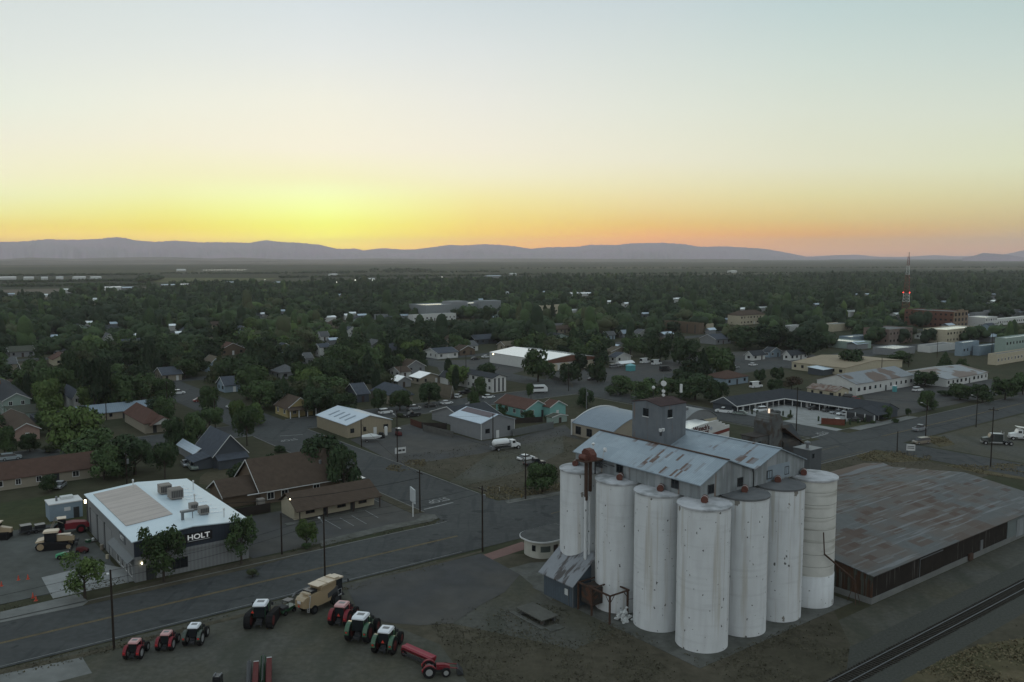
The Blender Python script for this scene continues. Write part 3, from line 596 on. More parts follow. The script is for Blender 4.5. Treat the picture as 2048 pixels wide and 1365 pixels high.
# ================================================================ grain silos
SR, SH = 3.35, 18.4
sp_ = [(85.3,94.2),(85.3,86.4),(85.3,78.7),(85.3,71.0),(93.1,70.9),(100.9,70.8),(108.7,70.7)]
sl = ['white concrete grain silo farthest left, behind the white spout pipes','white concrete silo rising behind the blue-grey shed roof and rusty frame','chipped white silo just left of the nearest corner silo','nearest white concrete silo, at the front corner of the elevator, with dark chips','clean white silo just right of the front corner silo','white silo second from the right end of the row','bare weathered silo with a white painted foot beside the rusty warehouse']
for i, (u, v) in enumerate(sp_):
    t = thing('grain_silo', sl[i], 'silo', u, v, rz=i*.9, group='concrete grain silos of the elevator'); foot(u-4, v-4, 8, 8)
    if i == 6:
        MB().lathe([(SR*.98, 4.6), (SR*.98, SH)], 48).build('wall', silo_c, t, True); MB().lathe([(SR, 0), (SR, 4.6), (SR*.98, 4.62)], 48).build('painted_foot', silo_w, t, True)
        b = MB()
        for k in range(7): b.lathe([(SR*.98, 6+k*1.8), (SR*.986, 6.02+k*1.8), (SR*.986, 6.07+k*1.8), (SR*.98, 6.09+k*1.8)], 48)
        b.build('hoop', mat('dull_hoop', (.30,.30,.27), .8, .2), t)
    else: MB().lathe([(SR, 0), (SR, SH)], 56).build('wall', silo_w, t, True)
    b = MB(); b.lathe([(SR, SH-.05), (SR+.14, SH), (SR+.14, SH+.22), (SR-.1, SH+.26), (0.01, SH+.42)], 48); b.build('top', silo_top if i not in (4, 5) else mat('tarred_silo_top_%d' % i, (.12,.125,.13), .9, .1, var=.2), t)
    b = MB(); a = {0:(-.3,1.2),1:(-.8,-.9),2:(-.6,-.7),3:(-.2,-.2),4:(.1,-.1),5:(.1,.4),6:(-1.3,.7)}[i]
    rt = Matrix.Rotation(-i*.9, 3, 'Z') @ Vector((a[0], a[1], 0))
    d = Vector((.55, 0, 0)); d.rotate(Matrix.Rotation(.6-i*.9, 3, 'Z')); p = Vector((rt.x, rt.y, SH+.75)); b.tube(p-d, p+d, .45, 14); b.box(p.x-.35, p.x+.35, p.y-.3, p.y+.3, SH+.3, SH+.6)
    hd = b.build('hatch_drum', redrust, t); b = MB(); b.tube(p-d*.15, p+d*.1, .465, 14); b.build('band', trim, hd)
MARK.append(('white grain silos', 1300, 1180))
# ---- sheds on top of the silos
t = thing('silo_headhouse', 'corrugated metal headhouse with rust-streaked twin gable roof and square tower on the silos', 'building', 85.4, 71.9, SH+.3); TU = 85.4; TV = 71.9
def gshed(x0, x1, W_, hl, hr, rdg, nm):
    b = MB(); b.prism([(x0, 0), (x1, 0), (x1, hr), ((x0+x1)/2-.2, rdg), (x0, hl)], 0, W_, 'y'); w1 = b.build('wall', galvw, t)
    xm = (x0+x1)/2-.2; ov = .35; b = MB()
    sl_ = (rdg-hl)/(xm-x0); b.prism([(x0-ov, hl-sl_*ov), (xm, rdg), (xm, rdg+.12), (x0-ov, hl-sl_*ov+.12)], -.4, W_+.3, 'y'); r1 = b.build('roof', galv, t)
    b = MB(); sr_ = (rdg-hr)/(x1-xm); b.prism([(xm, rdg), (x1+.1, hr-sr_*.1), (x1+.1, hr-sr_*.1+.12), (xm, rdg+.12)], -.4, W_+.3, 'y'); b.build('roof', galv, t)
    b = MB(); b.box(xm-.22, xm+.22, -.4, W_+.3, rdg+.10, rdg+.17); b.build('ridge_cap', rust if nm else galv, t)
gshed(0, 11.0, 24.0, 2.1, 2.35, 4.5, 1); gshed(11.0, 22.8, 22.5, 2.35, 2.1, 4.45, 0)
dm = (22.8, 24.0)
for a in (4.2, 14.6, 18.8): window(t, 'u-', a, .75, 1.1, 1.05, dm, frame=dtrim)
for a, ww in ((2.2, 1.), (8.2, 1.), (14.6, 1.0), (18.6, .8)): window(t, 'v-', a, .6, ww, 1.0, dm, frame=dtrim)
b = MB(); b.box(10.95, 11.08, -.12, -.02, -.2, 2.3); b.build('downpipe', dtrim, t)
b = MB(); b.box(14.2, 19.3, -.03, -.005, .2, 2.3); b.build('patch_panel', galv, t)
tw = MB(); x0, y0 = 95-TU, 87.8-TV; b = MB(); b.box(x0, x0+5.7, y0, y0+5.8, 1., 9.0); b.prism([(y0, 9.0), (y0+5.8, 9.0), (y0+2.9, 9.55)], x0, x0+5.7, 'x'); tw = b.build('tower', galvd, t)
roof_geo(5.7, 5.8, 9.0, 'gu', .55, .12, .1, x0, y0).build('roof', mat('dark_red_roof_felt', (.058,.040,.040), .9, .1, var=.2), tw)
for f_, a in (('u-', 2.0), ('v-', 4.2)):
    e = bpy.data.objects.new('window', None)
    b = MB(); hz_ = 7.0
    if f_ == 'v-': b.box(x0+1.6, x0+2.6, y0-.05, y0-.005, hz_+.1, hz_+1.3)
    else: b.box(x0-.05, x0-.005, y0+2.4, y0+3.5, hz_+.1, hz_+1.3)
    o = b.build('window', glass, tw); b = MB()
    if f_ == 'v-': b.box(x0+1.5, x0+2.7, y0-.1, y0-.01, hz_-.02, hz_+.1)
    else: b.box(x0-.1, x0-.01, y0+2.3, y0+3.6, hz_-.02, hz_+.1)
    b.build('sill', trim, o)
fl = MB(); fl.box(x0-.1, x0+.1, y0-.3, y0, 4.6, 5.4); o = fl.build('floodlight_bracket', dtrim, tw); b = MB(); b.lathe([(.01,5.2),(.22,5.3),(.26,5.7),(.01,5.75)], 10, (x0-.3, y0-.35)); b.lathe([(.01,5.2),(.22,5.3),(.26,5.7),(.01,5.75)], 10, (x0+.3, y0-.35)); b.build('floodlight', trim, o)
# antennas standing on the tower roof
t2 = thing('antenna_mast', 'thin mast with white drum dishes on the headhouse tower', 'antenna', 95+4.0, 87.8+3.2, SH+9.9)
MB().tube((0,0,-.5), (0,0,3.6), .05, 6).build('pole', steel, t2)
for z, r in ((2.2, .42), (1.0, .25), (.4, .22)):
    b = MB(); b.tube((-.25,-.25,z), (-.5,-.6,z+.03), r, 14); b.build('dish', trim, t2)
t2 = thing('antenna_mast', 'whip antenna at the left corner of the headhouse tower', 'antenna', 95.3, 93.2, SH+9.2); MB().tube((0,0,-.4), (0,0,3.0), .04, 6).build('pole', dtrim, t2)
t2 = thing('antenna_mast', 'panel antenna at the right corner of the headhouse tower', 'antenna', 100.4, 88.6, SH+9.2); MB().tube((0,0,-.4), (0,0,2.9), .05, 6).build('pole', dtrim, t2); b = MB(); b.box(-.15, .15, -.15, .15, 1.6, 2.9); b.build('panel', trim, t2)
t2 = thing('antenna_mast', 'pole with a round white globe behind the tower roof', 'antenna', 99.2, 93.2, SH+9.2); MB().tube((0,0,-.4), (0,0,1.7), .05, 6).build('pole', dtrim, t2); b = MB(); b.lathe([(.01,1.6),(.2,1.7),(.28,1.9),(.2,2.1),(.01,2.2)], 12); b.build('globe', trim, t2, True)
# ---- bucket leg with rusty head box between the first two silos
t = thing('bucket_elevator', 'rusty bucket elevator leg with drum head and white spouts between two silos', 'machinery', 83.0, 90.3)
b = MB(); b.box(-.70,-.38,-.22,.22,15.0,20.8); b.box(.08,.40,-.22,.22,16.2,20.8); b.build('leg_casing', rust, t)
b = MB(); b.box(-1.6, 1.8, -1.1, 1.1, 20.8, 20.95); pf = b.build('platform', rust, t); b = MB(); b.prism([(-1.0,20.95),(1.0,20.95),(1.0,22.0),(.5,22.5),(-.4,22.4),(-1.0,21.8)], -.55, .55, 'x'); b.build('head_box', redrust, t)
b = MB(); b.tube((-.9,-.5,21.3), (-.9,.8,21.3), .45, 14); b.build('drum', redrust, t)
b = MB(); b.tube((-.5,.1,3.5), (-.5,.1,15.5), .24, 10); b.tube((.25,.1,5.5), (.25,.1,15.5), .2, 10); b.build('spout', silo_w, t)
b = MB(); b.tube((.6,-.3,20.8), (2.8,-3.2,19.9), .07, 6); b.tube((.6,.2,20.8), (1.9,-1.8,19.9), .06, 6); b.tube((1.2,0,18.6), (1.2,0,20.8), .12, 6); b.build('brace', dtrim, t)
b = MB(); b.tube((.6,-.2,20.9), (.6,-.2,23.0), .05, 6); b.lathe([(.01,22.9),(.2,23.),(.27,23.2),(.01,23.4)], 10, (.6,-.2)); b.build('lamp', trim, t)
b = MB(); b.tube((2.1,-.9,22.2), (2.2,-1.15,22.25), .33, 14); b.tube((2.1,-.6,20.9), (2.1,-.9,22.2), .05, 6); b.build('dish', trim, t)
# ---- lean-to shed
t = thing('pump_shed', 'blue-grey metal shed with steep flaking lean-to roof against the silos', 'shed', 79.3, 89.3); MARK.append(('blue-grey lean-to shed', 1140, 1200)); foot(79, 84, 8, 13)
b = MB(); b.prism([(0,0),(3.4,0),(3.4,6.2),(0,3.6)], 0, 6.6, 'y'); b.build('wall', bluegrey, t)
b = MB(); b.prism([(-.6,3.25),(4.2,7.0),(4.2,7.12),(-.6,3.4)], -.5, 7.2, 'y'); b.build('roof', stain(mat('flaking_sheet_roof', (.20,.215,.235), .7, .3, var=.12), (.07,.065,.065), (.35,1.1,.35), .55, .04), t)
b = MB(); b.box(-.04, -.004, 1.2, 1.9, 1.5, 2.4); b.build('notice_board', tarp, t); b = MB(); b.box(-.07,-.01,0,.12,0,3.5); b.box(-.07,-.01,1.0,1.08,0,3.6); b.build('corner_trim', steel, t)
# ---- rusty frame
t = thing('steel_frame', 'rusty open steel frame of posts and braces beside the blue-grey shed', 'frame', 79.6, 82.2)
for x, y in ((0,0),(3.6,0.2),(0,3.6),(0,6.4)): b = MB(); b.box(x-.11, x+.11, y-.11, y+.11, 0, 3.9); b.build('post', rust, t)
b = MB(); b.box(-.1,3.7,-.08,.08,3.9,4.1); b.box(-.1,.1,0,6.5,3.92,4.12); b.box(3.5,3.7,.1,6.5,3.9,4.1); b.box(0,3.6,3.5,3.65,3.92,4.08); b.box(0,3.6,6.3,6.45,3.92,4.08); b.build('beam', rust, t)
b = MB(); b.tube((0,0,2.9),(.9,0,3.95),.06,6); b.tube((0,0,2.9),(0,.9,3.95),.06,6); b.tube((3.6,.2,2.9),(2.7,.1,3.95),.06,6); b.tube((0,3.6,2.9),(0,2.7,3.95),.06,6); b.tube((3.6,.2,2.6),(6.2,-1.6,2.9),.04,6); b.build('brace', rust, t)
b = MB(); b.box(.4,3.3,3.9,6.2,1.2,3.6); b.build('hopper', stain(mat('rusty_hopper', (.045,.04,.036), .9, .1, var=.3), (.1,.05,.035), (1,1,1), .55, .05), t)
# white bags heap
t = thing('sack_pile', 'heap of crumpled white plastic sacks between two silos', 'sacks', 82.0, 82.0); rr = random.Random(8); b = MB()
for i in range(60):
    x, y, z, s = rr.uniform(-.8,.9), rr.uniform(-.9,.9), rr.uniform(0,1.7), rr.uniform(.14,.28); z *= max(.1, 1-abs(y)); b.frust((x-s,x+s,y-s*.7,y+s*.7), (x-s*.5+rr.uniform(-.2,.2),x+s*.6,y-s*.4,y+s*.5), z, z+s*rr.uniform(.6,1.3))
b.build('sack', tarp, t)['kind'] = 'stuff'
# old wooden platform on the ground
t = thing('loading_platform', 'low warped timber platform lying on weeds in front of the shed', 'platform', *guv(1085,1262)); u, v = guv(1085,1262)
b = MB(); b.box(.6,3.6,.9,6.6,.78,.92); b.build('deck', mat('grey_weathered_timber', (.10,.10,.09), .9, .1, var=.25, stripes=('Y', .3, .2)), t)
b = MB(); b.box(0,.7,.2,7.4,.02,.16); b.box(.6,2.9,-1.2,.4,.02,.14); b.build('skirt', darkslab, t); b = MB(); b.box(.9,1.3,1.2,1.6,.02,.78); b.box(3.,3.4,1.2,1.6,.02,.78); b.box(.9,1.3,5.6,6.,.02,.78); b.box(3.,3.4,5.6,6.,.02,.78); b.build('support', oldwood, t)
# ---- round-fronted scale office
t = thing('scale_office', 'small white office with rounded front and flat roof beside the far silo', 'office', 87.6, 107.3); foot(85, 105, 12, 9); MARK.append(('rounded white scale office', 1085, 1110))
def rounded(x0, x1, y0, y1, r):       # front (u-, v-) corner and (u-, v+) corner rounded
    P = []; n = 10
    for i in range(n+1): a = math.pi+math.pi/2*i/n; P.append((x0+r+r*math.cos(a), y0+r+r*math.sin(a)))
    P += [(x1, y0), (x1, y1)]
    for i in range(n+1): a = math.pi/2+math.pi/2*i/n; P.append((x0+r+r*math.cos(a), y1-r+r*math.sin(a)))
    return P
b = MB(); b.prism(rounded(0, 8.5, -.2, 5.6, 2.6), 0, 2.9, 'z'); b.build('wall', mat('flaking_white_wall', (.42,.42,.38), .85, .15, var=.1, var2=(.33,.32,.26), v2scale=.5, v2amt=.5), t)
b = MB(); b.prism(rounded(-.7, 8.9, -.9, 6.3, 3.1), 2.9, 3.12, 'z'); b.build('roof_edge', trim, t); b = MB(); b.prism(rounded(-.6, 8.8, -.8, 6.2, 3.0), 3.12, 3.16, 'z'); b.build('roof', r_gravel if False else mat('dark_tar_roof', (.07,.073,.073), .9, .1, var=.3), t)
b = MB(); b.box(3.0,3.9,-.25,-.2,0,2.1); b.build('door', doorm, t); 
b = MB(); b.tube((1.1,-.1+.35,1.6),(1.12,-.12+.35,1.61),.01,4); 
def curved(name, a0, a1, z0, z1, m, r=2.64):
    b = MB(); n = 6; P = [(2.6+r*math.cos(a0+(a1-a0)*i/n), 2.4+r*math.sin(a0+(a1-a0)*i/n)) for i in range(n+1)]; Q = [(2.6+(r-.06)*math.cos(a0+(a1-a0)*i/n), 2.4+(r-.06)*math.sin(a0+(a1-a0)*i/n)) for i in range(n+1)]
    b.prism(P+Q[::-1], z0, z1, 'z'); return b.build(name, m, t)
curved('window', 3.95, 4.6, 1.1, 2.1, mat('boarded_window', (.06,.075,.07), .6, .3)); curved('window', 3.35, 3.62, 1.2, 2.2, glass)
b = MB(); b.prism([(4.6,2.5),(8.2,2.9),(8.2,2.7),(5.9,2.0),(5.5,.9),(5.2,2.0),(4.6,2.1)], -.23, -.2, 'y'); b.build('ivy', LEAF['green'], t)

# ================================================================ rusty warehouse
t = thing('warehouse', 'long low warehouse with vast rusty patchwork roof and dark board walls', 'warehouse', 114.4, 64.3); foot(114, 63, 70, 42); MARK.append(('rusty-roofed warehouse', 1850, 1080)); WL, WW_ = 62., 33.
b = MB(); b.prism([(0,.9),(WW_,.9),(WW_,4.3),(WW_/2,6.3),(0,4.3)], 0, .3, 'x'); b.build('wall', greyboards, t)
b = MB(); b.prism([(0,.9),(WW_,.9),(WW_,4.3),(WW_/2,6.3),(0,4.3)], WL-.3, WL, 'x'); b.build('wall', greyboards, t)
b = MB(); b.box(.3,WL-.3,0.02,.25,.9,4.3); b.build('wall', brownwood, t); b = MB(); b.box(.3,WL-.3,WW_-.25,WW_-.02,.9,4.3); b.build('wall', brownwood, t)
b = MB(); b.box(-.1,WL,-.12,WW_,0,.9); b.build('footing', concrete, t)
roof_geo(WL, WW_, 4.35, 'gu', 2.05, .5, .12).build('roof', rustroof, t)
b = MB(); b.box(33.5,34.4,-.08,.02,.9,2.6); b.build('door', steel, t); b = MB(); b.box(13.5,20,-.1,.02,.95,3.7); o = b.build('sliding_door', brownwood, t); b = MB(); b.box(13.4,20.5,-.14,-.1,3.7,3.85); b.box(13.3,13.45,-.14,-.1,.9,3.8); b.build('door_track', steel, o)
b = MB(); b.box(29,30.2,-.5,-.12,.2,1.3); b.build('dock_step', rust, t); b = MB()
rr = random.Random(3)
for i in range(9): y = .2+i*.72; b.box(-.05, -.005, y, y+rr.uniform(.2,.4), .95, rr.uniform(3.0,3.8))
b.build('batten', stain(mat('brown_battens', (.055,.035,.026), .9, .1, var=.2), (.1,.095,.085), (1,1,.1), .6, .03), t)
b = MB(); b.box(43.5,WL-.2,-.06,.01,.9,4.25); pnl = b.build('pale_wall', mat('green_grey_sheet', (.14,.165,.165), .7, .25, var=.1, stripes=('X',.5,.1)), t); b = MB(); b.box(47,54,-.14,-.07,.5,3.6); b.build('sliding_door', galvw, pnl)
# low sheet-roofed wings beyond the warehouse
t = thing('warehouse', 'low rust-brown shed roof behind the large warehouse and the end silo', 'warehouse', 146, 97.6); foot(146, 97, 40, 9)
walls(t, 38, 9, 2.2, brownwood, roof='gu', rise=.8); roof_geo(38, 9, 2.2, 'gu', .9, .3).build('roof', stain(mat('rust_brown_sheet', (.10,.075,.062), .8, .2, var=.15), (.16,.165,.17), (.05,.8,.1), .57, .04), t)
# leaning tripod pipes & tailing pipe on the end silo
t = thing('auger_pipe', 'long rusty auger pipe slanting down across the end silo', 'pipe', 108.6, 66.9); b = MB(); b.tube((-2.3,.3,11.5),(-1.9,.3,8.3),.09,6); b.tube((-1.9,.3,8.3),(4.2,-.9,3.4),.13,8); b.build('pipe', rust, t); b = MB(); b.tube((4.2,-.9,3.4),(3.6,-1.5,0),.05,6); b.tube((4.2,-.9,3.4),(4.9,-1.4,0),.05,6); b.tube((4.2,-.9,3.4),(4.3,.2,0),.05,6); b.build('tripod', rust, t)
# ================================================================ old wooden elevator behind
ev = 107.; eu = u_at(1540, ev, 15.); ek = z_at(eu, ev, 846)/16.3
t = thing('old_elevator', 'decayed grey wooden grain elevator with tall core behind the headhouse roof', 'building', eu, ev); foot(eu-5, 106, 18, 8); t.scale = (.95, .95, ek)
b = MB(); b.box(0,4.5,0,4.2,0,16.3); b.prism([(0,16.3),(4.5,16.3),(3.4,17.9),(1.1,17.9)], 0, 4.2, 'y'); b.build('core', oldwood, t)
b = MB(); b.box(4.5,11,-.5,5,0,11.5); b.prism([(-.5,11.5),(5,11.5),(2.2,14.5)], 4.5, 11, 'x'); b.build('bin_house', stain(mat('brown_grey_boards', (.07,.065,.06), .9, .1, var=.25, stripes=('X', .3, .2)), (.05,.055,.06), (.4,.4,.4), .5, .06), t)
b = MB(); b.prism([(4.2,14.8),(11.6,10.6),(11.6,10.45),(4.2,14.6)], -1, 5.4, 'y'); b.build('roof', mat('rotten_brown_roof', (.09,.062,.05), .9, .1, var=.3), t)
b = MB(); b.box(-4.5,0,.4,4,0,13.6); b.build('annex', oldwood, t); b = MB(); b.box(-4.7,.1,.2,4.2,13.6,13.75); b.build('annex_roof', mat('tar_paper', (.05,.045,.042), .9, .1), t)
b = MB(); b.box(-3.6,-2.6,.34,.395,11.2,12.6); b.build('window', glass, t); b = MB(); b.box(1.9,2.2,1.7,2.0,17.9,18.8); b.build('lamp', mat('lit_lantern', (.6,.5,.4), .4, .4, var=0., emit=(1.,.8,.6), estr=.8), t)
t = thing('metal_bin', 'narrow dark sheet-metal bin house with rooftop vent at the end of the row', 'building', u_at(1620, 98, 10.), 98); bz = z_at(u_at(1620, 98, 10.), 98, 902)/17.; t.scale = (.85, .85, bz); b = MB(); b.box(0,4.6,0,4.5,0,17.0); b.build('wall', mat('dark_bin_sheet', (.075,.083,.09), .7, .25, var=.12), t); b = MB(); b.box(-.15,4.75,-.15,4.65,17.0,17.15); b.build('roof', steel, t); b = MB(); b.box(.9,1.7,-.05,-.005,14.6,15.9); b.build('window', glass, t); b = MB(); cyl(b, 1.8, 2, 17.1, 18.3, .35); b.lathe([(.7,18.3),(.7,18.9),(.01,19.3)], 12, (1.8,2)); b.build('vent', steel, t)

# ================================================================ dealer's white-roofed building
t = thing('dealer_building', 'machinery dealer building with white metal roof, navy fascia and grey panel walls', 'building', 32.2, 137.6); foot(31, 136, 20, 36); MARK.append(('white-roofed dealer building', 330, 1080)); HL, HW = 17.9, 33.2
b = MB(); b.prism([(0,0),(HL,0),(HL,6.4),(HL/2,7.2),(0,6.4)], 0, HW, 'y'); b.build('wall', holt_wall, t)
roof_geo(HL, HW, 6.42, 'gv', .75, .3, .15).build('roof', r_holt, t)
b = MB(); b.prism([(.02,3.5),(HL-.02,3.5),(HL-.02,6.3),(HL/2,7.0),(.02,6.3)], -.12, -.005, 'y'); fc = b.build('fascia', navy, t); b = MB(); b.box(.02,HL-.02,-.16,-.12,3.5,4.0); b.build('band', holt_wall, fc)
b = MB(); b.box(7.6,11.9,-.22,-.13,4.65,6.15); sg = b.build('sign', mat('black_sign', (.008,.008,.01), .5, .3, var=0.), t)
text_obj('lettering', 'HOLT', 1.15, mat('white_sign_letters', (.7,.7,.7), .5, .3, var=0., emit=(1,1,1), estr=.15), sg, (9.75,-.25,5.45), (math.pi/2,0,0), .02, .02, (1.18,1,1)); b = MB(); b.box(8.0,11.5,-.25,-.22,4.83,4.90); b.build('underline', trim, sg)
b = MB(); b.box(-.1,-.01,5.0,8.6,4.6,6.0); sg = b.build('sign', mat('grey_sign_panel', (.10,.11,.12), .6, .3), t); text_obj('lettering', 'HOLT', .95, trim, sg, (-.11,6.8,5.3), (math.pi/2,0,-math.pi/2), .02, .01)
for y0_, y1_ in ((14.2,18.8),(20.2,24.2),(25.6,29.8)):
    b = MB(); b.box(-.05,-.005,y0_,y1_,0,4.6); dd = b.build('roller_door', rolldoor, t); b = MB(); b.box(-.1,-.01,y1_,y1_+.5,0,4.8); b.build('bollard_trim', dtrim, dd)
b = MB(); b.box(-.1,-.01,32.2,33.,0,6.2); b.build('corner_trim', dtrim, t)
b = MB(); b.prism([(-1.0,3.0),(0,3.7),(0,3.8),(-1.0,3.1)], .2, 13.0, 'y'); o = b.build('awning', mat('awning_sheet', (.13,.145,.155), .6, .3, var=.08, stripes=('Y',.4,.15)), t)
for y in (.5, 12.2): b = MB(); b.box(-.95,-.85,y-.05,y+.05,0,3.0); b.build('post', steel, o)
for a in (2.4, 4.6, 7.4, 10.2): window(t, 'u-', a, .5, 1.5, 1.7, (HL, HW))
window(t, 'v-', 6.8, .9, 2.2, 1.5, (HL, HW), frame=dtrim); door(t, 'v-', 2.4, 1.5, 2.3, (HL, HW), dtrim)
b = MB(); b.lathe([(.01,2.7),(.10,2.75),(.12,2.95),(.01,3.1)], 10, (1.05,-.2)); b.build('lamp', lamp_m, t)
def onroof(x): return 6.42+.15+.75*(1-abs(x-HL/2)/(HL/2))
b = MB(); s_ = .75/(HL/2); b.prism([(.9,onroof(.9)+.02),(8.2,onroof(8.2)+.02),(8.2,onroof(8.2)+.14),(.9,onroof(.9)+.14)], 8.2, 31.6, 'y'); b.build('skylight', stain(mat('ribbed_skylight', (.40,.355,.33), .6, .3, var=.06), (.30,.27,.25), (.1,1.6,.1), .52, .03, amt=.6), t)
for i, (x, y, s) in enumerate(((11.0,22.6,1.0),(11.6,18.2,1.1),(12.0,9.4,.65),(12.6,6.0,.75))):
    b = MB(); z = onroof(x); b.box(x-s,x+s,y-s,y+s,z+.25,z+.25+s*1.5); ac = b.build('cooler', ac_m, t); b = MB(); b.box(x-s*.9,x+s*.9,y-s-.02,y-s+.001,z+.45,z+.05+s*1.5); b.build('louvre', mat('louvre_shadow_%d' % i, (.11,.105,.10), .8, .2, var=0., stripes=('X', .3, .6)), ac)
    b = MB(); b.box(x-s*.8,x+s*.8,y-s*.8,y+s*.8,z-.1,z+.25); b.build('base', steel, ac)
b = MB(); z = onroof(9.3); b.tube((8.6,4.0,z),(8.6,4.0,z+1.4),.25,8); b.box(8.3,10.4,3.6,4.4,z+1.2,z+1.5); b.tube((10.2,4.,z),(10.2,4.,z+1.2),.06,6); b.build('duct', steel, t)
for x, y, h in ((7.4,30,1.3),(15.,3.,1.2),(12.4,9.9,2.3),(16.5,24.,1.4)): b = MB(); z = onroof(x); b.tube((x,y,z-.1),(x,y,z+h),.1,8); b.lathe([(.18,z+h),(.18,z+h+.3),(.01,z+h+.4)], 10, (x,y)); b.build('vent_pipe', trim, t)
for i in range(9): # ladders of small skylight strips: bright corrugated glints
    b = MB(); y = 6.5+i*2.6; x = 13.0
    for k in range(6): z = onroof(x+k*.5); b.box(x+k*.5, x+k*.5+.34, y-.10, y+.10, z+.0, z+.08)
    b.build('roof_vent', glint, t)
b = MB(); b.box(-.35,0,33.0,33.3,4.9,5.5); b.build('wall_lamp', lamp_m, t)
u, v = guv(100, 1044); SL = solve_len(u, v, 166, 'u'); t = thing('side_shed', 'flat-roofed pale grey annex joined to the far corner of the dealer building', 'shed', u, v); foot(u, v, SL, 5)
b = MB(); b.box(0,SL,0,4.2,0,3.1); b.build('wall', blue_wall, t); b = MB(); b.box(-.1,SL+.1,-.1,4.3,3.1,3.3); b.build('roof', trim, t); b = MB(); b.box(SL-1.6,SL-.6,-.05,-.005,0,2.1); b.build('door', dtrim, t); b = MB(); b.box(SL-3.2,SL-2.1,-.05,-.005,1.6,2.3); b.build('window', trim, t); b = MB(); cyl(b,1.6,2,3.3,4.2,.2); b.build('vent_pipe', steel, t); b = MB(); b.box(2.4,4.6,2.2,3.6,3.3,3.8); b.build('rooftop_unit', tarp, t)
# ================================================================ town buildings, near to far
B = building
# long-roofed brown office by the parking lot, with posts
t = thing('roadside_office', 'low brown-shingled office with porch posts and cream end wall beside the parking lot', 'building', 64.6, 152.6); foot(64, 151, 19, 9); MARK.append(('low brown-roofed office', 640, 1035))
walls(t, 17, 6.2, 2.5, cream, roof='gu', rise=2.0); b = MB(); b.prism([(-2.3,2.1),(3.1,4.55),(3.1,4.7),(-2.3,2.25)], -.5, 17.6, 'x'); b.prism([(3.1,4.55),(6.8,2.35),(6.8,2.5),(3.1,4.7)], -.5, 17.6, 'x'); b.build('roof', r_brown, t)
for x in (.2, 5.8, 11.4, 17.2): b = MB(); b.box(x-.09,x+.09,-2.1,-1.92,0,2.15); b.build('post', doorm, t)
for a in (3.2, 9.8, 14.4): window(t, 'v-', a, .9, 1.6, 1.1, (17, 6.2), frame=doorm)
for a in (6.4, 12.2): door(t, 'v-', a, 1., 2.1, (17, 6.2), dtrim)
b = MB(); b.lathe([(.01,3.6),(.10,3.7),(.12,3.9),(.01,4.0)], 8, (-.3, 1.2)); b.build('lamp', lamp_m, t)
b = MB(); b.box(-2.5,16.9,-2.6,-1.,0,.12); b.build('walkway', darkslab, t)
# church-like hall
t = thing('church_hall', 'large tan hall with steep brown shingle roof and lower side wing', 'building', 63.5, 166.5); foot(56, 165, 24, 22); MARK.append(('steep brown-roofed hall', 580, 985))
walls(t, 17.5, 13.5, 3.0, brown_wall, roof='gu', rise=5.0); roof_geo(17.5, 13.5, 3.0, 'gu', 5.0, .6).build('roof', r_brown, t); bargeboards(t, 17.5, 13.5, 3.0, 'gu', 5.0, .6)
b = MB(); b.box(-7,0,1.5,10,0,2.6); b.prism([(1.5,2.6),(10,2.6),(5.75,4.9)], -7, 0, 'x'); w_ = b.build('wing', brown_wall, t); b = MB(); b.prism([(.9,2.3),(5.75,4.9),(5.75,5.05),(.9,2.45)], -7.5, .6, 'x'); b.prism([(5.75,4.9),(10.6,2.3),(10.6,2.45),(5.75,5.05)], -7.5, .6, 'x'); b.build('roof', r_brown, w_)
b = MB(); b.prism([(.9,2.15),(5.75,4.75),(5.75,5.0),(.9,2.4)], -7.58,-7.5,'x'); b.prism([(5.75,4.75),(10.6,2.15),(10.6,2.4),(5.75,5.0)], -7.58,-7.5,'x'); b.build('bargeboard', trim, w_)
b = MB(); b.box(-3,17.5,-.65,-.5,2.5,2.65); b.build('gutter', trim, t)
for a in (2., 5., 12.): window(t, 'v-', a, .9, 1.3, 1.3, (17.5, 13.5))
b = MB(); cyl(b, 14.6, 3.6, 5.5, 6.4, .3); b.build('roof_vent', steel, t)
b = MB(); b.box(-1.2,.2,-1.6,-.3,0,1.6); b.build('cooler', ac_m, t)
def fence(label, a, bpt, h, m, post=True):
    a, bpt = Vector(a), Vector(bpt); ln = (bpt-a).length; t = thing('fence', label, 'fence', a.x, a.y, rz=math.atan2((bpt-a).y, (bpt-a).x)); b = MB(); b.box(0, ln, -.03, .03, .05, h); b.build('boards', m, t)
    b = MB(); n = max(2, int(ln/2.4))
    for i in range(n+1): x = ln*i/n; b.box(x-.06, x+.06, .03, .15, 0, h+.08)
    b.build('posts', m, t)['kind'] = 'stuff'
fence('dark board fence between the dealer building and the brown office', (50.5,160.5), (63,160.5), 1.9, fence_d)
fence('dark board fence running up beside the tan hall', (50.5,160.5), (50.8,184), 1.9, fence_d)
fence('wooden fence along the back of the machinery yard', (-14,178), (17.5,178.4), 1.8, fence_w); fence('dark plank fence behind the machinery yard', (2,181.5), (15,181.5), 2.2, fence_d)
fence('grey sheet fence right of the grey metal workshop', guv(1026,873), guv(1107,857), 2., mat('corrugated_fence', (.12,.13,.13), .7, .25, var=.1, stripes=('X',.5,.15)))
fence('red board fence near the tan metal workshop', guv(821,850), guv(843,858), 1.9, fence_r); fence('dark fence left of the grey metal workshop', guv(843,858), guv(893,860), 1.9, fence_d)
fence('weathered fence at the edge of the gravel lot', guv(846,862), guv(906,876), 1.8, fence_w); fence('dark fence behind the turquoise house', guv(990,850), guv(1085,845), 1.7, fence_d)
fence('grey fence beside the parking area below the white-roofed hall', guv(1085,752), guv(1145,775), 1.8, fence_w)
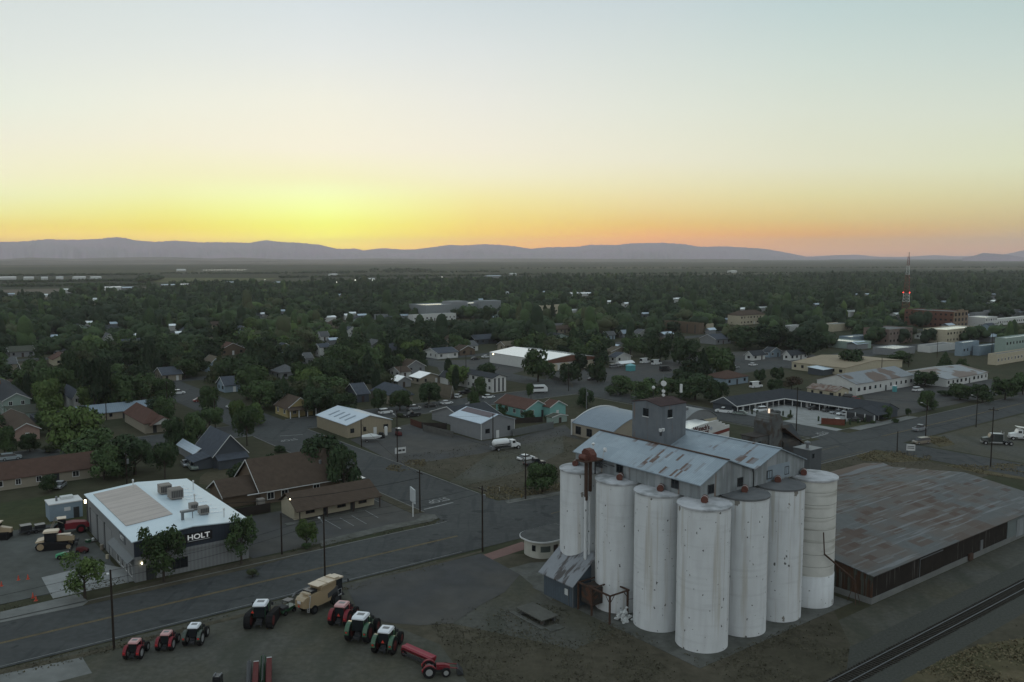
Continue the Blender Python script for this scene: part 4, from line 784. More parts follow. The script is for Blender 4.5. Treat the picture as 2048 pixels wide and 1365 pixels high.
# workshops
t = B('workshop', 'tan metal workshop with white low gable roof and skylight strips', 'workshop', 634, 695, 783, 877, 3.6, 'gv', 2.0, tan_wall, r_silver, 'v-', .3, mark='tan metal workshop', barge=False)
b = MB(); L_, W_ = t['_L'], t['_W']; s_ = 2./(L_/2)
for i in range(4): y = 4+i*3.4; b.prism([(1.5,3.6+1.5*s_+.16),(4.8,3.6+4.8*s_+.16),(4.8,3.6+4.8*s_+.22),(1.5,3.6+1.5*s_+.22)], y, y+.8, 'y')
b.build('skylight', r_bluem, t)
t = B('workshop', 'grey metal workshop with silver roof and rust-brown strip beside the gravel lot', 'workshop', 901, 962.5, 1029, 881, 4.6, 'gv', 1.9, grey_wall, r_silver, 'v-', .3, mark='grey metal workshop', barge=False)
L_, W_ = t['_L'], t['_W']; s_ = 1.9/(L_/2); b = MB(); x0 = L_*.28; x1 = L_*.48; b.prism([(x0,4.6+x0*s_+.16),(x1,4.6+x1*s_+.16),(x1,4.6+x1*s_+.21),(x0,4.6+x0*s_+.21)], .5, W_-.5, 'y'); b.build('roof_strip', mat('purple_brown_sheet', (.12,.10,.11), .7, .3, var=.1), t)
b = MB(); b.box(-.06,.06,-.06,.06,0,4.6); b.box(L_-.06,L_+.06,-.06,.06,0,4.6); b.build('corner_trim', trim, t)
B('house', 'low house with dark grey roof directly behind the grey metal workshop', 'house', 864, 930, 1002, 858, 2.6, 'gu', 2.6, grey_wall, r_dark, 'v-', mark=None)
# turquoise pair
t = B('house', 'turquoise house with red-brown hip roof and white gable trim', 'house', 992, 1052, 1096, 838, 3.0, 'gv', 2.2, turq, r_red, 'v-u-', mark='turquoise house', detail=True)
t = B('house', 'smaller turquoise wing with red-brown gable roof right of the main turquoise house', 'house', 1085, 1100, 1131, 836, 3.4, 'gv', 1.6, turq, r_red, 'v-', detail=True)
B('shed', 'tiny pale green shed in front of the turquoise wing', 'shed', 1093, 1104, 1134, 848, 1.9, 'gv', .6, pale_green, r_green, 'v-', .25)
# left neighbourhood
B('house', 'two-storey pale green house at the left edge of the photo', 'house', -30, 8, 62, 835, 5.2, 'gv', 2.0, pale_green, r_dark, 'v-u-', mark='two-storey pale green house', detail=True, stor=2, chimney=True)
B('house', 'narrow two-storey white house half hidden by trees', 'house', 128, 148, 165, 826, 5.0, 'gv', 2.2, white_wall, r_slate, 'v-', mark='narrow white two-storey house', stor=2, detail=True)
B('garage', 'long pale green garage with mossy roof', 'garage', 8, 22, 95, 846, 2.6, 'gu', 1.3, pale_green, r_green, 'v-', mark='long pale green garage', barge=False)
B('carport', 'flat-roofed dark carport by the pale green garage', 'carport', 60, 74, 134, 858, 2.3, 'flat', 0, dgrey_wall, r_dark, '', .3)
B('house', 'pink stucco bungalow with low brown roof at the left edge', 'house', 0, 28, 80, 884, 3.0, 'gv', 1.7, pink_wall, r_brown, 'v-', mark='pink stucco bungalow', detail=True)
B('long_house', 'long low building under a blue-grey metal roof', 'building', 150, 160, 332, 846, 2.4, 'gu', 2.0, beige_wall, r_bluem, 'v-', mark='long blue-grey metal roof', barge=False)
t = B('house', 'brown hip-roofed house with white porch gable in front of the long blue-grey roof', 'house', 250, 290, 332, 868, 2.8, 'hip', 3.2, beige_wall, r_red, 'v-', mark='brown hip-roofed house', detail=True)
b = MB(); b.prism([(1.5,2.6),(8.,2.6),(4.75,4.4)], -2., 1., 'y'); pg = b.build('porch_gable', white_wall, t); b = MB(); b.prism([(1.,2.3),(4.75,4.45),(4.75,4.6),(1.,2.45)], -2.4, 3, 'y'); b.prism([(4.75,4.45),(8.5,2.3),(8.5,2.45),(4.75,4.6)], -2.4, 3, 'y'); b.build('roof', r_red, pg)
t = B('cottage', 'slate-blue steep-gabled cottage with pale trim and crossing roofs', 'house', 392, 428, 494, 938, 3.2, 'gv', 4.4, dgrey_wall, r_slate, 'v-u-', mark='slate-blue steep-gabled cottage', detail=True)
L_ = t['_L']; b = MB(); b.prism([(-4.2,0),(0,0),(0,2.6),(-4.2,1.9)], 1., 7., 'y'); b.build('side_wing', dgrey_wall, t); b = MB(); b.prism([(-4.6,1.9),(.2,3.0),(.2,3.12),(-4.6,2.02)], .6, 7.4, 'y'); b.build('side_roof', r_slate, t); b = MB(); b.box(.6,L_-.6,-2.,0,0,2.1); b.build('porch', dgrey_wall, t); b = MB(); b.prism([(-2.4,2.1),(0,3.2),(0,3.32),(-2.4,2.22)], .2, L_-.2, 'x'); b.build('porch_roof', r_slate, t)
B('row_house', 'long low dwelling with brick-red roof and shaded porch at the left edge', 'house', -70, -20, 146, 985, 2.5, 'gu', 2.6, beige_wall, r_brick, 'v-', mark='long brick-red roof', detail=True, dims=(26, 9))
B('shed', 'small brown-roofed hut between trees behind the dealer building', 'shed', 165, 190, 214, 938, 2.6, 'gv', 1.6, blue_wall, r_brown, 'v-', .3)
B('carport', 'open metal carport with blue tarp roof left of the slate-blue cottage', 'carport', 356, 390, 414, 926, 2.2, 'gv', 1.1, grey_wall, r_silver, '', .3)
t = B('house', 'yellow craftsman house with white-trimmed front gable', 'house', 551, 575, 626, 836, 2.9, 'gv', 3.0, yellow_wall, r_brown, 'v-u-', mark='yellow craftsman house', detail=True)
L_ = t['_L']; b = MB(); b.prism([(-2.6,2.4),(0,3.1),(0,3.22),(-2.6,2.52)], -.4, L_+.4, 'x'); p_ = b.build('porch_roof', r_brown, t)
for x in (0, L_/3, 2*L_/3, L_): b = MB(); b.box(x-.12,x+.12,-2.4,-2.2,0,2.4); b.build('porch_post', trim, t)
B('house', 'hip-roofed house with slate-blue shingles among trees', 'house', 742, 790, 826, 812, 3.0, 'hip', 3.2, beige_wall, r_slate, 'v-', mark='slate hip-roofed house', detail=True)
B('house', 'dark blue-green roofed house left of the slate hip roof', 'house', 690, 715, 738, 806, 3.0, 'gu', 3.0, dgrey_wall, r_slate, 'v-')
B('house', 'brown bungalow behind the parked cars and a street tree', 'house', 866, 902, 906, 800, 2.8, 'gv', 2.0, beige_wall, r_tan, 'v-', detail=True)
t = B('apartment_block', 'two-storey white apartment block with dark vertical stripes on its end', 'building', 912, 985, 1012, 786, 5.4, 'gv', 1.1, white_wall, r_dark, 'u-', mark='white apartment block', stor=2, detail=True, barge=False)
for f_ in (.12, .42, .72): b = MB(); b.box(t['_L']*f_, t['_L']*f_+.7, -.06,-.005,.2,5.2); b.build('stripe', dtrim, t)
B('house', 'small white gabled house left of the apartment block', 'house', 880, 896, 914, 770, 3., 'gv', 1.8, white_wall, r_dark, 'v-')
t = B('hall', 'large white hall with brilliant white roof and brick-and-tan arched front', 'building', 979.5, 1092, 1190, 744, 4.8, 'gv', 1.7, white_wall, r_white, '', .2, mark='white-roofed hall', barge=False)
L_, W_ = t['_L'], t['_W']; b = MB(); b.prism([(.2,3.4),(L_-.2,3.4),(L_-.2,4.7),(L_/2,6.3),(.2,4.7)], -.2, -.005, 'y'); fr = b.build('fascia', brick, t)
for i in range(4):
    x = L_*(i+.5)/4; b = MB(); r = L_/8*.82; b.prism([(x-r,0),(x+r,0)]+[(x+r*math.cos(a), 2.2+1.1*math.sin(a)) for a in [math.pi*k/8 for k in range(9)]], -.1, -.004, 'y'); b.build('arch_panel', cream, t)
b = MB(); b.box(L_*.4,L_*.4+2,W_*.55,W_*.55+2,6.0,7.2); b.build('rooftop_unit', ac_m, t)
for y in (W_*.32, W_*.93): b = MB(); b.box(-.2,-.005,y-.2,y+.2,4.1,4.4); b.build('wall_lamp', lamp_m, t)
B('house', 'white house with blue-grey porch across from the white-roofed hall', 'house', 848, 876, 916, 719, 2.9, 'gu', 1.9, white_wall, r_slate, 'v-u-', mark='white and blue house', detail=True)
# garage with barrel roofs and stepped sign wall
def barrel(t, L_, W_, h, rise, m, n=14, ax='y', x0=0., y0=0., name='roof'):
    if ax == 'y': P = [(x0-.2+(L_+.4)*i/n, h+rise*(1-(2*i/n-1)**2)) for i in range(n+1)]; Q = [(p[0], p[1]+.12) for p in P]; b = MB().prism(P+Q[::-1], y0-.2, y0+W_+.2, 'y')
    else: P = [(y0+W_/2-(W_/2+.2)*math.cos(math.pi*i/n), h+rise*math.sin(math.pi*i/n)) for i in range(n+1)]; Q = [(p[0], p[1]+.12) for p in P]; b = MB().prism(P+Q[::-1], x0-.2, x0+L_+.2, 'x')
    return b.build(name, m, t)
BW = 22.; t = thing('garage_building', 'long workshop with blue-grey barrel roof and cream wall behind the silos', 'garage', 159.0, 163.5); foot(159, 163, 24, 19); BV = 16.5; MARK.append(('barrel-roofed garage', 1220, 870))
b = MB(); P = [(0,0),(BW,0)]+[(BW-BW*i/12, 3.4+3.3*(1-(2*i/12-1)**2)) for i in range(13)]; b.prism(P, 0, BV, 'y'); b.build('wall', beige_wall, t); barrel(t, BW, BV, 3.45, 3.3, mat('blue_grey_barrel_sheet', (.19,.235,.28), .55, .4, metal=.1, var=.08, stripes=('Y', .7, .14)))
b = MB(); P = [(-.3,0),(BW+.3,0),(BW+.3,4.4),(BW-1.2,4.4)]+[(BW-1.2-(BW-2.4)*i/12, 4.4+2.8*(1-(2*i/12-1)**2)) for i in range(1, 12)]+[(1.2,4.4),(-.3,4.4)]; b.prism(P, BV+.05, BV+.3, 'y'); b.build('end_wall', trim, t)
for a in (14.0, 9.5, 5.0): window(t, 'u-', a, .7, 2.0, 2.0, (BW, 33), frame=dtrim)
window(t, 'u-', 1.8, 2.0, 2.0, .8, (BW, 33), frame=dtrim)
t = thing('garage_building', 'white garage behind a stepped parapet wall with dark red painted sign', 'garage', 172.5, 150.); foot(172, 149, 19, 13); MARK.append(('stepped sign parapet', 1430, 875))
b = MB(); b.box(0,17.5,.4,12,0,3.6); b.build('wall', white_wall, t); b = MB(); b.box(.3,17.2,.5,11.8,3.6,3.72); b.build('roof', r_white, t)
P = [(0,0),(17.5,0),(17.5,3.9),(15.6,3.9),(15.6,4.5),(14.2,4.5),(14.2,5.1),(12.8,5.1),(12.8,5.75),(11.5,5.8),(6,5.3),(3.2,4.9),(1.6,4.5),(.9,3.9),(0,3.7)]
b = MB(); b.prism(P, 0, .38, 'y'); pw = b.build('parapet_wall', white_wall, t); b = MB(); b.prism([(9,2.3),(17.5,3.1),(17.5,2.2),(9,1.4)], -.03, -.004, 'y'); b.build('red_band', mat('dark_red_band', (.14,.035,.028), .8, .2, var=.1), pw)
red_l = mat('dark_red_lettering', (.07,.02,.02), .7, .2, var=0.); text_obj('lettering', "Wunsch's", 1.75, red_l, pw, (5.8,-.03,4.25), (math.pi/2,0,0), .01, .075, (.95,1,1)); text_obj('lettering', 'GARAGE', 1.3, red_l, pw, (6.0,-.03,2.85), (math.pi/2,0,0), .01, .08, (1.1,1,1))
b = MB(); b.tube((9.8,-.03,3.8),(9.8,-.005,3.8),.5,16); b.build('emblem', mat('faded_blue_roundel', (.30,.33,.37), .7, .2, var=.1), pw)
t = thing('garage_building', 'pale arched-roof building with dark windows behind the painted sign wall', 'garage', 187., 163.5); foot(187, 163, 15, 15); b = MB(); P = [(0,0),(14,0)]+[(14-14*i/12, 3.0+2.6*(1-(2*i/12-1)**2)) for i in range(13)]; b.prism(P, 0, 14, 'y'); b.build('wall', mat('dull_grey_end_wall', (.17,.18,.185), .8, .2, var=.08), t); b = MB(); b.box(-.03, 14.03, -.06, 10, 0, 2.7); b.build('lower_wall', cream, t); barrel(t, 14, 14, 3.05, 2.6, mat('dull_grey_barrel_sheet', (.19,.205,.21), .6, .3, var=.1, stripes=('Y', .7, .14)))
b = MB(); b.box(4,5,3,3.8,4.7,6.2); b.build('roof_vent', steel, t)
for a in (9.0, 11.8): window(t, 'v-', a, 1.0, 1.9, 1.2, (14, 14), frame=dtrim)
b = MB(); b.prism([(-2.6,2.4),(0,2.9),(0,3.0),(-2.6,2.5)], 1, 7.5, 'x'); b.build('awning', r_dark, t)
# motel
t = thing('motel', 'single-storey motel wrapping a courtyard, dark roof and white arcade posts', 'motel', 223, 173.5); foot(221, 137, 42, 52); MARK.append(('motel courtyard', 1620, 825))
MW, MH = 9.5, 2.3
b = MB(); b.box(0,25,1.8,MW,0,MH); b.build('wall', dgrey_wall, t); b = MB(); b.box(27.5,36,-34,MW,0,MH); b.build('wall', dgrey_wall, t)
z0_, zr_ = MH+.1, MH+2.35; b = MB(); V4 = [(-.6,-.5,z0_),(25.2,-.5,z0_),(30.8,4.75,zr_),(-.6,4.75,zr_),(36.4,9.9,z0_),(-.6,9.9,z0_),(25.2,-34.5,z0_),(30.8,-34.5,zr_),(36.4,-34.5,z0_)]
b.add(V4, [(0,1,2,3),(3,2,4,5),(1,6,7,2),(2,7,8,4)]); b.add([(x, y, z-.12) for x, y, z in V4], [(3,2,1,0),(5,4,2,3),(2,7,6,1),(4,8,7,2)]); b.build('roof', r_dark, t)
b = MB(); b.prism([(-34.4,MH),(-34.4,MH+.01),(-34.3,MH+.01)], 30, 30.1, 'x'); b = MB(); b.prism([(25.3,MH-.1),(36.3,MH-.1),(30.8,zr_-.1)], -34.45, -34.3, 'y'); b.build('gable_end', dgrey_wall, t)
b = MB(); b.box(-.6,25.8,-.62,-.5,MH-.22,MH+.1); b.box(25.1,25.22,-34.5,-.6,MH-.22,MH+.1); b.build('fascia', trim, t)
b = MB(); b.prism([(-.4,MH),(9.8,MH),(4.75,zr_-.1)], -.62,-.5,'x'); b.build('gable_end', MATS['slate_siding'], t); b = MB(); b.prism([(-.55,MH-.05),(4.75,zr_-.02),(4.75,zr_+.16),(-.55,MH+.13)], -.72,-.62,'x'); b.prism([(9.95,MH-.05),(4.75,zr_-.02),(4.75,zr_+.16),(9.95,MH+.13)], -.72,-.62,'x'); b.build('bargeboard', trim, t)
for i in range(9): b = MB(); x = .1+i*3.1; b.box(x-.09,x+.09,-.45,-.27,0,MH); b.build('post', trim, t)
for i in range(10): b = MB(); y = -3.2-i*3.4; b.box(25.3,25.48,y-.09,y+.09,0,MH); b.build('post', trim, t)
for i in range(7): b = MB(); x = 2+i*3.2; b.box(x,x+.95,1.74,1.795,0,2.05); b.build('door', trim if i % 2 else dtrim, t); b = MB(); b.box(x+1.3,x+2.5,1.74,1.795,.8,1.9); b.build('window', glass, t)
for i in range(9): b = MB(); y = -3.5-i*3.4; b.box(27.44,27.495,y-.95,y,0,2.05); b.build('door', trim if i % 2 else dtrim, t); b = MB(); b.box(27.44,27.495,y-2.5,y-1.3,.8,1.9); b.build('window', glass, t)
b = MB(); b.prism([(-36,0),(-26,0),(-26,MH),(-31,MH+1.7),(-36,MH)], 20.0, 20.15, 'x'); gb = b.build('porte_cochere_gable', mat('slate_gable', (.09,.10,.11), .8, .2, var=.05, stripes=('Z',.3,.1)), t)
b = MB(); b.prism([(-36.4,MH-.1),(-31,MH+1.75),(-31,MH+1.9),(-36.4,MH+.05)], 19.8, 26, 'x'); b.prism([(-31,MH+1.75),(-25.6,MH-.1),(-25.6,MH+.05),(-31,MH+1.9)], 19.8, 26, 'x'); b.build('roof', r_dark, t)
for i in range(4): b = MB(); y = -35.6+i*3.1; b.box(19.72,19.9,y-.12,y+.12,0,MH); b.build('post', trim, t)
b = MB(); b.box(19.9,20.0,-34.8,-26.6,.05,2.0); b.build('shade_panel', dtrim, gb)  # solid dark panel: its colour gives the shade inside the gable
fence('rusty red sheet-metal sculpture wall in the motel bed', (228.5,146.5), (231.8,140.9), 1.9, mat('rusty_red_sheet', (.13,.045,.03), .85, .15, var=.25))
# pieces of planting & edging in front of the motel
b = sheet('planting_bed', [(226.5,138.2),(244.5,138.2),(244.5,142.4),(229,146.8),(226.5,146.8)], .05, lawn, th=.05); b = sheet('planting_bed', [(223.6,156.5),(228.6,156.5),(230.6,163.5),(223.6,163.5)], .05, lawn, th=.05)
# right-hand commercial strip
B('shed', 'long cream shed with rust-brown roof between the motel and the white gabled shop', 'shed', 1614, 1672, 1697, 800, 2.8, 'gv', 1.3, cream, stain(mat('rust_streaked_roof', (.20,.17,.15), .7, .3, var=.1), (.12,.07,.05), (.5,1,.5), .5, .06), 'v-u-', .3, mark='long cream shed', barge=False)
WG = stain(mat('rust_patched_grey_roof', (.19,.21,.23), .6, .3, metal=.1, var=.1, stripes=('Y', .6, .1)), (.11,.075,.06), (.12,.12,.12), .54, .03, det=7)
B('shop', 'white gabled metal shop with rust-patched grey roof and open yard', 'workshop', 1671, 1712, 1822, 792, 4.2, 'gu', 2.6, white_wall, WG, 'v-u-', .3, mark='white gabled shop', dims=(40, 16), barge=False)
B('warehouse', 'broad low building with tan coated roof behind the white gabled shop', 'warehouse', 1652, 1690, 1800, 752, 3.2, 'gv', 1.6, cream, tanroof, 'u-', .3, mark='tan-roofed low building', dims=(46, 26), barge=False)
B('warehouse', 'patchwork sheet-roofed sheds right of the white gabled shop', 'warehouse', 1861, 1893, 1990, 775, 3.0, 'gu', 2.0, white_wall, stain(mat('patchwork_sheet_roof', (.24,.26,.28), .6, .35, metal=.1, var=.1, stripes=('X', .6, .1)), (.13,.095,.08), (.09,.09,.09), .52, .02, det=3), 'v-', .3, dims=(34, 22), barge=False, mark='patchwork sheet-roofed sheds')
B('carport', 'small shed with silver roof beside the street trees', 'shed', 1606, 1645, 1655, 752, 2.4, 'sv', .6, dgrey_wall, r_silver, '', .4, dims=(12, 7))
# downtown
t = B('brick_building', 'three-storey brown brick block with stepped tan brick end near the lattice mast', 'building', 1808, 1906, 1934, 657, 11.0, 'flat', 0, brick, r_gravel, 'u-', .0, mark='three-storey brick block', stor=3, parapet=.6)
L_, W_ = t['_L'], t['_W']; b = MB(); b.prism([(-.1,0),(L_+.1,0),(L_+.1,11.9),(L_*.7,11.9),(L_*.7,12.8),(L_*.3,12.8),(L_*.3,11.9),(-.1,11.9)], -.25, -.01, 'y'); fw = b.build('front_wall', brick2, t)
for s in range(3):
    for i in range(4): b = MB(); x = L_*(i+.5)/4; b.box(x-1.2,x+1.2,-.32,-.25,s*3.8+.8,s*3.8+3.0); b.build('window', glass, fw)
B('brick_building', 'two-storey weathered brick building with flat roof left of the cream block', 'building', 1726, 1778, 1824, 690, 8.2, 'flat', 0, brick3, r_gravel, 'v-u-', mark='two-storey weathered brick building', stor=2, parapet=.5)
B('building', 'low grey wing against the weathered brick building', 'building', 1678, 1702, 1740, 690, 4.0, 'flat', 0, blue_wall, r_white, '', parapet=.4)
B('building', 'cream two-storey block with bright white roof edge', 'building', 1845, 1892, 1958, 688, 7.5, 'flat', 0, cream, r_white, 'v-', mark='cream two-storey block', stor=2, parapet=.5)
B('building', 'greenish stucco building with upper windows at the right edge', 'building', 1988, 2010, 2100, 715, 9.0, 'flat', 0, pale_green, r_white, 'v-', stor=2, parapet=.5, mark='greenish stucco building')
B('building', 'pale blue box-shaped building with white roof rim', 'building', 1909, 1925, 1957, 713, 6.6, 'flat', 0, blue_wall, r_white, 'v-', mark='pale blue box building', parapet=.3)
B('building', 'small blue annex with a bright lamp beside the pale blue box', 'building', 1945, 1958, 1996, 712, 4.6, 'flat', 0, blue_wall, r_white, '', parapet=.3, lit=1)
B('building', 'low cream building with four square windows at the right edge', 'building', 1975, 1993, 2100, 731, 4.6, 'flat', 0, cream, r_gravel, 'v-', mark='low cream building at the edge', parapet=.5, detail=True)
B('building', 'long white flat-roofed block behind the cream block', 'building', 1932, 1970, 1994, 655, 6.5, 'flat', 0, white_wall, r_white, 'v-', stor=2, parapet=.4)
B('building', 'wide white low block farther right behind the white flat-roofed block', 'building', 1975, 1990, 2110, 652, 4.2, 'flat', 0, white_wall, r_white, 'v-', parapet=.4)
B('building', 'long grey flat-roofed block beside the brick block', 'building', 1938, 1950, 2110, 640, 5.0, 'flat', 0, grey_wall, r_gravel, '', parapet=.4)
B('building', 'low white flat roof in front of the weathered brick building', 'building', 1640, 1715, 1742, 700, 3.6, 'flat', 0, pale_green, r_white, '', parapet=.4, mark='low white flat roof')
B('building', 'low tan building left of the weathered brick building', 'building', 1640, 1665, 1715, 664, 4.6, 'flat', 0, cream, r_white, '', parapet=.4)
B('building', 'small stack of white roofs among dark trees', 'building', 1560, 1580, 1612, 665, 3.6, 'flat', 0, white_wall, r_white, '', parapet=.4)
B('building', 'low flat roofs before the cream two-storey block', 'building', 1835, 1860, 1910, 706, 3.2, 'flat', 0, white_wall, r_gravel, '', parapet=.4)
B('building', 'low dark roof with white edge among downtown trees', 'building', 1745, 1790, 1830, 712, 3.2, 'flat', 0, grey_wall, r_white, '', parapet=.3)
B('house', 'tan two-storey building with brown hip roof among dark trees', 'building', 1455, 1480, 1530, 651, 7., 'hip', 3.2, cream, r_brown, 'v-', mark='brown hip-roofed tan building', stor=2)
t = B('modern_building', 'grey-brown windowless building with tall dark vertical slots', 'building', 1328, 1398, 1408, 669, 6.5, 'flat', 0, brown_wall, r_dark, '', mark='slotted grey-brown building', parapet=.6)
for i in range(4): b = MB(); y = t['_W']*(.1+i*.22); b.box(-.06,-.005,y,y+.7,.5,6.); b.build('slot', dtrim, t)
B('building', 'small tan block right of the slotted grey-brown building', 'building', 1408, 1412, 1427, 664, 5.0, 'flat', 0, cream, r_gravel, '', parapet=.3)
B('house', 'wide low house with dark slate roof among big trees', 'house', 1400, 1432, 1462, 690, 3.0, 'gu', 2.5, grey_wall, r_slate, 'v-')
B('cottage', 'small white and blue gabled cottage by the street', 'house', 1526, 1540, 1561, 716, 3., 'gv', 1.8, blue_wall, r_dark, 'v-u-', mark='small blue-white cottage', detail=True)
B('house', 'low house with faded red roof beside the fenced lots', 'house', 1408, 1452, 1496, 772, 2.6, 'hip', 2.2, blue_wall, r_brick, 'v-', mark='faded red-roofed house')
t = B('school', 'big grey school block with white roof rim beyond the trees', 'school', 838, 852, 988, 640, 11., 'flat', 0, mat('grey_school_wall', (.19,.21,.22), .8, .2, var=.06), r_white, '', mark='grey school block', parapet=.5, dims=(72, 26))
window(t, 'v-', 33, 4., 2.2, 3.2, (72, 26), pane=litwin, detail=False); window(t, 'v-', 41, 5., 2., 2.6, (72, 26), pane=litwin, detail=False)
b = MB(); b.box(28,44,6,20,11,13.2); b.build('roof_block', grey_wall, t); b = MB(); b.box(50,71,-4,6,0,13.4); b.build('tall_wing', MATS['grey_school_wall'], t)
B('school', 'low white school wing in front of the grey school block', 'school', 816, 826, 912, 644, 4.6, 'flat', 0, white_wall, r_white, 'v-', parapet=.5)
B('building', 'long thin white roof left of the school', 'building', 748, 752, 790, 640, 3.8, 'flat', 0, grey_wall, r_white, '', parapet=.4)
B('building', 'white-topped civic building with tall windows between conifers', 'building', 1068, 1078, 1128, 632, 8.0, 'flat', 0, cream, r_white, 'v-', parapet=.5, mark='white-topped civic building')
# named houses in the middle distance: (x left, x corner, x right, y base, eave, roof, rise, wall, roof material, label)
for a in [
 (427,440,492,712,2.8,'gv',3.2,brown_wall,r_red,'brown house with a small white dormer window'),
 (400,415,456,745,2.8,'gv',3.6,blue_wall,r_tan,'steep tan-roofed house with pale blue gable'),
 (554,562,582,714,5.,'gv',1.6,blue_wall,r_slate,'narrow blue-grey house beside a long pale wall'),
 (630,640,660,714,4.8,'gu',1.4,white_wall,r_slate,'white two-storey house with three dark windows'),
 (599,612,626,730,3.,'gu',2.2,grey_wall,r_grey,'house with pale metal roof just left of dense dark trees'),
 (542,560,600,760,2.8,'hip',2.6,grey_wall,r_grey,'light grey hip-roofed house behind a utility pole'),
 (435,450,486,786,2.8,'gu',2.6,blue_wall,r_slate,'slate-blue roofed house left of a white gable end'),
 (730,744,773,700,2.8,'gv',2.2,grey_wall,r_grey,'weathered grey house with pale porch roof'),
 (771,784,802,712,2.8,'gu',3.0,dgrey_wall,r_slate,'dark slate-roofed house right of the weathered grey house'),
 (689,697,713,676,5.,'gv',1.6,white_wall,r_slate,'small pale house peeking from the canopy'),
 (472,480,496,668,2.8,'gv',2.0,blue_wall,r_slate,'blue-roofed house on the upper left'),
 (414,422,443,658,2.8,'gu',1.8,cream,r_brown,'dark-roofed house with a cream gable'),
 (449,456,478,690,2.8,'gu',2.0,grey_wall,r_slate,'slate-roofed house with a stout chimney'),
 (634,642,658,682,2.8,'gu',2.4,white_wall,r_grey,'house with a bare pale roof slope in the trees'),
 (1209,1222,1262,715,2.8,'gv',2.0,beige_wall,r_tan,'tan-roofed house behind the white vans'),
 (1218,1232,1262,726,2.6,'gv',1.8,white_wall,r_slate,'white garage-like house left of the white vans'),
 (1204,1212,1230,680,2.8,'gu',2.0,blue_wall,r_grey,'pale blue roofed house past the vans'),
 (1264,1276,1302,678,3.2,'gv',2.2,white_wall,r_grey,'pale two-gable house right of the pale blue roof'),
 (1238,1246,1264,676,2.8,'gu',1.8,grey_wall,r_bluem,'house with light metal roof in a row of three'),
 (1362,1378,1396,730,2.6,'gv',1.8,grey_wall,r_grey,'plain grey gabled garage under big trees'),
 (795,812,850,748,2.8,'gv',2.6,grey_wall,r_brown,'brown-roofed house with a white triangular dormer'),
 (780,800,822,757,2.6,'gu',1.6,white_wall,r_brown,'low pale house by a street pole'),
 (820,840,882,770,2.6,'gv',1.6,beige_wall,r_white,'house with broad patched white roof'),
 (783,796,822,776,2.6,'gv',1.5,grey_wall,r_white,'shed with bright white roof in front of a street pole'),
 (935,950,1005,690,3.,'gu',2.2,dgrey_wall,r_slate,'long dark slate-roofed hall among trees'),
 (995,1010,1045,702,2.8,'gu',1.8,beige_wall,r_tan,'tan low house behind the white-roofed hall'),
 (880,893,906,690,2.8,'gv',2.2,cream,r_brown,'house with small cream front gable'),
 (905,920,950,712,2.8,'gv',2.0,brown_wall,r_brown,'brown bungalow right of the white and blue house'),
 (0,6,34,742,2.8,'gu',2.4,beige_wall,r_grey,'grey-roofed bungalow high at the left edge'),
 (38,44,66,750,2.6,'gu',1.6,grey_wall,r_tan,'tan-roofed cottage near the left edge'),
 (0,10,38,792,2.6,'gu',2.4,beige_wall,r_brown,'brown-roofed house with white porch posts on the left'),
 (236,246,272,728,2.6,'gu',2.,blue_wall,r_slate,'slate-roofed house deep in trees'),
 (310,326,364,764,2.7,'gu',2.4,beige_wall,r_slate,'long slate-roofed bungalow near the street corner'),
 (10,20,70,716,2.8,'gu',2.,grey_wall,r_green,'mossy-roofed house behind a hedge row'),
 (204,210,228,684,2.6,'gv',2.2,white_wall,r_grey,'house showing a white gable edge in the canopy'),
 (1095,1110,1150,668,2.8,'gu',2.,beige_wall,r_brown,'brown roof under the tall trees right of the school'),
 (1490,1505,1530,722,2.6,'gu',1.8,white_wall,r_dark,'low dark-roofed house left of the small cottage'),
 (1566,1580,1615,722,2.8,'gu',1.8,white_wall,r_dark,'white porch house right of the small cottage')]:
    two = a[4] > 4
    B('house', a[9], 'house', a[0], a[1], a[2], a[3], a[4], a[5], a[6], a[7], a[8], 'v-u-', stor=2 if two else 1, group='houses of the old neighbourhood', chimney='chimney' in a[9])
    MARK.append((a[9], (a[0]+a[2])/2, a[3]))
# ---- lattice mast
t = thing('lattice_mast', 'tall red and white lattice radio mast with red beacons by the brick block', 'mast', *guv(1812.5, 640)); mast_r = paint('mast_red', (.17,.03,.02)); MH_ = 50.
def mw(z): return 3.4*(1-z/MH_)+.7
for k in range(7):
    z0, z1 = MH_*k/7, MH_*(k+1)/7; b = MB(); c0 = [(mw(z0)*math.cos(a), mw(z0)*math.sin(a), z0) for a in (0, 2.09, 4.19)]; c1 = [(mw(z1)*math.cos(a), mw(z1)*math.sin(a), z1) for a in (0, 2.09, 4.19)]
    for i in range(3): b.tube(c0[i], c1[i], .16, 5)
    for q in range(3):
        za, zb = z0+(z1-z0)*q/3, z0+(z1-z0)*(q+1)/3
        for i in range(3):
            j = (i+1) % 3; A1 = (mw(za)*math.cos(2.09*i), mw(za)*math.sin(2.09*i), za); B1 = (mw(zb)*math.cos(2.09*j), mw(zb)*math.sin(2.09*j), zb); b.tube(A1, B1, .09, 4); C1 = (mw(za)*math.cos(2.09*j), mw(za)*math.sin(2.09*j), za); b.tube(A1, C1, .08, 4)
    b.build('section', trim if k in (0, 2, 5) else mast_r, t)
for z, r in ((21.5, 1.),): 
    for i in range(3): b = MB(); x, y = (mw(z)+.35)*math.cos(2.09*i), (mw(z)+.35)*math.sin(2.09*i); b.lathe([(.01,z-.3),(.35,z-.2),(.35,z+.4),(.01,z+.5)], 8, (x, y)); b.build('beacon', redlamp, t)
b = MB(); b.tube((0,0,MH_),(0,0,MH_+3.2),.2,6); b.build('top_antenna', dtrim, t)
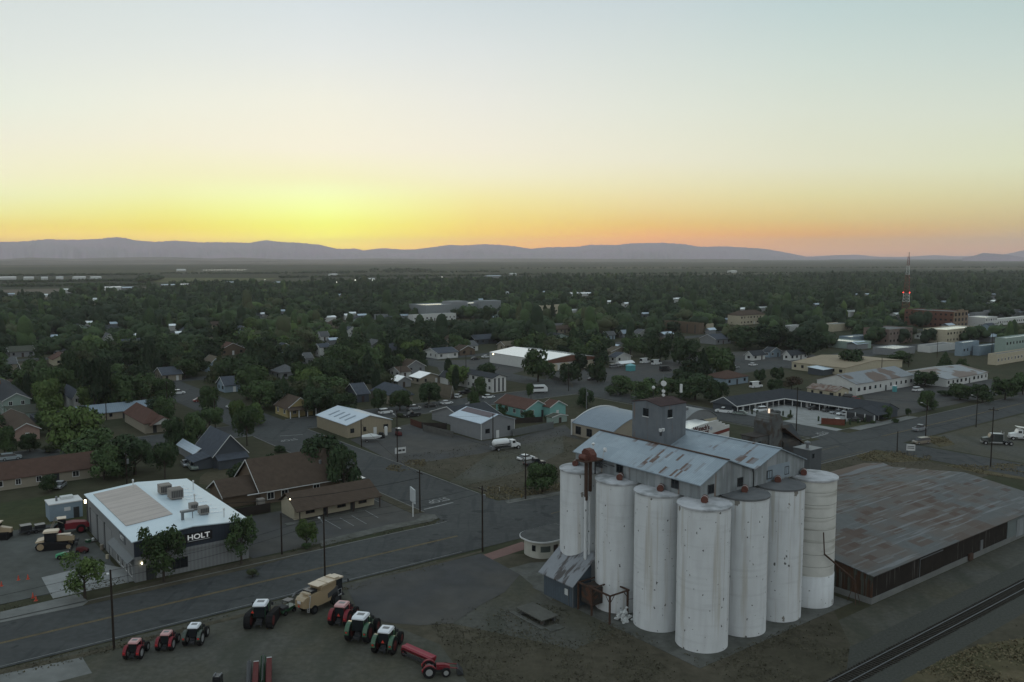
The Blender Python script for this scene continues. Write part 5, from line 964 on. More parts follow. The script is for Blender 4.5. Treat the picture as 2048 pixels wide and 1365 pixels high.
# ================================================================ vehicles and machines (local x = forward)
def V(name, label, cat, px, py, az, group=None, u=None, v=None):
    if u is None: u, v = guv(px, py)
    t = thing(name, label, cat, u, v, group=group, world=True); t.rotation_euler = (0, 0, math.pi/2-R(az)); return t
def wheel(t, x, y, r, w_, rim=chrome, name='wheel', rimr=.6, tm=tyre):
    b = MB(); b.lathe([(r*.55,-w_/2),(r*.96,-w_/2),(r,-w_*.35),(r,w_*.35),(r*.96,w_/2),(r*.55,w_/2)], 18); o = b.build(name, tm, t, False)
    o.location = (x, y, r); o.rotation_euler = (math.pi/2, 0, 0); b = MB(); b.tube((0,0,-w_*.45),(0,0,w_*.45), r*rimr, 12); b.tube((0,0,-w_*.5),(0,0,w_*.5), r*.18, 8); b.build('rim', rim, o); return o
def shell(t, name, secs, m, smooth=False):
    """skin rectangles (x, half width bottom, half width top, z0, z1) along x"""
    b = MB(); vs = []; n = len(secs)
    for x, wb, wt, z0, z1 in secs: vs += [(x,-wb,z0),(x,wb,z0),(x,wt,z1),(x,-wt,z1)]
    fs = [(0,1,2,3), (4*n-1,4*n-2,4*n-3,4*n-4)]+[(4*i+k, 4*i+4+k, 4*i+4+(k+1)%4, 4*i+(k+1)%4) for i in range(n-1) for k in range(4)]
    o = b.add(vs, fs).build(name, m, t); return o
def car(label, px, py, az, paint_, kind='sedan', group='cars parked around the town', cat='car', name='parked_car', lights=False):
    t = V(name, label, cat, px, py, az, group); Lh = {'sedan':2.3,'suv':2.35,'pickup':2.8,'van':2.9,'minivan':2.5}[kind]; W = .92; zb = .32; belt = {'sedan':.86,'suv':1.05,'pickup':1.1,'van':1.25,'minivan':1.05}[kind]; top = {'sedan':1.42,'suv':1.78,'pickup':1.85,'van':2.5,'minivan':1.78}[kind]
    shell(t, 'body', [(-Lh,W*.86,W*.8,zb+.15,belt-.12),(-Lh+.15,W*.97,W*.93,zb,belt),(-Lh*.3,W,W*.95,zb-.05,belt+.02),(Lh*.35,W,W*.95,zb-.05,belt),(Lh-.25,W*.95,W*.86,zb,belt-.14),(Lh,W*.8,W*.7,zb+.12,belt-.32)], paint_)
    if kind == 'sedan': c0, c1, c2, c3 = -Lh+.35, -1.05, .25, 1.15
    elif kind == 'suv': c0, c1, c2, c3 = -Lh+.05, -Lh+.35, .45, 1.25
    elif kind == 'minivan': c0, c1, c2, c3 = -Lh+.05, -Lh+.3, .8, 1.75
    elif kind == 'van': c0, c1, c2, c3 = -Lh+.02, -Lh+.1, 1.35, 2.1
    else: c0, c1, c2, c3 = -.35, -.2, .75, 1.35
    shell(t, 'glasshouse', [(c0,W*.9,W*.9,belt-.03,belt+.01),(c1,W*.9,W*.74,belt-.03,top-.06),(c2,W*.9,W*.74,belt-.03,top-.06),(c3,W*.88,W*.86,belt-.03,belt+.01)], glass)
    shell(t, 'roof', [(c1-.04,W*.78,W*.70,top-.09,top-.02),(c1+.3,W*.78,W*.70,top-.09,top+.02),(c2,W*.78,W*.70,top-.09,top)], paint_)
    if kind == 'van': b = MB(); b.box(-Lh+.1,.6,-W*.9,-W*.76,belt,top-.2); b.box(-Lh+.1,.6,W*.76,W*.9,belt,top-.2); b.build('side_panel', paint_, t)
    if kind == 'pickup': b = MB(); b.box(-Lh+.2,-.45,-W*.78,W*.78,belt-.02,belt+.03); b.build('bed', dtrim, t)
    for x in (-Lh*.6, Lh*.62):
        for y in (-W*.86, W*.86): wheel(t, x, y, .36, .24)
    for y in (-W*.6, W*.6): b = MB(); b.box(Lh-.12,Lh+.0,y-.16,y+.16,belt-.36,belt-.2); b.build('headlight', chrome, t)
    for y in (-W*.72, W*.72): b = MB(); b.box(-Lh-.0,-Lh+.08,y-.1,y+.1,belt-.3,belt-.1); b.build('tail_light', taillens, t)
    return t
def tractor(label, px, py, az, s, body, roofm, rimm, tri=True, track=False, cabin=True, rearm=None, trunk=1.):
    t = V('farm_tractor', label, 'tractor', px, py, az, 'tractors lined up at the yard edge')
    s *= .95
    rr_, fr, tw_ = .95*s, .68*s, .52*s; wy = .95*s
    if track:
        for y in (-1.15*s, 1.15*s):
            b = MB(); P = [(-1.3,.0),(2.2,.0),(2.75,.35),(2.7,.75),(2.2,1.0),(-.9,1.55),(-1.55,1.45),(-1.8,.9),(-1.7,.35)]; b.prism([(p[0]*s, p[1]*s) for p in P], y-.32*s, y+.32*s, 'y'); tr_ = b.build('track', tyre, t)
            b = MB(); b.tube((-1.05*s,y-.34*s,.85*s),(-1.05*s,y+.34*s,.85*s),.5*s,14); b.tube((2.1*s,y-.34*s,.5*s),(2.1*s,y+.34*s,.5*s),.36*s,12); b.build('drive_wheel', rimm, tr_)
    else:
        for y in (-wy, wy): wheel(t, -.75*s, y, rr_, tw_, rimm); wheel(t, 1.75*s, y*.95, fr, .42*s, rimm)
        for y in (-wy, wy):
            b = MB(); n = 7; P = [(-.75*s+(rr_+.08)*math.cos(a), rr_+(rr_+.08)*math.sin(a)) for a in [math.pi*(.15+.85*i/n) for i in range(n+1)]]; Q = [(-.75*s+(rr_+.0)*math.cos(a), rr_+(rr_+.0)*math.sin(a)) for a in [math.pi*(.15+.85*i/n) for i in range(n+1)]]
            b.prism(P+Q[::-1], y-tw_*.44, y+tw_*.44, 'y'); f_ = b.build('fender', rearm or body, t); b = MB(); b.box(-.75*s-rr_-.10,-.75*s-rr_-.04,y-.12,y+.12,rr_*1.2,rr_*1.2+.16); b.build('tail_light', taillens, f_)
    b = MB(); b.box(-1.1*s,1.9*s,-.3*s,.3*s,.55*s,1.0*s); b.box(-1.5*s,-1.05*s,-.35*s,.35*s,.5*s,.75*s); b.build('chassis', dtrim, t)
    shell(t, 'hood', [(.35*s,.42*s,.36*s,.95*s,1.72*s),(1.6*s,.40*s,.33*s,.95*s,1.62*s),(2.35*s,.36*s,.26*s,.9*s,1.35*s)], body)
    if cabin:
        shell(t, 'cab', [(-1.05*s,.62*s,.56*s,1.15*s,2.30*s),(-.9*s,.66*s,.6*s,1.05*s,2.34*s),(.3*s,.66*s,.6*s,1.05*s,2.34*s),(.5*s,.55*s,.5*s,1.15*s,2.3*s)], glass)
        b = MB(); 
        for x in (-1.0, .4):
            for y in (-.62, .62): b.tube((x*s,y*s,1.1*s),(x*.96*s,y*.95*s,2.34*s),.045*s,5)
        b.build('cab_frame', body if body not in (P_cream,) else dtrim, t)
        r = shell(t, 'cab_roof', [(-1.15*s,.62*s,.56*s,2.32*s,2.44*s),(-.9*s,.72*s,.62*s,2.32*s,2.55*s),(.45*s,.72*s,.62*s,2.32*s,2.55*s),(.72*s,.62*s,.5*s,2.32*s,2.42*s)], roofm)
        b = MB(); b.box(-.45*s,.1*s,-.36*s,.36*s,2.552*s,2.56*s); b.build('roof_hatch', steel, r)
        b = MB(); b.tube((.6*s,-.75*s,1.0*s),(.6*s,-.75*s,2.4*s),.06*s,6); b.build('exhaust', dtrim, t)
        for y in (-1.0, 1.0): b = MB(); b.box(.5*s,.6*s,(y-.12)*s,(y+.12)*s,1.85*s,2.2*s); b.tube((.5*s,y*.62*s,2.2*s),(.55*s,y*s,2.15*s),.02*s,4); b.build('mirror', dtrim, t)
    else:
        b = MB(); b.box(-.9*s,-.4*s,-.25*s,.25*s,1.0*s,1.15*s); b.box(-1.0*s,-.88*s,-.25*s,.25*s,1.1*s,1.5*s); b.build('seat', dtrim, t); b = MB(); b.tube((-.1*s,0,1.2*s),(-.25*s,0,1.55*s),.2*s,10); b.build('steering_wheel', dtrim, t)
    if tri: b = MB(); zc = 1.32*s if not track else 1.7*s; yc = 0 if not track else .62*s; b.prism([(yc-.2,zc),(yc+.2,zc),(yc,zc+.38)], -1.25*s-.03, -1.25*s, 'x'); b.build('warning_triangle', smv, t)
    b = MB(); b.tube((-1.1*s,-.3*s,.6*s),(-1.9*s,-.35*s,.5*s),.05*s,5); b.tube((-1.1*s,.3*s,.6*s),(-1.9*s,.35*s,.5*s),.05*s,5); b.build('hitch_arm', dtrim, t)
    return t
tractor('small red tractor farthest left in the roadside line, with pink cab roof', 272, 1313, -1, .92, P_tred, P_pinkroof, chrome, tri=False)
tractor('second small red tractor from the left, between the leftmost red one and the green one', 335, 1296, -2, .92, P_tred, P_pinkroof, chrome, tri=False)
tractor('small green tractor with pale roof at the road edge right of two red tractors', 391, 1285, -2, 1.05, paint('dull_green_paint', (.02,.035,.022)), P_roofw, chrome, tri=False)
tractor('large green tracked tractor with white cab roof left of the combine', 524, 1248, -2, 1.36, P_dgreen, P_roofw, P_dred, track=True)
tractor('red tractor with pink roof squeezed between the combine and the green tractor', 686, 1246, 12, 1.22, P_tred, P_pinkroof, P_dred)
tractor('large green tractor with white roof and green fenders right of the red tractor', 724, 1276, 12, 1.38, P_dgreen, P_roofw, P_dred, tri=False)
tractor('green tractor with white roof and orange triangle, nearest to the red seed drill', 774, 1300, 12, 1.25, P_dgreen, P_roofw, P_dred)
t = tractor('small red loader tractor beside the end of the seed drill', 868, 1350, 82, .85, P_tred, P_pinkroof, chrome, cabin=False)
b = MB(); b.tube((.6,-.5,1.2),(2.8,-.55,.9),.06,6); b.tube((.6,.5,1.2),(2.8,.55,.9),.06,6); o = b.build('loader_arm', P_tred, t); b = MB(); b.prism([(2.7,.2),(3.5,.15),(3.4,.3),(2.9,.9),(2.7,.9)], -.8, .8, 'y'); b.build('bucket', dtrim, o)
# utility cart
t = V('utility_cart', 'small dark green utility cart between the tracked tractor and the combine', 'cart', 573, 1226, 30)
for x in (-.8, .9):
    for y in (-.6, .6): wheel(t, x, y, .32, .25, dtrim)
b = MB(); b.box(-1.3,1.3,-.6,.6,.45,.9); b.build('body', P_dgreen, t); b = MB(); b.box(-1.35,-.2,-.68,.68,.9,1.25); b.build('cargo_bed', dtrim, t); b = MB(); b.box(-.2,.9,-.62,.62,1.75,1.82); b.build('roof', P_black, t)
for x in (-.15,.85):
    for y in (-.58,.58): b = MB(); b.tube((x,y,.9),(x,y,1.76),.03,5); b.build('roof_post', dtrim, t)
# combine harvester
t = V('combine_harvester', 'cream-yellow combine harvester with folded grain tank lid and rear ladder', 'combine', 641, 1214, 34); t.scale = (.86,.9,.92)
for y in (-1.45, 1.45): wheel(t, 2.0, y, 1.0, .75, dtrim); wheel(t, -2.6, y*.85, .68, .5, dtrim)
shell(t, 'body', [(-3.8,1.15,1.05,1.25,2.5),(-3.2,1.3,1.2,1.1,3.0),(-1.2,1.35,1.3,1.0,3.1),(1.8,1.35,1.3,1.1,3.05),(2.6,1.2,1.1,1.4,2.9)], P_cream)
shell(t, 'side_panel', [(.4,1.42,1.42,1.6,2.3),(2.6,1.42,1.42,2.0,2.9)], P_grey)
shell(t, 'grain_tank', [(-1.0,1.3,1.3,3.05,3.6),(-.7,1.3,1.45,3.05,3.85),(2.1,1.3,1.45,3.05,3.85),(2.3,1.3,1.35,3.05,3.7)], P_cream)
b = MB(); b.box(-1.6,.4,-1.15,1.15,3.86,3.96); b.box(.5,2.3,-1.3,1.3,3.88,3.98); b.prism([(2.3,3.9),(3.4,3.9),(3.3,4.15),(2.3,4.15)], -1.0, 1.0, 'y'); b.build('tank_cover', P_creamtop, t)
shell(t, 'cab', [(2.5,.95,.9,2.0,3.7),(2.8,1.0,1.0,1.8,3.75),(3.7,1.0,.95,1.6,3.75),(4.2,.9,.85,1.8,3.7)], glass); b = MB(); b.box(2.4,4.3,-1.05,1.05,3.72,3.92); b.build('cab_roof', P_creamtop, t)
b = MB(); b.prism([(3.0,1.6),(4.6,.5),(5.0,.6),(3.8,2.0)], -.6, .6, 'y'); b.build('feeder_house', dtrim, t)
shell(t, 'rear_hood', [(-4.6,.95,.85,1.35,2.4),(-4.1,1.05,1.0,1.2,2.75),(-3.2,1.1,1.05,1.2,2.9)], P_cream)
b = MB(); b.box(-4.66,-4.6,-.35,.35,1.95,2.35); b.build('decal_plate', trim, t); b = MB(); b.prism([(-.2,1.45),(.2,1.45),(0,1.82)], -4.72, -4.66, 'x'); b.build('warning_triangle', smv, t)
b = MB(); b.box(-2.9,-1.5,-.9,.9,3.1,3.5); b.build('engine_deck', P_black, t); b = MB(); b.box(-3.4,-2.9,-.9,.6,3.05,3.3); b.build('engine_cover', P_creamtop, t)
b = MB(); b.tube((1.6,1.6,3.2),(-3.6,1.75,3.0),.17,8); b.tube((-3.6,1.75,3.0),(-4.3,1.75,2.5),.2,8); b.build('unloading_auger', P_grey, t)
b = MB()
for y in (-1.25,-.9): b.tube((-3.75,y,.5),(-3.3,y,3.1),.06,5)
for i in range(9): z = .6+i*.29; x = -3.75+(z-.5)*.17; b.tube((x,-1.25,z),(x,-.9,z),.045,4)
b.build('ladder', chrome, t); b = MB(); b.tube((4.2,-1.1,3.6),(4.9,-1.6,3.4),.03,4); b.box(4.85,4.95,-1.7,-1.4,2.9,3.4); b.build('mirror', dtrim, t); b = MB(); b.box(2.2,3.0,-1.9,-1.3,1.5,1.6); b.tube((2.2,-1.85,1.6),(2.2,-1.85,2.5),.03,4); b.tube((3.0,-1.85,1.6),(3.0,-1.85,2.5),.03,4); b.tube((2.2,-1.85,2.5),(3.0,-1.85,2.5),.03,4); b.build('platform', chrome, t)
# seed drill
t = V('seed_drill', 'long red seed drill with ridged lid right of the green tractors', 'seed drill', 838, 1326, 131)
b = MB(); b.prism([(-.28,.95),(.28,.95),(.52,1.45),(-.52,1.45)], -2.6, 2.6, 'x'); b.build('seed_box', P_tred, t); b = MB(); b.prism([(-.55,1.45),(.55,1.45),(.4,1.62),(.1,1.55),(-.1,1.55),(-.4,1.62)], -2.62, 2.62, 'x'); b.build('lid', mat('pale_red_lid', (.24,.04,.055), .6, .3, var=.08), t)
b = MB(); b.box(-2.5,2.5,-.5,-.35,.5,.65); b.box(-2.5,2.5,.35,.5,.5,.65); b.tube((0,.5,.6),(-.4,2.2,.5),.06,6); b.build('frame', dtrim, t)
for i in range(16): b = MB(); x = -2.4+i*.32; b.tube((x,.28,.22),(x+.03,.28,.22),.2,10); b.build('disc', steel, t)
for x in (-2.75, 2.75): wheel(t, x, 0, .4, .25, P_tred)
b = MB(); b.box(-3.3,-2.8,.0,.5,.2,.9); b.tube((-3.2,.2,.5),(-3.0,1.5,.4),.05,5); b.build('marker_arm', P_tred, t)
# folded tillage implements at the bottom edge
def roller(label, px, py, az, m, L_, rings=True):
    t = V('tillage_roller', label, 'farm implement', px, py, az); b = MB(); n = int(L_/.28)
    for i in range(n):
        x = i*L_/n; (b.lathe if False else b.tube)((x,0,.75),(x+.10,0,.75),.3,10)
    b.build('ring_gang', m, t); b = MB(); b.tube((0,0,.75),(L_,0,.75),.14,8); b.box(0,L_,-.06,.06,1.05,1.2); b.build('axle_frame', dtrim, t); b = MB(); b.box(.2,.35,-.05,.05,0,1.1); b.box(L_-.4,L_-.25,-.05,.05,0,1.1); b.build('stand', dtrim, t); return t
roller('dark ringed roller standing leftmost at the bottom edge', 499, 1338, 164, steel, 6.)
V_ = roller('green ringed roller in the middle of the folded implements', 527, 1326, 165, P_dgreen, 7.)
for lab, px, py in (('dark red implement panel between the two ringed rollers', 513, 1345), ('red implement panel at the right of the folded implements', 539, 1337)):
    t = V('implement_panel', lab, 'farm implement', px, py, 165); b = MB(); b.box(0,6.5,-.3,.3,.3,1.35); b.build('panel', P_dred, t); b = MB(); b.tube((0,-.3,1.38),(0,.3,1.38),.06,6); b.build('top_bar', chrome, t); b = MB()
    for i in range(16): b.tube((.2+i*.3,-.28,.2),(.2+i*.3,-.36,.9),.03,4)
    b.build('tines', P_tred, t)['kind'] = 'stuff'
t = V('machine_part', 'top of a small black machine cut by the bottom edge', 'machine', 436, 1372, 0); b = MB(); b.box(-.5,.5,-.45,.45,0,1.3); b.build('body', P_black, t); b = MB(); b.box(-.4,.4,-.4,-.3,1.3,1.45); b.box(-.4,.4,.3,.4,1.3,1.45); b.build('rim_bar', steel, t)
# machinery yard, left
t = V('crawler_tractor', 'cream crawler tractor on rubber tracks in the dealer yard', 'tractor', 112, 1096, 72)
for y in (-1.2, 1.2):
    b = MB(); b.prism([(-2.2,0),(2.6,0),(2.9,.5),(2.4,.95),(-1.7,1.5),(-2.4,1.45),(-2.9,.9),(-2.8,.35)], y-.35, y+.35, 'y'); k = b.build('track', tyre, t); b = MB(); b.tube((-2.1,y-.38,.8),(-2.1,y+.38,.8),.55,14); b.tube((2.2,y-.38,.48),(2.2,y+.38,.48),.38,12); b.build('drive_wheel', P_cream, k)
shell(t, 'hood', [(.3,.6,.5,1.3,2.3),(2.6,.5,.4,1.2,2.0),(3.0,.45,.35,1.2,1.7)], P_cream); b = MB(); b.box(.4,2.4,-.45,.45,2.3,2.36); b.build('hood_top', P_creamtop, t)
shell(t, 'cab', [(-1.6,.8,.7,1.3,2.9),(.3,.8,.7,1.3,2.9)], glass); shell(t, 'cab_roof', [(-1.8,.75,.7,2.9,3.1),(-1.4,.9,.8,2.9,3.2),(.4,.9,.8,2.9,3.2),(.6,.75,.7,2.9,3.05)], P_creamtop)
shell(t, 'rear_fender', [(-2.9,1.3,1.2,1.45,1.6),(-1.6,1.3,1.2,1.5,1.9)], P_cream); b = MB(); b.box(3.0,3.6,-.5,.5,.9,1.3); b.build('front_weight', dtrim, t)
t = V('crawler_tractor', 'cream machine cut off by the left edge of the photo', 'tractor', -4, 1078, 80)
b = MB(); b.box(-2,2,-1.3,1.3,0,1.3); b.build('track', tyre, t); shell(t, 'cab', [(-1.2,.8,.7,1.3,2.9),(.5,.8,.7,1.3,2.9)], glass); b = MB(); b.box(-1.4,.7,-.9,.9,2.9,3.1); b.build('cab_roof', P_creamtop, t); shell(t, 'hood', [(.5,.6,.5,1.3,2.3),(2.4,.5,.4,1.2,1.9)], P_cream)
t = V('field_machine', 'red and brown harvesting machine parked by the dealer building wall', 'farm machine', 140, 1066, 62)
for x in (-1.8, 1.8):
    for y in (-1.1, 1.1): wheel(t, x, y, .8, .5, P_tred)
shell(t, 'body', [(-.8,1.,.9,.9,2.0),(.6,1.,.9,.9,2.1),(2.4,.9,.8,.9,1.9),(3.2,.8,.7,.9,1.6)], P_tred); shell(t, 'cab', [(-1.9,.8,.7,1.2,2.9),(-.6,.8,.7,1.2,2.9)], glass); b = MB(); b.box(-2.0,-.5,-.85,.85,2.9,3.02); b.build('cab_roof', P_creamtop, t); b = MB(); b.tube((-3.2,-1,.8),(-2.2,-1,2.9),.07,6); b.tube((-3.2,1,.8),(-2.2,1,2.9),.07,6); b.tube((-2.2,-1,2.9),(-1,-1,2.2),.07,6); b.tube((-2.2,1,2.9),(-1,1,2.2),.07,6); b.build('lift_frame', P_tan, t)
t = V('mower', 'small bright green mower with rollbar in the dealer yard', 'mower', 132, 1117, 250)
for x in (-.9, .9):
    for y in (-.5, .5): wheel(t, x, y, .38, .25, dtrim)
shell(t, 'body', [(-.6,.5,.45,.4,.9),(.4,.55,.5,.4,1.0),(1.5,.5,.4,.4,.8)], P_bgreen); b = MB(); b.box(-.6,-.1,-.25,.25,.9,1.1); b.box(-.7,-.55,-.25,.25,1.1,1.6); b.build('seat', P_black, t); b = MB(); b.tube((-.9,-.45,.7),(-.9,-.45,1.9),.03,5); b.tube((-.9,.45,.7),(-.9,.45,1.9),.03,5); b.tube((-.9,-.45,1.9),(-.9,.45,1.9),.03,5); b.build('rollbar', dtrim, t)
t = V('mower', 'dark small utility machine beside the bright green mower', 'machine', 165, 1106, 90)
for x in (-.6, .6):
    for y in (-.45, .45): wheel(t, x, y, .3, .22, dtrim)
shell(t, 'body', [(-.9,.5,.4,.3,.9),(0,.5,.45,.3,1.0),(.9,.45,.35,.3,.7)], P_dred); b = MB(); b.tube((-1.0,0,.5),(-1.0,0,1.7),.06,6); b.box(-1.2,-.85,-.2,.2,1.3,1.9); b.build('control_post', dtrim, t)
t = thing('trailer', 'dark flatbed trailer of gear against the yard fence', 'trailer', 24.0, 174.5); 
b = MB(); b.box(-2.5,2.5,-1,1,.6,.75); b.build('deck', dtrim, t); b = MB(); b.box(-2.2,-.4,-.8,.8,.75,1.7); b.box(.1,1.8,-.7,.7,.75,1.4); b.build('cargo', P_black, t)
for x in (-1.0, .2):
    for y in (-1, 1): wheel(t, x, y, .35, .22, dtrim)
for i, (px, py) in enumerate(((37,1161),(56,1159),(66,1196),(72,1202),(3,1173))):
    t = V('traffic_cone', ['orange cone left on the yard verge, second from the left','orange cone nearest the pale concrete pad edge','orange cone farther left of a close pair near the sidewalk','orange cone on the right of the close pair near the sidewalk','orange cone at the left edge of the verge'][i], 'cone', px, py, 0, 'orange cones on the dealer yard verge'); b = MB(); b.box(-.22,.22,-.22,.22,0,.05); b.lathe([(.17,.05),(.04,.8),(.01,.82)], 10); b.build('cone_body', cone_m, t)
t = V('crate_pallet', 'pallet with small green and white gear near the roller doors', 'pallet', 181, 1085, 30); b = MB(); b.box(-1,1,-.6,.6,0,.15); b.build('pallet', oldwood, t); b = MB(); b.box(-.8,-.1,-.4,.4,.15,.6); b.build('gear', P_dgreen, t); b = MB(); b.lathe([(.2,.15),(.25,.6),(.01,.7)], 8, (.5,0)); b.build('drum', trim, t)
t = V('barrel', 'tan drum standing by the roller door', 'barrel', 204, 1100, 0); b = MB(); b.lathe([(.01,0),(.3,0),(.32,.3),(.3,.6),(.32,.9),(.3,.95),(.01,.95)], 14); b.build('shell', P_tan, t)
t = V('barrel', 'small planter drum at the corner of the dealer awning', 'barrel', 215, 1118, 0); b = MB(); b.lathe([(.01,0),(.25,0),(.28,.7),(.01,.75)], 12); b.build('shell', cream, t)
# ---- trucks
t = V('propane_truck', 'white propane tanker truck on the gravel lot', 'truck', 1009, 900, 62); MARK.append(('white propane truck', 1009, 900))
b = MB(); P = [(-2.9,.01),(-2.8,.55),(-2.5,.88),(-2.0,1.0),(1.0,1.0),(1.5,.88),(1.8,.55),(1.9,.01)]; b.lathe([(p[1], p[0]) for p in P], 18); tk = b.build('tank', P_white, t, True); tk.rotation_euler = (0, math.pi/2, 0); tk.location = (-.6,0,2.05)
b = MB(); b.box(-3.6,4.0,-.5,.5,.7,.95); b.build('chassis', dtrim, t); b = MB(); b.box(-4.0,-3.3,-1.0,1.0,.6,1.2); b.build('rear_locker', steel, t); b = MB(); b.box(-3.2,1.2,-1.02,-.98,1.6,1.85); b.build('stripe', P_grey, t)
shell(t, 'cab', [(1.6,1.0,.95,.8,2.5),(2.8,1.0,.9,.8,2.5),(3.1,1.0,.95,.8,1.7)], P_white); shell(t, 'window', [(1.9,1.01,.96,1.75,2.35),(2.75,1.01,.93,1.75,2.35)], glass); shell(t, 'hood', [(3.0,.9,.85,.8,1.65),(4.3,.8,.7,.8,1.4)], P_white)
for x in (-2.2, 3.6):
    for y in (-.9, .9): wheel(t, x, y, .5, .35)
t = V('semi_truck', 'dark green semi tractor without trailer on the right lot', 'truck', 1990, 889, -78); MARK.append(('dark green semi truck', 1990, 889))
def semi(t, m, sleeper=True):
    b = MB(); b.box(-4.0,3.4,-.45,.45,.7,.95); b.build('chassis', dtrim, t); shell(t, 'hood', [(1.6,1.0,.9,.9,2.0),(3.3,.9,.75,.9,1.7)], m); shell(t, 'cab', [(-1.6 if sleeper else .2,1.15,1.1,.9,2.9),(1.3,1.15,1.05,.9,2.9),(1.7,1.1,1.05,.9,2.1)], m)
    shell(t, 'windscreen', [(.5,1.16,1.1,2.0,2.6),(1.35,1.16,1.08,2.0,2.6)], glass); b = MB(); b.box((-1.6 if sleeper else .2),1.2,-.9,.9,2.9,3.0); b.build('cab_top', P_silver, t)
    for x, y in ((2.6,-1.0),(2.6,1.0),(-2.4,-.95),(-2.4,.95),(-3.6,-.95),(-3.6,.95)): wheel(t, x, y, .5, .4)
    for y in (-1.0, 1.0): b = MB(); b.tube((-1.7,y,1.2),(-1.7,y,3.5),.08,6); b.build('exhaust', chrome, t)
    b = MB(); b.box(-1.5,1.4,-1.2,-1.0,.55,.85); b.box(-1.5,1.4,1.0,1.2,.55,.85); b.build('fuel_tank', chrome, t); b = MB(); b.box(3.3,3.42,-1.0,1.0,.5,.9); b.build('bumper', chrome, t)
semi(t, paint('dark_grey_green_paint', (.022,.030,.028)))
t = V('tow_truck', 'white truck with raised deck and red stripe at the right edge', 'truck', 2044, 880, -80); semi(t, P_white, False); b = MB(); b.box(-6,.0,-1.2,1.2,1.1,1.3); b.build('deck', P_white, t); b = MB(); b.box(-6,.0,-1.22,-1.2,.9,1.1); b.box(-6,.0,1.2,1.22,.9,1.1); b.build('red_stripe', P_red, t); b = MB(); b.prism([(-5,2.6),(1.6,3.6),(1.6,3.72),(-5,2.75)], -1.1, 1.1, 'y'); b.build('raised_ramp', P_white, t); b = MB(); b.box(-3.2,-3.0,-1,1,1.3,2.8); b.build('ramp_support', dtrim, t)
for i, (px, py, az, lab) in enumerate(((1838,771,60,'white camper van beside the patchwork sheds'),(1077,786,80,'white camper trailer behind the turquoise house'))):
    t = V('camper', lab, 'camper', px, py, az); shell(t, 'body', [(-3.4,1.1,1.1,.6,2.9),(2.4,1.1,1.1,.6,2.9),(3.2,1.1,1.0,.6,2.0)], P_white); b = MB(); b.box(-2.6,1.8,-1.13,-1.1,1.7,2.3); b.box(-2.6,1.8,1.1,1.13,1.7,2.3); b.build('window', glass, t)
    for x in (-2.2, 2.2):
        for y in (-.95, .95): wheel(t, x, y, .36, .25)
# boat on trailer
t = V('boat', 'white motorboat with cover on a trailer beside the tan workshop', 'boat', 742, 884, 78); b = MB()
vs = []; 
for x, w_, z0 in ((-2.6,1.0,.9),(-1,1.1,.8),(1,1.0,.8),(2.2,.6,1.0),(2.9,.05,1.3)): vs += [(x,-w_,1.6),(x,-w_*.7,z0+.1),(x,0,z0),(x,w_*.7,z0+.1),(x,w_,1.6)]
b.add(vs, [(5*i+k, 5*i+5+k, 5*i+6+k, 5*i+1+k) for i in range(4) for k in range(4)]+[(0,1,2,3,4)]); b.build('hull', P_white, t); shell(t, 'cover', [(-2.5,.9,.5,1.58,1.8),(0,1.0,.3,1.58,2.3),(1.8,.6,.2,1.58,1.9)], tarp)
b = MB(); b.box(-2.4,3.4,-.08,.08,.5,.62); b.box(-1.2,-1.0,-1.0,1.0,.4,.52); k = b.build('trailer_frame', steel, t)
for y in (-1.0, 1.0): wheel(t, -1.1, y, .33, .2)
t = V('forklift', 'small dark red forklift with white roof by the tan workshop corner', 'forklift', 797, 872, -30); b = MB(); b.box(-1.1,1.0,-.6,.6,.3,1.1); b.build('body', P_dred, t); b = MB(); b.box(-.7,.8,-.55,.55,2.1,2.2); b.build('roof', P_white, t)
for x in (-.65, .75):
    for y in (-.5, .5): b = MB(); b.tube((x,y,1.),(x,y,2.1),.05,5); b.build('roof_post', dtrim, t)
b = MB(); b.box(1.0,1.15,-.45,.45,.1,2.3); b.build('mast', dtrim, t)
for x in (-.7, .7):
    for y in (-.55, .55): wheel(t, x, y, .33, .25, dtrim)
sheet('concrete_pad', pp((744,882),(760,876),(800,866),(814,874),(770,882)), .02, concrete)
for i, (px, py, az, lab) in enumerate(((763,877,20,'dark machine on the pad beside the white boat'),)):
    t = V('machine', lab, 'machine', px, py, az); b = MB(); b.box(-.9,.9,-.6,.6,.3,1.0); b.box(-.6,.2,-.5,.5,1.,1.7); b.build('body', P_black, t)
    for x in (-.6,.6):
        for y in (-.5,.5): wheel(t, x, y, .3, .2, dtrim)
t = V('tank', 'white upright tank against the tan workshop wall', 'tank', 772, 871, 0); b = MB(); b.lathe([(.01,0),(.45,0),(.45,2.4),(.01,2.6)], 14); b.build('shell', trim, t)
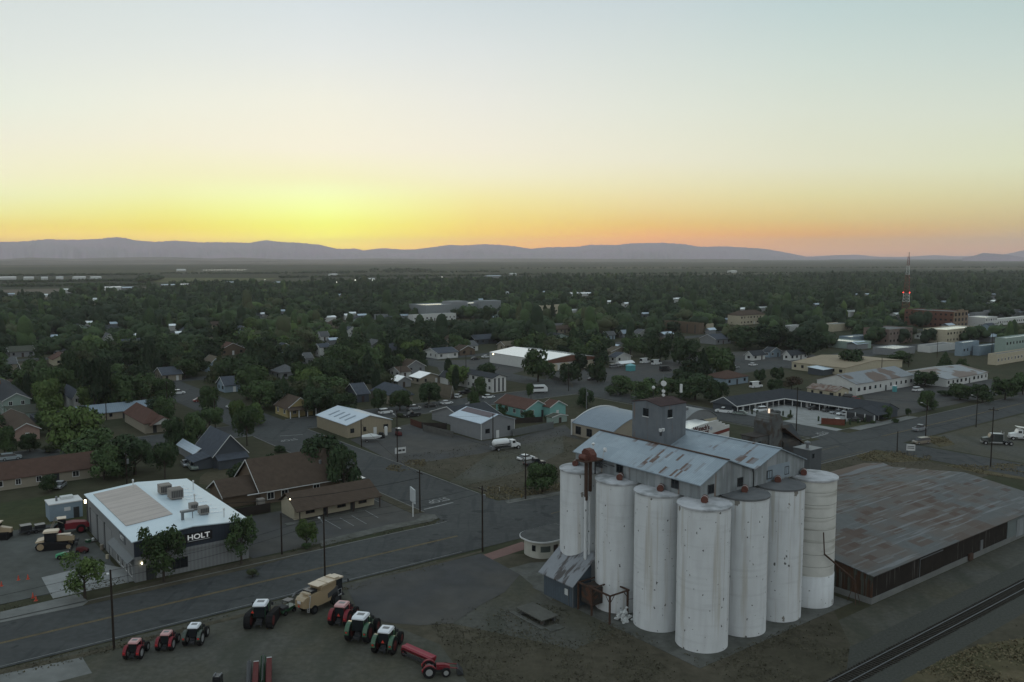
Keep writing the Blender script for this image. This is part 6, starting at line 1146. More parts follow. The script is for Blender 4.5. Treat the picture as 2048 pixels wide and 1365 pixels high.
# ---- cars: label, x, y, heading, paint, kind
CARS = [
 ('white SUV on the far side of the cross street', 771,828,52.6,P_white,'suv'),
 ('silver SUV behind the white SUV on the cross street', 828,820,52.6,P_silver,'suv'),
 ('black pickup with pale bed cover on the near side of the cross street', 824,834,232.6,P_black,'pickup'),
 ('dark sedan in shadow behind the silver SUV', 862,815,52.6,P_black,'sedan'),
 ('white old sedan under the trees right of the dark sedan', 893,809,52.6,P_white,'sedan'),
 ('white car in a driveway by the brown bungalow', 915,796,20,P_white,'sedan'),
 ('dark pickup with pale roof behind the driveway car', 932,788,60,P_black,'pickup'),
 ('white sedan by the trees left of the turquoise house', 977,797,56,P_white,'sedan'),
 ('white car partly covered by a round tree near the apartments', 945,813,60,P_white,'sedan'),
 ('white pickup parked beside the big round tree along the side street', 724,972,142.6,P_white,'suv'),
 ('white sedan on the gravel lot behind the dark pickup', 1052,920,55,P_white,'sedan'),
 ('dark pickup with white cover half behind a round tree', 1069,932,58,P_black,'pickup'),
 ('pale green old pickup by the carport of the slate cottage', 386,938,150,paint('pale_green_paint',(.16,.20,.18)),'pickup'),
 ('second pale vehicle beside the old pickup', 372,932,150,P_silver,'sedan'),
 ('small silver car on the grass beyond the machinery yard', 119,976,170,P_silver,'sedan'),
 ('pale blue station car behind the brick-red roof', 22,920,55,paint('pale_blue_paint',(.24,.28,.30)),'suv'),
 ('white SUV at the far end of the left side street', 357,789,60,P_white,'suv'),
 ('red sports car parked along the left side street', 400,804,58,P_red,'sedan'),
 ('white car under trees beside the yellow craftsman house', 466,816,40,P_white,'sedan'),
 ('white pickup at the left end of the motel entrance', 1448,826,-60,P_white,'pickup'),
 ('pale green sedan beside the motel entrance bed', 1480,830,-65,paint('sage_paint',(.18,.22,.20)),'sedan'),
 ('white SUV parked in front of the motel left wing', 1520,824,-110,P_white,'suv'),
 ('dark pickup beside the planting bed of the motel', 1543,829,-100,P_grey,'pickup'),
 ('dark SUV parked at the motel right wing', 1629,820,-100,P_black,'suv'),
 ('grey SUV second in the motel parking row', 1659,824,-100,P_grey,'suv'),
 ('silver sedan third in the motel parking row', 1674,828,-100,P_silver,'sedan'),
 ('white sedan fourth in the motel parking row', 1687,831,-100,P_white,'sedan'),
 ('dark sedan parked in front of the motel gable', 1709,843,-80,P_black,'sedan'),
 ('white low sculpture-like car cover in the motel bed', 1672,846,-80,P_white,'sedan'),
 ('silver pickup driving on the main road', 1839,862,52.6,P_silver,'pickup'),
 ('tan minivan waiting at the main road junction', 1842,888,250,P_tan,'minivan'),
 ('white van in the lot behind the trees', 1290,727,50,P_white,'van'),
 ('white tall van right of the other white van', 1313,730,52,P_white,'van'),
 ('small pale car left of the white vans', 1238,733,60,P_silver,'sedan'),
 ('white vehicle left of the turquoise tent', 1228,736,60,P_silver,'suv'),
 ('dark trailer-like car in the open lot', 1331,743,60,P_black,'van'),
 ('pale sedan in the street far right of the vans', 1322,682,60,P_white,'sedan'),
 ('white car parked at the shed yard', 1835,783,60,P_white,'suv'),
 ('dark red car at the side of the cream shed', 1706,801,-80,P_red,'sedan'),
 ('black car left of the dark red car', 1692,798,-80,P_black,'suv'),
 ('dark car on the street by the small blue-white cottage', 1616,717,52,P_black,'sedan'),
 ('white bus-like van at the fenced lots', 1512,776,60,P_white,'van'),
 ('silver cars row by the fenced lots, left one', 1470,737,56,P_silver,'sedan'),
 ('white car right in the row by the fenced lots', 1506,732,56,P_white,'sedan'),
 ('dark sedan beyond the brown bungalow roofs', 950,720,56,P_black,'sedan'),
 ('white pickup near the small round trees behind the hall', 972,716,56,P_white,'sedan'),
 ('white glinting car under the tall trees at far left street', 117,709,20,P_silver,'suv'),
 ('white car seen between trees left of the slate hip roof', 718,766,60,P_white,'suv'),
 ('car under the dark trees right of the parking area', 1185,761,60,P_black,'sedan'),
 ('white vehicle at the downtown corner lot', 1659,724,56,P_silver,'van'),
 ('white car below the downtown brick buildings', 1728,696,56,P_white,'sedan'),
]
for i, (lab, px, py, az_, m_, k_) in enumerate(CARS):
    car(lab, px, py, az_, m_, k_, lights=False, name={'pickup':'pickup_truck','van':'van','minivan':'minivan','suv':'parked_suv','sedan':'parked_car'}[k_], cat={'pickup':'pickup','van':'van','minivan':'minivan','suv':'car','sedan':'car'}[k_])
t = V('tent', 'small turquoise tent booth beside the white vans', 'tent', 1261, 742, 50); b = MB(); b.box(-1.6,1.6,-1.4,1.4,0,2.4); b.build('side_wall', P_teal, t); b = MB(); b.frust((-1.8,1.8,-1.6,1.6),(-.1,.1,-.1,.1),2.4,3.3); b.build('canopy', P_teal, t)
t = V('canopy_tent', 'long white canopy beside the turquoise tent', 'tent', 1250, 736, 52); b = MB(); b.prism([(-2,2.2),(0,3.2),(2,2.2)], -4.5, 4.5, 'x'); b.build('canopy', P_white, t)
for x in (-4,4):
    for y in (-1.8,1.8): b = MB(); b.tube((x,y,0),(x,y,2.2),.06,5); b.build('pole', steel, t)
t = V('portable_toilet', 'mint green portable toilet in the shop yard', 'toilet', 1789, 784, 50); b = MB(); b.box(-.6,.6,-.6,.6,0,2.2); b.build('cabin', P_teal, t); b = MB(); b.frust((-.65,.65,-.65,.65),(-.4,.4,-.4,.4),2.2,2.5); b.build('roof', trim, t); b = MB(); b.box(-.4,.4,-.64,-.6,.1,2.0); b.build('door', P_teal, t)
# people: two standing figures by the motel bed posts are bollards; bollards and low posts
for i, (px, py) in enumerate(((1504,829),(1514,830),(1527,832),(1554,835),(1566,832),(1581,830),(1690,849),(1700,850),(1716,847),(1730,845),(1744,843),(1655,847),(1637,843))):
    t = V('cypress_post', 'small dark clipped shrub post along the motel beds', 'shrub', px, py, 0, 'clipped shrubs lining the motel beds'); b = MB(); b.lathe([(.01,0),(.28,.1),(.3,1.3),(.01,1.7)], 8); b.build('foliage', LEAF['blackish green'], t)

# ================================================================ signs, poles, wires
t = V('pole_sign', 'tall white board sign with dark lettering on a white post at the street corner', 'sign', 826, 1034, 0); t.rotation_euler = (0,0,ROT+math.pi*.42)
b = MB(); b.box(-.12,.12,-.1,.1,0,3.6); b.build('post', trim, t); b = MB(); b.box(-1.5,1.5,-.12,.12,2.9,5.6); bd = b.build('board', mat('white_sign_board', (.42,.45,.47), .6, .3, var=.08), t)
b = MB(); b.box(-.2,1.2,-.14,-.121,4.6,5.1); b.prism([(-1.2,3.9),(1.2,4.4),(1.2,4.2),(-1.2,3.6)], -.14, -.121, 'y'); b.box(-.6,1.3,-.14,-.121,3.05,3.4); b.build('painted_mark', dtrim, bd)
t = V('banner_sign', 'small white banner with dark lettering fixed to the pole by the gravel lot', 'sign', 801, 911, 60); b = MB(); b.box(-1.5,1.5,-.03,.03,.5,2.0); b.build('board', trim, t); b = MB(); b.box(-.6,.3,-.05,-.031,1.0,1.5); b.box(.5,1.2,-.05,-.031,1.0,1.5); b.build('painted_mark', dtrim, t); b = MB(); b.tube((-1.5,0,0),(-1.5,0,2.1),.04,5); b.tube((1.5,0,0),(1.5,0,2.1),.04,5); b.build('post', steel, t)
t = V('lot_sign', 'small white sign on two posts on the dry grass by the junction', 'sign', 1821, 911, 0); t.rotation_euler = (0,0,-.3); b = MB(); b.box(-1.0,1.0,-.04,.04,1.2,2.8); bd = b.build('board', trim, t); b = MB(); b.box(-.8,.8,-.06,-.041,1.7,1.95); b.box(-.8,.8,-.06,-.041,2.15,2.4); b.build('painted_mark', steel, bd); b = MB(); b.tube((-.8,0,0),(-.8,0,1.3),.05,5); b.tube((.8,0,0),(.8,0,1.3),.05,5); b.build('post', dtrim, t)
t = V('hydrant', 'small yellow fire hydrant at the kerb near the dry grass', 'hydrant', 1043, 997, 0); b = MB(); b.lathe([(.01,0),(.15,0),(.15,.6),(.2,.62),(.12,.85),(.01,.9)], 10); b.build('barrel', paint_y, t)
t = V('yard_sign', 'tiny white yard sign standing on the dry grass corner', 'sign', 999, 985, 0); b = MB(); b.box(-.4,.4,-.02,.02,.4,1.1); b.build('board', trim, t); b = MB(); b.tube((0,0,0),(0,0,.5),.03,4); b.build('post', steel, t)
POLES = [ # x, y base, y top, kind, label
 (228,1298,1140,'lamp','wooden pole with short lamp arm left of the red tractors'),(650,1160,1028,'lamp','wooden pole with lamp arm above the combine'),
 (965,1104,972,'xfmr','pole with transformer and crossarm left of the scale office'),(840,1025,940,'cross','pole standing beside the tall white corner sign'),
 (564,1110,1027,'plain','thin pole at the sidewalk behind the dealer building'),(795,925,822,'lamp','pole beside the white banner at the gravel lot'),
 (723,895,839,'plain','short pole just left of the white boat'),(986,893,828,'plain','pole behind the propane truck'),(1051,999,907,'plain','bare pole left of the round roadside tree'),
 (1173,819,776,'xfmr','white-topped pole at the left end of the barrel-roofed garage'),(1592,878,774,'cross','tall pole at the corner opposite the motel'),(1851,877,800,'lamp','pole beside the silver pickup on the main road'),
 (1794,905,863,'plain','short dark pole on the dry grass island'),(1981,934,815,'cross','tall pole in front of the dark green semi'),(1952,855,785,'lamp','pole on the right verge of the main road'),
 (431,862,797,'plain','pole on the left side street corner'),(335,819,762,'cross','pole by the end of the long blue-grey roof'),(309,812,780,'plain','short pole near the blue-grey roof ridge'),
 (254,968,905,'xfmr','pole with transformer behind the dealer building'),(213,841,806,'plain','thin pole in front of the long blue-grey roof'),
 (802,764,722,'plain','pole among the houses left of the apartment block'),(932,741,711,'plain','pole above the apartment block roof'),(1137,783,734,'cross','pole between the dark trees right of the apartments'),
 (548,756,738,'cross','pole above the light grey hip roof'),(458,640,612,'plain','far pole over the left canopy'),(1817,735,705,'plain','pole above the white gabled shop'),
 (1763,748,715,'plain','pole at the tan-roofed low building'),(1983,713,664,'cross','pole at the downtown right edge'),(1874,716,682,'plain','pole in front of the cream block'),
 (1130,700,672,'plain','pole beyond the white-roofed hall'),(1640,640,612,'plain','far pole near the brown hip-roofed building')]
PP = {}
for i, (px, py, yt, kd, lab) in enumerate(POLES):
    x, y = G(px, py); h = (lambda lo, hi: [(lo, hi)])(0, 0); lo, hi = 1., 40.
    for _ in range(40):
        m_ = (lo+hi)/2
        if PR(x, y, m_)[1] > yt: lo = m_
        else: hi = m_
    h = lo; t = V('utility_pole', lab, 'pole', px, py, 0, 'wooden utility poles'); t.rotation_euler = (0, 0, ROT); PP[i] = (x, y, h)
    MB().tube((0,0,0),(0,0,h),.16,8,.11).build('shaft', pole_m if i != 9 else steel, t)
    if kd in ('cross','xfmr'):
        b = MB(); b.box(-.06,.06,-1.2,1.2,h-.7,h-.56); ca = b.build('crossarm', pole_m, t); b = MB()
        for y_ in (-1.1,-.5,.5,1.1): b.tube((0,y_,h-.56),(0,y_,h-.4),.05,6)
        b.build('insulator', steel, ca)
    if kd == 'xfmr': b = MB(); b.lathe([(.01,h-2.6),(.28,h-2.6),(.28,h-1.6),(.01,h-1.5)], 12, (.35,0)); b.build('transformer', steel, t)
    if kd == 'lamp': b = MB(); b.tube((0,0,h-1.6),(0,1.4,h-1.0),.05,6); am = b.build('lamp_arm', steel, t); b = MB(); b.box(-.13,.13,1.3,1.85,h-1.08,h-.95); b.build('lamp_head', trim, am)
WN = {}
def wire(a, b_, sag, off=(0,0), r=.022, dz=-.5, label=None):
    ka, kb = a, b_; a, b_ = Vector(a), Vector(b_); n = 14; m = MB(); prev = None
    for i in range(n+1):
        s = i/n; p = a.lerp(b_, s); p = Vector((p.x+off[0], p.y+off[1], p.z+dz-sag*4*s*(1-s)))
        if prev is not None: m.tube(prev, p, r, 4, cap=False)
        prev = p
    if label is None:
        k = [j for j in PP if PP[j] == kb] or [j for j in PP if PP[j] == ka]; q = POLES[k[0]][4] if k else 'leftmost pole'; q = ' '.join(q.split()[:9]); WN[q] = WN.get(q, 0)+1; label = ['', 'upper', 'lower', 'third', 'fourth', 'fifth', 'sixth', 'seventh'][WN[q]]+' overhead line reaching the '+q
    o = m.build('power_line', wire_m); tag(o, label, 'cable', 'overhead wires'); return o
E3 = (math.cos(ROT), math.sin(ROT)); 
def pt(i): return PP[i]
left0 = (*XY(-35, 115.4), 10.4)
for dz in (-.1, -1.2): wire(left0, pt(0), .5, dz=dz); wire(pt(0), pt(1), .6, dz=dz); wire(pt(1), pt(2), .6, dz=dz)
wire(pt(2), pt(8), .6); wire(pt(2), pt(3), .4, r=.02); wire(pt(8), pt(5), .8); wire(pt(3), pt(6), .8, r=.03, dz=-1.2); wire(pt(3), (*G(320, 1057), 6.), 1.4, r=.05, dz=-1.6, label='thick cable sagging from the corner pole toward the dealer building')
wire(pt(5), pt(7), .5); wire(pt(10), pt(11), .8); wire(pt(11), pt(14), .8); wire(pt(13), pt(12), .8); wire(pt(15), pt(16), .6); wire(pt(18), pt(19), .6); wire(pt(4), pt(1), .4, r=.02); wire(pt(12), (*XY(113,110), 12.), 1.)
for i, (px, py) in enumerate(((56,1187),(100,1178),(22,1198),(236,1340),(300,1332))):
    pass
# floodlight poles and lamps far off
for i, (px, yb, yt, big) in enumerate(((790,572,560,1),(884,566,555,1),(826,563,556,1),(757,565,558,0),(711,583,561,1),(745,566,561,1),(674,578,565,0),(700,577,572,0),(530,563,560,0),(865,574,572,0))):
    x, y = G(px, yb+6); t = V('floodlight_pole', 'distant floodlight pole glowing over the town edge', 'light pole', px, yb+6, 0, 'distant floodlights on the town edge'); lo = 0.
    h = 50-(math.hypot(x, y))*0+0; z0, z1 = 1., 60.
    for _ in range(40):
        m_ = (z0+z1)/2
        if PR(x, y, m_)[1] > yt: z0 = m_
        else: z1 = m_
    MB().tube((0,0,0),(0,0,z0),.25,5).build('pole', steel, t); s_ = .55 if big else .4; b = MB(); b.box(-s_,s_,-s_*.4,s_*.4,z0,z0+s_*1.1); b.build('lamp', whitelamp, t)
# ================================================================ trees and the rest of the town
RN = np.random.RandomState(11)
def quads(c, nrm, size, rs):
    """many small irregular leaf-clump faces"""
    n = len(c); a = rs.normal(size=(n, 3)); a -= (a*nrm).sum(1)[:, None]*nrm; a /= np.linalg.norm(a, axis=1)[:, None]+1e-9; b = np.cross(nrm, a)
    s = size[:, None]; out_ = np.empty((n, 4, 3)); ang = [.0, 1.57, 3.14, 4.71]
    for k in range(4):
        r = s*rs.uniform(.55, 1.25, (n, 1)); t = ang[k]+rs.uniform(-.35, .35, (n, 1)); out_[:, k] = c+a*np.cos(t)*r+b*np.sin(t)*r+nrm*s*rs.uniform(-.35, .35, (n, 1))
    return out_
def crown_pts(kind, n, rs):
    """points and outward directions of a crown about 1 wide (radius) by 1 high (unit box, z from 0 to 1)"""
    if kind in ('conifer', 'cypress'):
        z = rs.beta(1.1, 1.7, n); r = (1-z)**.8*(.55+.45*np.abs(np.sin(z*17+rs.rand()*6))) if kind == 'conifer' else (np.sin(np.clip(z, .02, 1)*math.pi*.93+.1)**.6)*.9
        t = rs.uniform(0, 2*math.pi, n); q = rs.uniform(.6, 1.08, n); d = np.stack([np.cos(t), np.sin(t), np.full(n, .35)], 1)
        return np.stack([r*q*np.cos(t), r*q*np.sin(t), z], 1), d/np.linalg.norm(d, axis=1)[:, None]
    L_ = []; m = {'round': 15, 'broad': 20, 'oval': 14, 'sparse': 16}[kind]
    for i in range(m):
        t = rs.uniform(0, 6.28); q = math.sqrt(rs.rand()); zc = rs.uniform(.22, .8)
        wz = {'round': math.sqrt(max(.08, 1-((zc-.42)/.56)**2)), 'broad': math.sqrt(max(.1, 1-((zc-.35)/.6)**2)), 'oval': math.sqrt(max(.06, 1-((zc-.5)/.5)**2)), 'sparse': .9}[kind]
        rr = rs.uniform(.22, .42)*(.75 if kind == 'sparse' else 1); L_.append((q*math.cos(t)*wz*(.98-rr), q*math.sin(t)*wz*(.98-rr), zc, rr, rs.uniform(.16, .26)))
    L_ = np.array(L_); w_ = L_[:, 3]**2; k = rs.choice(m, n, p=w_/w_.sum()); d = rs.normal(size=(n, 3)); d[:, 2] += .35; d /= np.linalg.norm(d, axis=1)[:, None]
    q = rs.uniform(.62, 1.1, n)[:, None]; P = L_[k, :3]+d*q*np.stack([L_[k, 3], L_[k, 3], L_[k, 4]], 1); P[:, 2] = np.clip(P[:, 2], 0.02, 1.05); return P, d
def mesh_quads(name, Q, mats, midx=None):
    n = len(Q); me = bpy.data.meshes.new(name); me.vertices.add(n*4); me.vertices.foreach_set('co', Q.reshape(-1).astype(np.float32)); me.loops.add(n*4); me.loops.foreach_set('vertex_index', np.arange(n*4, dtype=np.int32)); me.polygons.add(n)
    me.polygons.foreach_set('loop_start', np.arange(0, n*4, 4, dtype=np.int32))
    for m in mats: me.materials.append(m)
    if midx is not None: me.polygons.foreach_set('material_index', midx.astype(np.int32))
    me.update(calc_edges=True); return me
SHAPES = {}
def shape(kind, lod, var):
    """crown mesh in a unit box scaled to width 2 x height 1, with a matching trunk"""
    key = (kind, lod, var)
    if key in SHAPES: return SHAPES[key]
    rs = np.random.RandomState(hash((kind == 'round')*7+(kind == 'broad')*13+(kind == 'oval')*19+(kind == 'conifer')*29+(kind == 'cypress')*31+var*101+lod) % 99991)
    n = {0: 4600, 1: 3800, 2: 1900}[lod]; n = int(n*(.45 if kind == 'sparse' else 1)); P, d = crown_pts(kind, n, rs); W_, Hh = 5., 8.; P = P*np.array([W_, W_, Hh*.86])+np.array([0, 0, Hh*(.14 if lod == 0 else .03) if kind not in ('conifer', 'cypress') else Hh*.02])
    nr = d+rs.normal(size=d.shape)*.42; nr /= np.linalg.norm(nr, axis=1)[:, None]
    Q = quads(P, nr, rs.uniform(.6, 1.3, n)*{0: .24, 1: .29, 2: .42}[lod], rs); cm = mesh_quads('crown', Q, [LEAF['green']])
    b = MB(); top = Hh*.45; b.tube((0,0,-.1),(0,0,top),.26,8,.14)
    if kind not in ('conifer', 'cypress'):
        rr = random.Random(var)
        for i in range(6): a = i*1.05+rr.random(); z = top*rr.uniform(.45,.95); p = (W_*.5*math.cos(a), W_*.5*math.sin(a), z+Hh*.22); b.tube((0,0,z), p, .11, 5, .05); q = (p[0]*1.5+rr.uniform(-.6,.6), p[1]*1.5+rr.uniform(-.6,.6), p[2]+Hh*.1); b.tube(p, q, .05, 4, .02)
    else: b.tube((0,0,top),(0,0,Hh*.9),.14,6,.03)
    to = b.build('trunk', bark); tmn = to.data; bpy.data.objects.remove(to); SHAPES[key] = (cm, tmn); return SHAPES[key]
def tree(px, py, wpx, ytop, kind, tone, label, name=None, group=None, uv=None, hw=None, lod=None, cat='tree'):
    u, v = uv if uv else guv(px, py); x, y = XY(u, v); dist = math.hypot(x, y)
    if hw: rad, h = hw
    else:
        s = (py-513)/H; rad = wpx/2/s*1.0; z0, z1 = .5, 45.
        for _ in range(40):
            m_ = (z0+z1)/2
            if PR(x, y, m_)[1] > ytop: z0 = m_
            else: z1 = m_
        h = z0
    if lod is None: lod = 0 if dist < 150 else (1 if dist < 330 else 2)
    cm, tmn = shape(kind, lod, RN.randint(3))
    o = bpy.data.objects.new(name or {'conifer':'conifer_tree','cypress':'cypress_tree'}.get(kind, 'leafy_tree'), None); col.objects.link(o); o.location = (x, y, 0); o.rotation_euler = (0, 0, RN.rand()*6.28); o.scale = (rad/5., rad/5., h/8.); tag(o, label, cat, group)
    for nm, me in (('crown', cm), ('trunk', tmn)):
        c = bpy.data.objects.new(nm, me); col.objects.link(c); c.parent = o
        if nm == 'crown': c.material_slots[0].link = 'OBJECT'; c.material_slots[0].material = LEAF[tone]
    return o
TREES = [ # x, base y, crown width, top y, kind, tone, label
 (170,1198,108,1104,'sparse','bright green','bright green tree on the sidewalk left of the dealer building'),
 (328,1166,112,1045,'sparse','green','leafy tree in front of the dealer sign wall'),
 (483,1130,84,1030,'sparse','green','tree at the right corner of the dealer building'),
 (613,1096,56,1038,'broad','bright green','small rounded tree by the kerb of the brown office lot'),
 (1085,985,80,917,'round','green','round tree on the dry grass lot left of the silos'),
 (642,968,120,862,'round','dark green','big dark tree behind the steep brown-roofed hall'),(688,985,76,880,'round','dark green','right half of the big tree clump by the side street'),
 (540,962,70,902,'broad','dark green','low dark tree left behind the steep brown-roofed hall'),(480,968,60,922,'broad','dark green','bushy tree beside the dirt yard'),
 (494,892,62,798,'oval','green','tall tree between the slate cottage and the street junction'),(480,855,50,790,'oval','bright green','paler tree behind the tall tree at the street junction'),
 (395,898,74,818,'round','green','tree right of the brown hip-roofed house'),(352,900,60,822,'oval','dark green','dark tree just right of the brown hip-roofed porch'),
 (190,930,130,848,'broad','green','wide tree above the brick-red roof'),(270,950,130,862,'round','dark green','massive dark tree behind the dealer building, right one'),(208,960,90,880,'round','green','tree before the brown-roofed hut'),(330,958,70,872,'oval','dark green','dark tree left of the metal carport'),
 (98,868,60,815,'round','green','round tree right of the pink bungalow'),(10,915,60,845,'round','green','tree at the left edge below the pink bungalow'),(60,905,50,862,'round','dark green','shrubby dark tree under the pink bungalow'),(100,985,44,944,'round','dark green','small tree in front of the brick-red roofed porch'),
 (100,835,72,746,'round','bright green','bright round tree between the two white houses'),(252,826,100,738,'round','green','large round tree behind the long blue-grey roof'),(190,832,80,690,'oval','blackish green','tall near-black tree left of the large round tree'),(150,790,70,690,'round','dark green','dark tree over the narrow white house'),
 (425,820,60,765,'round','green','tree on the corner near the parked red car'),(520,820,80,755,'round','green','tree left behind the yellow craftsman house'),(505,850,60,800,'round','bright green','bright tree beside the white glinting car'),
 (640,832,80,770,'round','dark green','dark tree right of the yellow craftsman house'),(690,838,70,778,'round','dark green','dark tree behind the tan metal workshop'),(655,800,110,745,'broad','green','wide green crown above the tan workshop'),
 (757,824,40,772,'round','dark green','dark round tree behind the white SUV'),(800,822,54,776,'round','green','round street tree left of the silver SUV'),(858,812,60,760,'round','dark green','dark street tree behind the black pickup'),
 (950,826,34,775,'oval','green','slim tree between the grey roof and the turquoise house'),(958,792,40,748,'round','green','tree covering the middle of the white apartment block'),
 (1062,800,22,760,'oval','green','thin upright tree behind the turquoise house roof'),(1057,843,34,818,'round','dark green','round bush-like tree in front of the turquoise house'),(1005,835,30,806,'sparse','green','thin tree at the left end of the turquoise house'),
 (1076,764,80,690,'round','green','large sprawling tree before the white-roofed hall'),(1140,768,54,722,'round','dark green','dark round tree right of the sprawling tree'),(1195,765,48,705,'oval','dark green','dark tall tree at the right end of the hall'),
 (1175,815,50,772,'round','dark green','dark tree beside the white-topped pole'),(1240,790,70,748,'round','green','green tree behind the barrel-roofed garage'),(1290,800,80,752,'broad','green','wide tree left of the antenna tower'),(1335,795,60,752,'round','green','tree behind the antenna tower'),
 (1390,800,90,742,'round','dark green','dark massive tree left of the motel roof'),(1430,810,60,755,'round','dark green','dark tree touching the motel roof'),(1365,770,50,735,'round','dark green','dark crown above the antenna tower'),
 (1855,822,46,776,'round','green','round street tree on the main road verge right of the motel'),(1776,838,34,808,'round','green','small bushy tree at the right end of the motel'),(1817,834,16,814,'oval','dark green','young slim street tree right of the motel'),
 (1920,800,70,760,'broad','green','street tree behind the right verge, middle one'),(1965,806,60,765,'round','dark green','street tree on the right verge near the edge'),(2010,800,60,750,'round','green','rounded tree near the right edge of the main road'),(2045,790,60,742,'round','green','tree cut by the right edge above the main road'),(1850,775,54,738,'round','dark green','dark tree beside the white camper van'),
 (1583,780,50,748,'sparse','reddish','bare reddish tree right of the red-roofed house'),(1545,790,50,755,'round','dark green','dark round tree above the motel left wing'),(1520,765,30,735,'round','dark green','round shrub tree between the lots'),(1555,762,34,732,'round','dark green','round dark tree left of the silver-roofed shed'),
 (1700,740,70,690,'broad','dark green','broad tree before the low white flat roof'),(1800,726,60,700,'broad','green','broad tree left of the pale blue box building'),(1890,735,34,700,'conifer','dark green','pointed tree at the pale blue box building'),(1925,742,30,715,'round','green','small tree under the pale blue box building'),
 (1540,700,90,640,'broad','blackish green','huge near-black tree cluster left of the brick buildings'),(1610,715,90,650,'round','blackish green','huge dark tree right of the small blue-white cottage'),(1490,700,90,640,'broad','dark green','dark broad trees under the tan hip-roofed building'),
 (1370,730,70,665,'round','dark green','dark tree above the grey gabled garage'),(1420,735,60,690,'round','green','green tree pair before the car park street'),(1320,725,60,670,'round','dark green','dark tree behind the white tall van'),(1455,730,40,692,'round','green','yellowish tree right of the car park trees'),
 (1105,640,20,596,'conifer','blackish green','dark conifer before the white-topped civic building'),(1090,650,22,600,'conifer','blackish green','left conifer of a dark pair by the civic building'),(975,650,26,612,'round','dark green','dark tree before the school right wing'),
 (510,668,60,632,'broad','bright green','yellow-green crown glowing in the left canopy'),(170,740,80,700,'broad','bright green','yellow-green broad crown in the left canopy'),(340,690,60,665,'broad','bright green','yellow-green crown right of the hedge-hidden roofs'),(605,705,60,655,'round','olive','rounded olive crown left of the white two-storey house'),
 (440,765,66,705,'conifer','olive','brownish conical tree in front of the steep tan-roofed house'),(300,660,20,610,'cypress','blackish green','narrow cypress high in the left canopy'),(455,700,60,640,'round','dark green','dark crown behind the brown dormer house'),
]
SHRUBS = [(613,1099,26,1086),(270,1150,20,1140),(100,905,40,888),(690,1000,36,985),(560,905,30,890),(455,915,26,902),(1000,860,26,846),(1095,842,20,828),(1580,836,16,828),(1790,846,18,836),(1890,792,40,780),(800,835,20,826),(1850,884,26,876),(720,985,16,974),(505,1155,30,1138),(1745,848,14,840)]
for a in TREES: tree(*a[:4], a[4], a[5], a[6]); MARK.append((a[6], a[0], a[1]-14)) if a[1] < 900 else None
for i, a in enumerate(SHRUBS):
    near = min(MARK[:60], key=lambda m: abs(m[1]-a[0])+abs(m[2]-a[1]))
    tree(a[0], a[1], a[2], a[3], 'broad', ['green','dark green','olive'][i % 3], ['mid green','dark green','olive'][i % 3]+' low leafy shrub near the '+near[0] if len(near[0].split()) < 9 else 'low leafy shrub by the roadside', name='shrub', group='low shrubs', cat='shrub')
# --- where trees and further houses may stand
OPEN = [(-400, 700, -200, 139), (47, 208, 137, 238), (-40, 50, 137, 186), (207, 345, 137, 226), (300, 520, 136, 206), (186, 260, 226, 262), (104, 150, 226, 252)]
OPX = [[(1360,700),(1500,695),(1660,705),(1640,725),(1500,745),(1350,760),(1240,742),(1240,725)],[(1480,725),(1600,735),(1680,770),(1560,800),(1470,760)],[(860,718),(985,712),(1080,745),(1120,790),(1000,775),(880,748)],[(1180,745),(1330,745),(1330,765),(1180,770)],[(1700,760),(1990,750),(2060,780),(2060,820),(1790,830)],[(330,760),(430,765),(620,870),(500,870),(300,800)],[(560,870),(900,812),(960,830),(700,890)]]
def inpoly(x, y, P):
    c = False; j = len(P)-1
    for i in range(len(P)):
        if (P[i][1] > y) != (P[j][1] > y) and x < (P[j][0]-P[i][0])*(y-P[i][1])/(P[j][1]-P[i][1])+P[i][0]: c = not c
        j = i
    return c
def blocked(u, v, r, px, py, street=True):
    for a in OPEN:
        if a[0] < u < a[1] and a[2] < v < a[3]: return True
    for a in FOOT:
        if a[0]-r*.12 < u < a[1]+r*.12 and a[2]-r*.12 < v < a[3]+r*.12: return True
    if py > 600:
        for P in OPX:
            if inpoly(px, py, P): return True
    if street:
        far = py < 690
        for s in STU:
            if abs(u-s) < (3 if far else (8+r*.4 if s == 95 and v < 345 else 3)): return True
        for s in STV:
            if abs(v-s) < (3 if far else (9 if s == 242 and u > 85 else 3)): return True
    return False
r9 = random.Random(77); EXTRA = []
for i in range(36):
    x = r9.uniform(0, 2040); y = 588+r9.random()**1.3*115; wd = r9.uniform(6, 15)*(y-513)/120+3; EXTRA.append((x, x+wd, y, r9.choice((2.6, 2.8, 3.)), r9.choice('wgg')))
def SLAB(x, y):
    m = min(MARK, key=lambda m: abs(m[1]-x)+3*abs(m[2]-y)); return 'distant pale flat-roofed shed on the edge of the fields' if y < 590 else 'pale roof showing between the far tree crowns'
